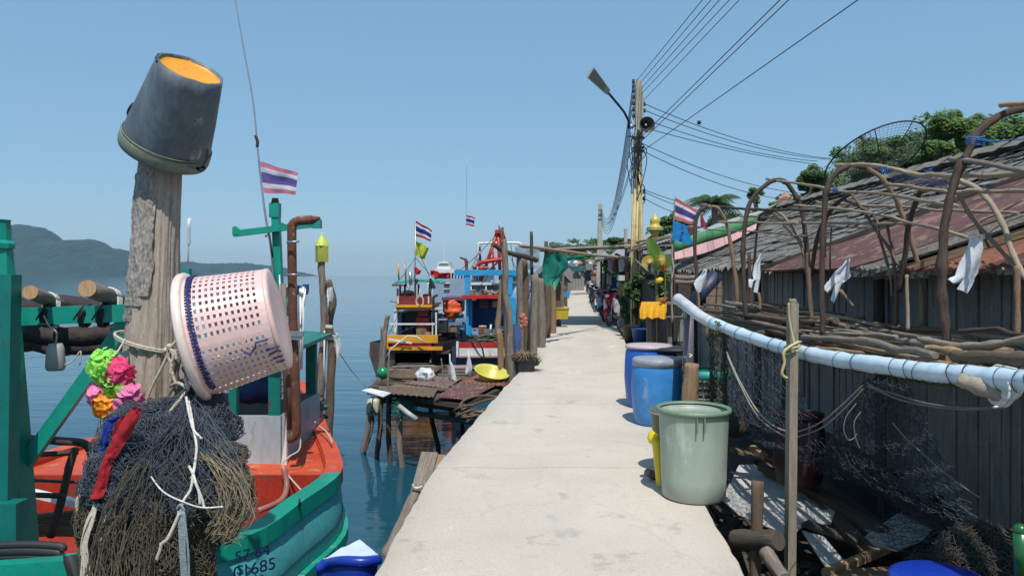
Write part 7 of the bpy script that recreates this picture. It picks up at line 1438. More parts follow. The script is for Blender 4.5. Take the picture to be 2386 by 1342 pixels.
# ---------------------------------------------------------------- stick rack
def rackz(y): return 1.13+.012*(y-4)
LBS = 'weathered stick lying in the long stack on the rack behind the blue white pipe'
n_ = 0
for k in range(74):
    x = rnd(2.35, 3.35); y0_ = rnd(2.2, 8.8); L = rnd(1.0, 3.2); r_ = rnd(.012, .034); lay = rnd(0, .13)*(1-abs(x-2.85)*.6); dx = rnd(-.10, .10); z = rackz(y0_)-.05+lay
    mb = MB(); stick(mb, [(x, y0_, z+rnd(-.02, .02)), (x+dx*.5, y0_+L*.5, z+rnd(-.03, .02)), (x+dx, min(9.6, y0_+L), z+rnd(-.02, .02))], r_, r_*rnd(.6, .95), 4, 7, .08, .02)
    solo('stick', mb, random.choice((W_GREY, W_GREY, W_PALE, W_BARK, W_TAN, W_BARK)), LBS, 'stick', 'sticks stacked on the rack')
for lb, pts, X, r, m in (('thick pale stick with round cut end on the near part of the stack', [(2142, 788), (2190, 800), (2260, 806), (2340, 800), (2420, 786)], 2.35, .028, W_PALE), ('thick brown log at the front of the stack nearest the pipe', [(2225, 830), (2300, 833), (2380, 836), (2440, 842)], 2.30, .045, W_BARK), ('dark charred branch bent upward on the near part of the stack', [(2235, 772), (2290, 768), (2323, 766), (2350, 776), (2400, 782)], 2.6, .018, W_DARK), ('long grey branch at the front edge of the stack by the wooden stake', [(1870, 785), (1950, 790), (2040, 800), (2110, 815), (2180, 828)], 2.25, .03, W_GREY), ('pale log with sawn end jutting out near the middle of the stack', [(1900, 812), (1960, 818), (2010, 824)], 2.2, .026, W_TAN), ('stick with light cut end below the long pale pole', [(2162, 812), (2175, 812), (2240, 822)], 2.32, .03, W_CUT), ('long straight pale stick on top of the stack', [(1760, 768), (1850, 772), (1990, 776), (2090, 784)], 2.5, .018, W_PALE), ('brown stick bundle edge at the far end of the stack', [(1630, 722), (1700, 730), (1800, 742), (1860, 748)], 2.35, .03, W_BARK)):
    hoop(lb, pts, X, r, r*.9, m, 'log', 'larger pieces on the stick rack')
rk = thing('rack', 'rough post and rail rack carrying the stack of sticks', 'rack', (2.8, 6, -1))
for y in (2.4, 4.6, 6.8, 9.2):
    mb = MB(); stick(mb, [(2.25, y, rackz(y)-.1), (2.8, y, rackz(y)-.11), (3.45, y, rackz(y)-.1)], .035, .03); build('cross_rail', mb, W_DARK, rk)
    for x in (3.4,): mb = MB(); stick(mb, [(x, y, -1.3), (x, y, .2), (x, y, rackz(y)-.1)], .045, .04); build('leg', mb, W_DARK, rk)
for x in (2.4, 3.3): mb = MB(); stick(mb, [(x, 2.2, rackz(2)-.07), (x, 5.5, rackz(5)-.07), (x, 9.4, rackz(9)-.07)], .035, .03, 8); build('long_rail', mb, W_BARK, rk)
# wrapped pipe railing
pp_ = thing('wrapped_pipe', 'long pale blue plastic wrapped pipe running as a handrail toward the camera', 'pipe', (2.1, 5, 1))
M_PIPE = mat('pale_blue_wrap', (.48, .62, .73), (.58, .70, .78), .35, 3, bump=.5, bscale=9, bdist=.008, c3=(.30, .46, .58), fine=.12)
cp = [(1580, 697, 7.9), (1600, 712, 7.6), (1640, 742, 7.0), (1700, 768, 6.5), (1750, 786, 6.15), (1800, 803, 5.75), (1850, 816, 5.35), (1900, 828, 5.0), (1970, 840, 4.65), (2060, 852, 4.25), (2150, 865, 3.9), (2230, 873, 3.65), (2310, 880, 3.42), (2400, 888, 3.2), (2520, 900, 2.95)]
pth = smooth_path([P(*c) for c in cp], 8); i1 = int(len(pth)*.92)
mb = MB(); mb.tube(pth[:20], [.062, .052], 16); build('bare_pipe_end', mb, plain('white_pvc', (.62, .64, .66), rough=.35), pp_)
mb = MB(); n = len(pth)-20; mb.tube(pth[19:], [.051+.002*math.sin(i*.9)+.004*fb((i*.4, 0, 0), 1) for i in range(n+1)], 18, jit=.03); build('wrap', mb, M_PIPE, pp_)
for i in [24, 28, 34, 41, 45, 52, 55, 63, 67, 75, 78, 80, 88, 92, 99, 103, 105]:
    c_ = pth[i]; tg = (pth[i+1]-pth[i-1]).normalized(); a_ = tg.orthogonal().normalized(); b_ = tg.cross(a_); sk_ = rnd(-.25, .25); mb = MB()
    mb.tube([c_+(a_*math.cos(x)+b_*math.sin(x))*.060+tg*sk_*.10*math.sin(x+1) for x in [q*2*math.pi/18 for q in range(19)]], rnd(.0018, .0032), 4, cap=False); build('twine_ring', mb, M_BLACK, pp_)
mb = MB()
for k in range(26): c_ = P(rnd(2000, 2230), 0, 4); px = rnd(2040, 2240); Yk = itp([(1970, 4.65), (2060, 4.25), (2150, 3.9), (2230, 3.65), (2310, 3.42)], px); yk = itp([(1970, 840), (2060, 852), (2150, 865), (2230, 873)], px); mb.ball(P(px, yk+.050*F/Yk+rnd(-1, 3), Yk-.015), (.022, .012, .011), 8, 5, .5, 4, k)
build('moss', mb, plain('moss_green', (.05, .09, .015), (.03, .055, .01), .95, 40, bump=.6), pp_)
jt = thing('joint_binding', 'grey wrapped branch stub bound with white cord below the pipe at the right edge', 'binding', P(2290, 900, 3.4))
mb = MB(); stick(mb, [P(2235, 884, 3.5), P(2270, 896, 3.45), P(2310, 908, 3.4), P(2345, 922, 3.35)], .034, .045, 5, 12, .08); build('stub', mb, mat('dirty_tape', (.34, .29, .23), (.22, .18, .14), .9, 12, bump=.8, c3=(.42, .38, .32)), jt)
mb = MB()
for k in range(10):
    px = 2322+k*4.2; Yk = 3.38-k*.012; c_ = P(px, 885+k*1, Yk); mb.tube([c_+Vector((.01*math.sin(x), .07*math.cos(x), .066*math.sin(x)-(.03 if k < 6 else 0)*(1-math.sin(x))*.7)) for x in [q*2*math.pi/20 for q in range(21)]], .0065, 5, cap=False)
mb.ball(P(2338, 872, 3.36), (.035, .03, .03), 12, 8, .5); mb.tube(smooth_path([P(2340, 870, 3.3), P(2352, 900, 3.25), P(2348, 930, 3.25), P(2335, 945, 3.3), P(2315, 948, 3.3)], 4), .006, 5); build('cord_wrap', mb, M_ROPEW, jt)
# wooden stake with yellow strap
t = thing('stake', 'tall squared wooden stake standing in front of the pipe with a strap tied round it', 'stake', P(1845, 1342, 4.6)); Yk = 5.05
mb = MB(); mb.bar(P(1840, 1400, 4.95), P(1847, 706, Yk), .055, .075, (0, 1, 0)); mb.tube([P(1847, 708, Yk), P(1847, 696, Yk)], [.036, .022], 8); build('shaft', mb, mat('grey_stake_wood', (.30, .26, .19), (.20, .17, .13), .85, 4, stretch=(8, 8, .6), bump=.4, fine=.4), t)
mb = MB()
for k in range(3): c_ = P(1847, 802+k*9, Yk); mb.tube([c_+Vector((math.cos(x)*.052, math.sin(x)*.052, .02*math.cos(x+.5))) for x in [q*2*math.pi/16 for q in range(17)]], .008, 5, cap=False)
mb.tube(smooth_path([P(1838, 706, 4.97), P(1839, 740, 4.97), P(1846, 780, 4.96), P(1852, 800, 4.95), P(1860, 795, 4.95)], 5), .008, 6); mb.tube(smooth_path([P(1862, 796, 4.95), P(1840, 808, 4.94), P(1826, 822, 4.93), P(1828, 845, 4.93), P(1822, 868, 4.93), P(1828, 878, 4.93), P(1835, 880, 4.93)], 5), .010, 6); build('strap', mb, plain('straw_yellow_strap', (.48, .42, .22), (.38, .32, .16)), t)
t = thing('grey_pipe_post', 'purple grey plastic pipe post holding up the far end of the wrapped pipe', 'post', P(1604, 860, 7.7)); mb = MB(); mb.tube([P(1604, 940, 7.75), P(1604, 722, 7.7)], .056, 14); build('pipe', mb, plain('mauve_grey_pvc', (.16, .15, .18), (.12, .11, .14), .5, fine=.2), t)
mb = MB(); mb.tube(smooth_path([P(1594, 830, 7.6), P(1606, 832, 7.6), P(1612, 828, 7.6), P(1602, 824, 7.6)], 3), .01, 5); mb.tube(smooth_path([P(1590, 700, 7.6), P(1597, 740, 7.6), P(1600, 725, 7.6)], 3), .008, 5); mb.tube([P(1599, 832, 7.6), P(1606, 862, 7.55)], .008, 5); build('tie', mb, M_ROPEW, t)
# hanging plastic bags
for lb, prs, Y in (('white plastic bag hanging like a mitten nearest the grey pipe post', [(1640, 627, 1648, 627), (1634, 640, 1647, 640), (1622, 652, 1646, 650), (1617, 662, 1642, 662), (1620, 672, 1636, 674), (1624, 680, 1632, 681)], 8.6), ('narrow white plastic bag with two tails inside the second hoop', [(1772, 591, 1777, 592), (1765, 604, 1772, 604), (1757, 616, 1770, 616), (1754, 640, 1771, 640), (1754, 652, 1770, 652)], 7.2), ('white plastic bag torn into an X shape between second and third hoop', [(1974, 600, 1979, 602), (1960, 618, 1978, 618), (1942, 634, 1982, 640), (1932, 650, 1972, 655), (1928, 658, 1958, 664)], 5.9), ('largest white plastic bag with two legs hanging at the nearest hoop', [(2256, 556, 2292, 556), (2250, 580, 2292, 580), (2240, 610, 2284, 610), (2232, 628, 2278, 635), (2222, 645, 2266, 652)], 4.5)):
    mb = MB(); k0 = 'mitten' in lb; mb.strip([(P(a, b, Y), P(c_, d, Y+.02)) for a, b, c_, d in prs], .03, 8, rnd(0, 9), .035)
    x0 = prs[-1]; mx = (x0[0]+x0[2])/2
    if 'narrow' in lb: tl = [[(1754, 651, 1762, 652), (1744, 650, 1756, 656), (1744, 668, 1752, 672)], [(1762, 651, 1770, 652), (1758, 668, 1768, 668), (1755, 680, 1766, 684)]]
    elif 'X' in lb: tl = [[(1928, 656, 1946, 660), (1920, 668, 1936, 676), (1918, 674, 1928, 684)], [(1944, 660, 1960, 664), (1938, 684, 1950, 688), (1934, 700, 1942, 706)], [(1968, 626, 1984, 642), (1972, 650, 1984, 644), (1962, 656, 1966, 660)]]
    elif 'largest' in lb: tl = [[(2222, 643, 2246, 648), (2208, 650, 2234, 658), (2206, 652, 2220, 662)], [(2244, 648, 2268, 652), (2236, 664, 2260, 668), (2232, 674, 2252, 684)], [(2256, 557, 2262, 558), (2257, 552, 2259, 553)], [(2284, 557, 2292, 557), (2285, 546, 2290, 545)]]
    else: tl = [[(1640, 630, 1644, 630), (1636, 632, 1638, 632)]]
    for s_ in tl: mb.strip([(P(a, b, Y-.01), P(c_, d, Y-.01)) for a, b, c_, d in s_], .02, 6, rnd(0, 9), .02)
    solo('plastic_bag', mb, M_WPLAST, lb, 'plastic bag', 'white plastic bags hung on the hoops')
for lb, a, b, Y in (('thin stick poking up under the narrow white bag', (1768, 682), (1771, 722), 7.2), ('thin stick under the X shaped white bag', (1957, 676), (1987, 714), 5.85), ('thin stick under the mitten like bag', (1627, 680), (1628, 722), 8.6)):
    mb = MB(); stick(mb, [P(*a, Y), P((a[0]+b[0])/2+1, (a[1]+b[1])/2, Y), P(*b, Y)], .013, .012); solo('thin_stick', mb, W_TAN, lb, 'stick')

# ---------------------------------------------------------------- barrels and bins on the walkway
def barrel(label, px, pyb, Y, r, h, mt, lid, loc=None):
    c = P(px, 0, Y); c = Vector((c.x, Y, 0)); t = thing('barrel', label, 'barrel', c)
    pr = [(0, 0), (r*.82, 0), (r*.88, .02), (r*.95, .12), (r*1.0, .28), (r*1.02, h*.5), (r*1.0, h-.2), (r*.97, h-.08), (r*.9, h-.03), (r*.88, h), (0, h)]
    mb = MB(); mb.lathe(pr, c, seg=40, fn=lambda th, z: .006*math.sin(2*th+1)); build('barrel_body', mb, mt, t)
    lt = .03 if 'pink' in label else .07; mb = MB(); mb.lathe([(r*.90, h-lt), (r*.99, h-lt), (r*.99, h-.005), (r*.92, h+.012), (0, h+.02)], c, seg=40, fn=lambda th, z: .006*math.sin(5*th)); build('lid', mb, lid, t); return t
M_BBL = mat('faded_blue_plastic', (.035, .20, .50), (.05, .25, .56), .42, 2.4, bump=.1, c3=(.09, .30, .55), fine=.12)
weather(M_BBL, (.17, .30, .46), .59, 5, .07, (1, 1, .5)); weather(M_BBL, (.16, .14, .12), .67, 9, .03, (1, 1, .3))
M_BB2 = mat('strong_blue_plastic', (.01, .085, .40), (.014, .11, .46), .4, 3, bump=.1, fine=.1)
t = barrel('sunlit blue barrel with dull grey lid beside the walkway', 1531, 990, 8.0, .27, .70, M_BBL, mat('grey_lid', (.30, .33, .38), (.22, .25, .30), .45, 6, c3=(.4, .42, .45), fine=.3))
mb = MB(); cl = Vector(t['_w']); mb.tube(smooth_path([cl+Vector((.27, -.05, .65)), cl+Vector((.34, -.05, .66)), cl+Vector((.36, -.1, .64)), cl+Vector((.27, -.13, .64))], 3), .009, 5); build('lid_tie', mb, M_ROPEW, t)
t = barrel('darker blue barrel with pink lid partly hidden behind the first barrel', 1512, 960, 9.0, .29, .75, M_BB2, plain('pink_lid', (.52, .42, .44), (.42, .33, .36), .5, fine=.3))
mb = MB(); cl = Vector(t['_w'])+Vector((.26, -.15, .70)); mb.lathe([(0, 0), (.24, 0), (.26, .02), (.22, .045), (0, .05)], cl, seg=28); solo('round_cover', mb, M_BLACK, 'black round lid resting between the two blue barrels', 'lid')
gb = thing('bin', 'large pale green plastic tub standing open on the walkway edge', 'bin', Vector((1.33, 5.42, 0))); c = Vector((1.315, 5.35, .0)); hG = .645; rG0, rG1 = .225, .252
mb = MB(); mb.lathe([(0, 0), (rG0-.02, 0), (rG0, .02), (rG0+.006, .15), ((rG0+rG1)/2, .4), (rG1-.004, hG-.04), (rG1, hG-.02), (rG1-.008, hG-.02), (rG1-.014, hG-.08), ((rG0+rG1)/2-.012, .4), (rG0-.01, .03), (0, .025)], c, seg=56, fn=lambda th, z: .004*math.sin(3*th)); build('tub_wall', mb, mat('chalky_green_plastic', (.28, .35, .275), (.35, .41, .35), .48, 1.6, bump=.08, stretch=(1, 1, .5), c3=(.17, .27, .14), fine=.12), gb)
mb = MB(); mb.lathe([(rG1-.01, hG-.03), (rG1+.012, hG-.032), (rG1+.018, hG-.012), (rG1+.012, hG+.004), (rG1-.004, hG+.006), (rG1-.014, hG-.01)], c, seg=56); build('tub_rim', mb, plain('muted_green_rim', (.17, .26, .17), (.13, .2, .13), .5, fine=.2), gb)
for a in (-1.72, -1.52):
    mb = MB(); mb.bar(c+Vector((math.cos(a)*(rG1+.008), math.sin(a)*(rG1+.008), hG-.03)), c+Vector((math.cos(a)*(rG1+.006), math.sin(a)*(rG1+.006), hG-.13)), .010, .03); build('handle_lug', mb, plain('muted_green_rim', (.17, .26, .17)), gb)
t = thing('bucket', 'dark green bucket hidden behind the large pale green tub', 'bucket', Vector((1.27, 6.05, 0))); c2_ = Vector((1.33, 5.98, 0)); mb = MB(); mb.lathe([(0, 0), (.17, 0), (.2, .48), (.215, .48), (.215, .52), (.19, .52), (.16, .02), (0, .02)], c2_, seg=32); build('bucket_wall', mb, plain('moss_green_plastic', (.12, .16, .09), (.08, .11, .06), .5, fine=.2), t)
mb = MB(); mb.tube([c2_+Vector((math.cos(x)*.215, math.sin(x)*.215, .50)) for x in [q*2*math.pi/28 for q in range(29)]], .008, 5, cap=False); build('wire_rim', mb, M_STEEL, t)
mb = MB(); mb.tube(smooth_path([P(1528, 1010, 5.7), P(1521, 1020, 5.7), P(1530, 1034, 5.68), P(1534, 1070, 5.65), P(1538, 1120, 5.6), P(1541, 1140, 5.6)], 4), [.045, .03], 12, jit=.05); solo('yellow_pipe', mb, plain('bright_yellow_plastic', (.78, .56, .02), (.7, .48, .02), .4), 'bright yellow plastic spout leaning on the left side of the green tub', 'spout')
mb = MB(); mb.tube([P(1508, 1100, 5.75), P(1545, 1116, 5.9)], [.03, .04], 12); mb.ball(P(1510, 1101, 5.74), .03, 10, 6); solo('stub_log', mb, W_GREY, 'short grey stub of wood lying left of the green tub', 'log')

weather(_mats['chalky_green_plastic'], (.42, .47, .42), .57, 5, .08, (1, 1, .35)); weather(_mats['chalky_green_plastic'], (.10, .15, .07), .64, 6, .05, (1.5, 1.5, .25)); weather(M_BB2, (.10, .15, .26), .62, 6, .05)
# ---------------------------------------------------------------- things beside the walkway, right
mb = MB(); stick(mb, [P(1606, 1010, 7.0), P(1608, 920, 7.0), P(1612, 848, 7.0)], .085, .065, 5, 14, .08, .02); solo('stump_post', mb, W_TAN, 'reddish brown split stump standing right of the sunlit blue barrel', 'post')
def hang_net(label, prs, Y, mt, seed):
    mb = MB(); P_ = [(P(a, b, Y), P(c_, d, Y+.1)) for a, b, c_, d in prs]; L_ = smooth_path([p[0] for p in P_], 6); R_ = smooth_path([p[1] for p in P_], 6); n = len(L_); m = 9; g = [[L_[i].lerp(R_[i], j/m)+Vector((rnd(-1, 1), rnd(-3, 1), rnd(-1, 1)))*.018 for j in range(m+1)] for i in range(n)]
    for i in range(n-1):
        for j in range(m):
            mb.tube([g[i][j], g[i+1][j+1]], rnd(.002, .0045), 3, cap=False); mb.tube([g[i][j+1], g[i+1][j]], rnd(.002, .0045), 3, cap=False)
            if random.random() < .35: mb.tube([g[i][j], (g[i][j]+g[i+1][j])/2+Vector((rnd(-.03, .03), -.04, 0)), g[i+1][j]], .005, 3, cap=False)
    return solo('hanging_net', mb, mt, label, 'netting')
M_NETG = plain('dirty_green_net', (.11, .12, .075), (.06, .065, .045), .95, 30, bump=0)
hang_net('thick mossy strand of net hanging like a rope behind the stump', [(1652, 742, 1672, 742), (1650, 780, 1672, 782), (1653, 840, 1672, 842), (1650, 900, 1672, 902), (1648, 960, 1670, 960)], 6.9, M_NETG, 1)
hang_net('second mossy strand of net hanging right of the first', [(1668, 748, 1690, 752), (1676, 800, 1694, 802), (1680, 860, 1694, 862), (1676, 930, 1692, 932), (1680, 975, 1692, 975)], 6.6, M_NETG, 2)
M_NETDK = plain('dark_teal_net', (.04, .06, .08), (.06, .085, .11), .9, 20, bump=0)
def net_sheet(label, c4, nu, nv, mt, r=.0022, sag=.15):
    a, b, c_, d = [Vector(p) for p in c4]; mb = MB(); g = []
    for i in range(nv+1):
        v = i/nv; g.append([a.lerp(b, u/nu).lerp(d.lerp(c_, u/nu), v)+Vector((-.6, -.2, -.6))*sag*math.sin(math.pi*u/nu)*math.sin(math.pi*v)+Vector((rnd(-1, 1), rnd(-1, 1), rnd(-1, 1)))*.022 for u in range(nu+1)])
    for i in range(nv):
        for j in range(nu): mb.tube([g[i][j], g[i+1][j+1]], r, 3, cap=False); mb.tube([g[i][j+1], g[i+1][j]], r, 3, cap=False)
    return solo('hanging_net', mb, mt, label, 'netting')
net_sheet('dark net slung from the pipe down to the debris between stump and stake', (PX(1640, 770, 2.0), PX(1830, 830, 2.05), PX(1960, 1120, 2.6), PX(1720, 1010, 2.3)), 40, 34, M_NETDK)
net_sheet('dark net curtain hanging from the pipe against the board wall at the right', (PX(2010, 880, 2.25), PX(2120, 900, 2.3), PX(2300, 1260, 2.9), PX(1900, 1080, 3.0)), 44, 44, M_NETDK)
cords('pair of pale ropes drooping in a long loop from the stump to the pipe', [[(1693, 820, 6.4), (1720, 880, 6.0), (1760, 950, 5.6), (1800, 990, 5.4), (1850, 1006, 5.2), (1910, 985, 5.0), (1960, 945, 4.8), (2010, 897, 4.5)], [(1695, 830, 6.4), (1724, 895, 6.0), (1762, 965, 5.6), (1805, 1003, 5.4), (1850, 1018, 5.2), (1915, 996, 5.0), (1965, 955, 4.8), (2012, 905, 4.5)]], .0055, plain('tan_rope', (.36, .31, .24)), Y=5)
cords('grey cords slung from the net to the bound joint along the board wall', [[(2020, 892, 4.4), (2080, 925, 4.2), (2160, 945, 3.95), (2250, 954, 3.7), (2345, 950, 3.4)], [(2022, 900, 4.4), (2085, 918, 4.2), (2160, 940, 3.95), (2250, 950, 3.7), (2340, 948, 3.4)]], .006, plain('grey_cord', (.16, .15, .14)), Y=4)
cords('loose thin roots dangling below the net above the debris', [[(1995, 940, 4.3), (1972, 970, 4.3), (1966, 1000, 4.3), (1976, 1024, 4.3), (1990, 1020, 4.3), (1996, 1010, 4.3)], [(2005, 960, 4.3), (1990, 985, 4.3), (1994, 1020, 4.3), (2004, 1045, 4.3)], [(2080, 984, 4.1), (2110, 1020, 4.05), (2150, 1056, 4.0), (2190, 1092, 3.9), (2240, 1130, 3.8), (2285, 1160, 3.7)]], .003, plain('dull_root', (.2, .17, .13)), Y=4)
t = thing('red_barrel', 'dark red barrel standing in the shade under the stick rack', 'barrel', (2.75, 7.1, -.3)); mb = MB(); mb.lathe([(0, 0), (.2, 0), (.23, .2), (.23, .5), (.2, .62), (0, .62)], (2.72, 7.0, -.35), seg=26); build('barrel_body', mb, plain('dull_crimson', (.07, .016, .018), (.05, .012, .014), .6), t)
mb = MB(); mb.lathe([(.0, 0), (.22, 0), (.235, .03), (.0, .04)], (2.72, 7.0, .27), seg=26); build('lid', mb, plain('dull_crimson', (.10, .018, .02)), t)
t = thing('basket', 'small turquoise and grey openwork basket in the shade behind the stump', 'basket', P(1645, 930, 7.4)); mb = MB(); c_ = P(1648, 935, 7.6)
for k in range(6): mb.tube([c_+Vector((math.cos(x)*(.17+.01*k), math.sin(x)*.15, .07*k-.1)) for x in [q*2*math.pi/20 for q in range(21)]], .012, 5, cap=False)
for k in range(16): a = k*2*math.pi/16; mb.tube([c_+Vector((math.cos(a)*.17, math.sin(a)*.15, -.1)), c_+Vector((math.cos(a)*.22, math.sin(a)*.15, .25))], .010, 4)
build('basket_lattice', mb, plain('grey_basket', (.20, .19, .17)), t); mb = MB(); mb.lathe([(.22, .24), (.23, .24), (.23, .33), (.215, .33)], c_, seg=24); build('basket_rim', mb, plain('turquoise_plastic', (.02, .30, .24)), t)
# debris of timbers and boards below the walkway edge
def dbox(a, b, w_, th_): m = MB(); m.bar(a, b, w_, th_); return m
DB = [('long dark beam running from behind the green tub toward the lower right', (1745, 1010, -.35), (2200, 1345, -.75), .16, .10, W_DARK),
 ('second dark beam lying parallel and right of the first in the debris', (1830, 1020, -.30), (2330, 1290, -.5), .20, .06, W_DARK),
 ('third broad dark plank against the foot of the board wall', (1900, 1010, -.2), (2386, 1215, -.3), .28, .04, W_DARK),
 ('brown weathered timber with sunlit edge right of the white sheets', (1775, 1085, -.4), (2060, 1240, -.55), .10, .08, W_BARK),
 ('splintered plank leaning across the top of the debris by the green tub', (1700, 1045, -.2), (1800, 1075, -.3), .12, .03, W_BARK),
 ('short brown offcut beside the splintered plank', (1752, 1042, -.15), (1785, 1066, -.2), .06, .05, W_TAN),
 ('rough plank between the stake and the second white sheet', (1850, 1110, -.45), (2030, 1290, -.6), .14, .04, W_BARK),
 ('dark short plank lying on the white boards below the stake', (1875, 1218, -.5), (2000, 1262, -.55), .13, .03, W_DARK),
 ('orange sunlit timber at the bottom right of the debris', (1925, 1335, -.6), (2180, 1230, -.6), .07, .05, W_CUT),
 ('tan board at the very bottom under the white offcut', (1930, 1345, -.62), (2100, 1335, -.62), .20, .03, W_TAN)]
for lb, a, b, w_, th_, m in DB: solo('timber', dbox(G(*a), G(*b), w_, th_), m, lb, 'timber', 'timbers in the debris beside the walkway')
def plate3(label, pts, mt, nm_='white_board', cat='board', th_=.012, grooves=0):
    q = [G(*p) for p in pts]; mb = MB(); mb.poly(q, (0, 0, th_)); 
    return solo(nm_, mb, mt, label, cat)
M_WB = mat('dirty_white_board', (.56, .55, .52), (.46, .45, .42), .6, 3, bump=.15, c3=(.36, .34, .3), fine=.2)
plate3('large white board with scored lines lying in the debris beside the green tub', [(1682, 1165, -.52), (1722, 1085, -.48), (1758, 1084, -.48), (1785, 1112, -.5), (1900, 1165, -.5), (1946, 1195, -.52), (1935, 1222, -.53), (1885, 1220, -.53), (1838, 1250, -.55), (1720, 1200, -.56)], M_WB)
plate3('second white board glimpsed through netting at the lower right', [(2000, 1262, -.58), (2100, 1192, -.52), (2160, 1188, -.5), (2205, 1198, -.5), (2150, 1260, -.55), (2090, 1285, -.58)], M_WB)
plate3('long narrow white offcut pointing at the bottom edge', [(1868, 1238, -.56), (1920, 1252, -.56), (1978, 1322, -.6), (1925, 1325, -.6)], M_WB)
plate3('small grey corrugated offcut under the corner of the large white board', [(1700, 1182, -.6), (1770, 1176, -.6), (1752, 1200, -.6), (1710, 1204, -.6)], M_ZINC2, 'corrugated_offcut')
mb = MB()
for k in range(7): mb.bar(G(1712+k*1, 1110+k*15, -.47), G(1790+k*24, 1122+k*16, -.49), .006, .03)
net_sheet('fine dark net stretched over the second white board', (G(1990, 1240, -.4), G(2120, 1160, -.3), G(2260, 1190, -.3), G(2130, 1300, -.45)), 20, 14, M_NETDK, .002, .03)
for lb, pts, r, m in (('brown round stake standing in the debris before the white board', [(1765, 1120, 4.75), (1764, 1200, 4.75), (1760, 1300, 4.75), (1758, 1380, 4.75)], .040, W_BARK), ('thick horizontal log under the walkway edge at the bottom', [(1715, 1258, 4.9), (1760, 1256, 4.75), (1815, 1258, 4.6)], .07, W_DARK), ('bent pale pole at the bottom below the horizontal log', [(1785, 1285, 4.6), (1800, 1310, 4.5), (1830, 1350, 4.3)], .045, W_GREY)):
    mb = MB(); stick(mb, [P(*p) for p in pts], r, r*.9, 5, 12, .06, .02); solo('log', mb, m, lb, 'log')
t = thing('blue_tub', 'round cobalt blue tub lid showing at the bottom right corner', 'tub', P(2190, 1342, 3.6)); cT = P(2190, 1356, 3.55); mb = MB(); mb.lathe([(.15, -.3), (.2, -.02), (.225, 0), (.22, .02), (.19, .035), (0, .05)], cT, seg=40); build('tub_body', mb, plain('cobalt_lid', (.008, .04, .38), (.006, .03, .3), .35), t)
mb = MB(); mb.tube([P(2378, 1240, 3.2), P(2382, 1345, 3.2)], .03, 12); mb.ball(P(2378, 1235, 3.2), .03); solo('green_bottle', mb, plain('leaf_green_plastic', (.015, .12, .035), rough=.3), 'green plastic bottle at the bottom right edge of the picture', 'bottle')
mb = MB(); kb = MB()
c_ = P(2310, 1325, 3.9); core(kb, c_, (.34, .3, .2), 5.0); net_lump(mb, c_, (.34, .3, .2), 60, 40, 5.0, .0018, .42); net_lump(mb, c_, (.36, .32, .215), 40, 28, 5.0, .0018, .5); strands(mb, c_, (.34, .3, .2), 70, .002, 5.0)
t = thing('fishing_net', 'dark heap of old net at the lower right above the blue lid', 'fishing net', c_); build('net_mesh', mb, plain('dark_earth_net', (.075, .065, .05), (.045, .04, .032), .95), t); build('net_core', kb, M_NETD, t)
mb = MB()
for k in range(90):
    x = rnd(1.7, 3.5); y = rnd(3.2, 9); a = rnd(0, 3.14); L = rnd(.15, .8); d = Vector((math.cos(a), math.sin(a), rnd(-.2, .2))); p_ = Vector((x, y, -.95+.15*random.random())); mb.bar(p_-d*L/2, p_+d*L/2, rnd(.02, .12), rnd(.015, .04))
props(build('driftwood_litter', mb, W_DARK), kind='stuff')
mb = MB()
for k in range(3): mb.ball(P(1690+k*8, 985+k*4, 6.6), (.14, .12, .1), 12, 8, .4, 2, k)
solo('dark_sack', mb, plain('earthy_sack', (.05, .045, .035), rough=.95), 'dark earthy sacks slumped right behind the green tub', 'sack')
t = thing('brick_pier', 'tan block pillar in the shade left of the board wall', 'pillar', P(1658, 740, 10.5)); mb = MB()
for k in range(7): mb.box(P(1659, 708, 10.5)+Vector((0, 0, -.38+k*.11)), (.22+.02*(k % 2), .2, .10))
build('blocks', mb, plain('tan_block', (.24, .18, .12), (.16, .12, .08), .9), t)
for lb, pts, Y, r in (('diagonal dark blue roll of tarp leaning behind the mitten like bag', [(1612, 720), (1640, 680), (1672, 640)], 10.5, .12),): 
    mb = MB(); mb.tube([P(a, b, Y) for a, b in pts], r, 10, jit=.05); solo('tarp_roll', mb, plain('faded_navy_tarp', (.02, .03, .07)), lb, 'tarp')
for lb, y_ in (('upper log lying on the shelf left of the hut', 646), ('lower log lying on the shelf left of the hut', 656)):
    mb = MB(); stick(mb, [P(1572, y_, 12), P(1600, y_+2, 12), P(1622, y_, 12)], .045, .04); solo('log', mb, W_GREY, lb, 'log')
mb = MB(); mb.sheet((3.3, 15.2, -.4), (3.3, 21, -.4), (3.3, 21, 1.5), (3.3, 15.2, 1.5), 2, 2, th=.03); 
solo('dark_screen', mb, plain('black_plastic_screen', (.02, .02, .024), rough=.8), 'black sheet screen standing in the shade beyond the shrine stand', 'screen')

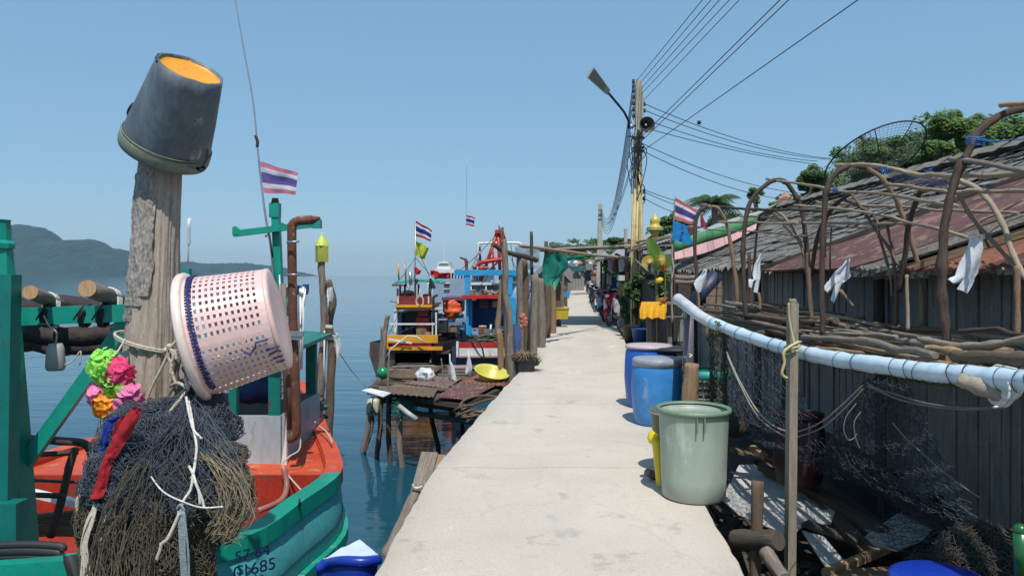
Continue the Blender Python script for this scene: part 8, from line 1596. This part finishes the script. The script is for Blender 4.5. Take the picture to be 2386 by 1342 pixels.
# ---------------------------------------------------------------- clutter on the far boats and under the canopies
MISC = [plain('c_tarp_blue', (.03, .10, .25)), plain('c_tarp_grey', (.22, .22, .21)), plain('c_tan', (.28, .2, .12)), plain('c_black', (.02, .02, .02)), plain('c_white', (.55, .55, .52)), plain('c_rust', (.22, .08, .04)), plain('c_teal', (.03, .2, .18))]
def gear(par, px0, px1, py0, py1, Y, dY, n, nm='deck_gear', smin=.04, smax=.22):
    for _ in range(n):
        mb = MB(); c = P(rnd(px0, px1), rnd(py0, py1), Y+rnd(0, dY)); k = random.random(); s_ = rnd(smin, smax)
        if k < .4: mb.box(c, (s_*rnd(.5, 1.5), s_, s_*rnd(.4, 1)), Matrix.Rotation(rnd(0, 3), 3, 'Z'))
        elif k < .6: mb.lathe([(0, 0), (s_*.4, 0), (s_*.5, s_*.7), (s_*.45, s_*.72), (0, s_*.6)], c, seg=12)
        elif k < .8: mb.ball(c, (s_*.7, s_*.6, s_*.4), 10, 7, .4, 2, rnd(0, 9))
        else: mb.tube([c, c+Vector((rnd(-.5, .5), rnd(-.2, .2), rnd(-.1, .5)))], rnd(.012, .03), 6)
        build(nm, mb, random.choice(MISC), par)
def lines(par, segs, Y, r=.008, nm='rigging_line'):
    for a, b_, c, d in segs: mb = MB(); A_ = P(a, b_, Y); B_ = P(c, d, Y+.3); mb.tube([A_, (A_+B_)/2-Vector((0, 0, .06)), B_], r, 4); build(nm, mb, M_WIRE, par)
gear(fbt, 925, 1003, 772, 790, YB-.5, 1.5, 12); gear(fbt, 928, 1000, 700, 712, YB+.7, 1.2, 9, smax=.14); gear(fbt, 910, 1000, 818, 838, YB-1.4, .8, 7)
lines(fbt, [(968, 600, 920, 664), (968, 600, 1028, 662), (967, 640, 905, 782), (968, 560, 1003, 650), (1010, 730, 1060, 700)], YB+.6)
gear(bb, 1102, 1182, 768, 792, YC-.3, 1.0, 14); gear(bb, 1100, 1175, 622, 632, YC+.9, 1.0, 9, smax=.15); gear(bb, 1100, 1170, 678, 690, YC+.6, 1.4, 10, smax=.16)
lines(bb, [(1163, 540, 1070, 632), (1163, 540, 1205, 630), (1122, 570, 1090, 640), (1190, 567, 1200, 640), (1165, 600, 1100, 690)], YC+1.2)
sm_ = [o for o in bpy.data.objects if o.get('label', '').startswith('small boat with orange float')][0]
gear(sm_, 1022, 1078, 738, 790, 23.2, 1.4, 14)
cn2 = thing('canopy', 'second darker canopy farther along the walkway, low over the motorbikes', 'canopy', (4.5, 36, 0))
mb = MB(); mb.sheet((3.75, 31, 2.2), (8, 31, 2.5), (10.0, 46, 3.0), (5.1, 46, 2.5), 24, 12, fn=lambda u, v: .14*fb((u*5, v*6, 0), 1), th=.03); build('canopy_sheet', mb, plain('sooty_canopy', (.05, .045, .045), (.09, .085, .08), .9, fine=.4), cn2)
for p in ((4.15, 31.3), (7.8, 31.3), (5.5, 45.5), (9.6, 45.5), (4.8, 38)): mb = MB(); stick(mb, [(p[0], p[1], -1.4), (p[0], p[1], 1), (p[0], p[1], 2.6)], .07, .06); build('canopy_post', mb, W_DARK, cn2)
for k in range(16):
    mb = MB(); x = rnd(4.6, 8); c = Vector((x, 31.2+rnd(0, 10), 2.05)); mb.strip([(c, c+Vector((rnd(.2, .5), 0, 0))), (c+Vector((0, 0, -.3)), c+Vector((rnd(.2, .5), 0, -rnd(.2, .5))))], .05, 5, k, .05); build('hung_cloth', mb, random.choice(MISC), cn2)
t = thing('clutter_shelf', 'long cluttered shelf under the first canopy right of the walkway', 'shelf', (4.6, 25, 0)); mb = MB(); mb.box((4.9, 25.2, .7), (.5, 4.6, .04)); build('shelf_board', mb, W_WALL, t)
for a in (23.1, 27.3): mb = MB(); mb.box((4.9, a, .0), (.07, .07, 1.4)); build('leg', mb, W_WALL, t)
gear(t, 1445, 1475, 640, 664, 23, 4, 22, 'stored_item', .1, .34); gear(t, 1432, 1470, 596, 625, 23, 3, 14, 'stored_item', .1, .3)
ft = thing('market_clutter', 'jumble of dark stored goods closing the far end of the walkway', 'clutter', (9.5, 118, 0))
gear(ft, 1318, 1372, 628, 662, 112, 8, 40, 'stored_item', .5, 1.7)
gear(ft, 1340, 1400, 610, 650, 60, 8, 30, 'stored_item', .3, .9)
for k, (px, Y, lb, a, b_) in enumerate(((1381, 49, 'motorbike with white cowl, seventh from the camera', BW, BK), (1427, 24.2, 'black motorbike squeezed in beside the nearest red one', BK, BBl), (1416, 26.9, 'white motorbike between the pale blue shielded and the maroon ones', BW, BK), (1406, 30.6, 'cherry red motorbike in the middle of the parked row', BR, BK), (1377, 56, 'maroon motorbike, eighth from the camera', BPk, BK), (1373, 63, 'black motorbike with pale shields, ninth from the camera', BK, BW))): motorbike(lb, a, b_, P(px, HZ+EYE*F/Y, Y)+Vector((.1, 0, .02)), -.35)
# wavelets of loose net and folds hanging from the near bundle
# ---------------------------------------------------------------- haze over the bay
m = bpy.data.materials.new('bay_haze'); m.use_nodes = True; N = m.node_tree.nodes; N.clear(); o_ = N.new('ShaderNodeOutputMaterial'); v_ = N.new('ShaderNodeVolumePrincipled'); v_.inputs['Color'].default_value = (.62, .83, 1, 1); v_.inputs['Density'].default_value = .00010; v_.inputs['Anisotropy'].default_value = .2
m.node_tree.links.new(v_.outputs[0], o_.inputs['Volume'])
mb = MB(); mb.box((0, 4200, 119), (9400, 9400, 242)); props(build('haze', mb, m), kind='stuff')
for o in bpy.data.objects:
    if '_w' in o: del o['_w']
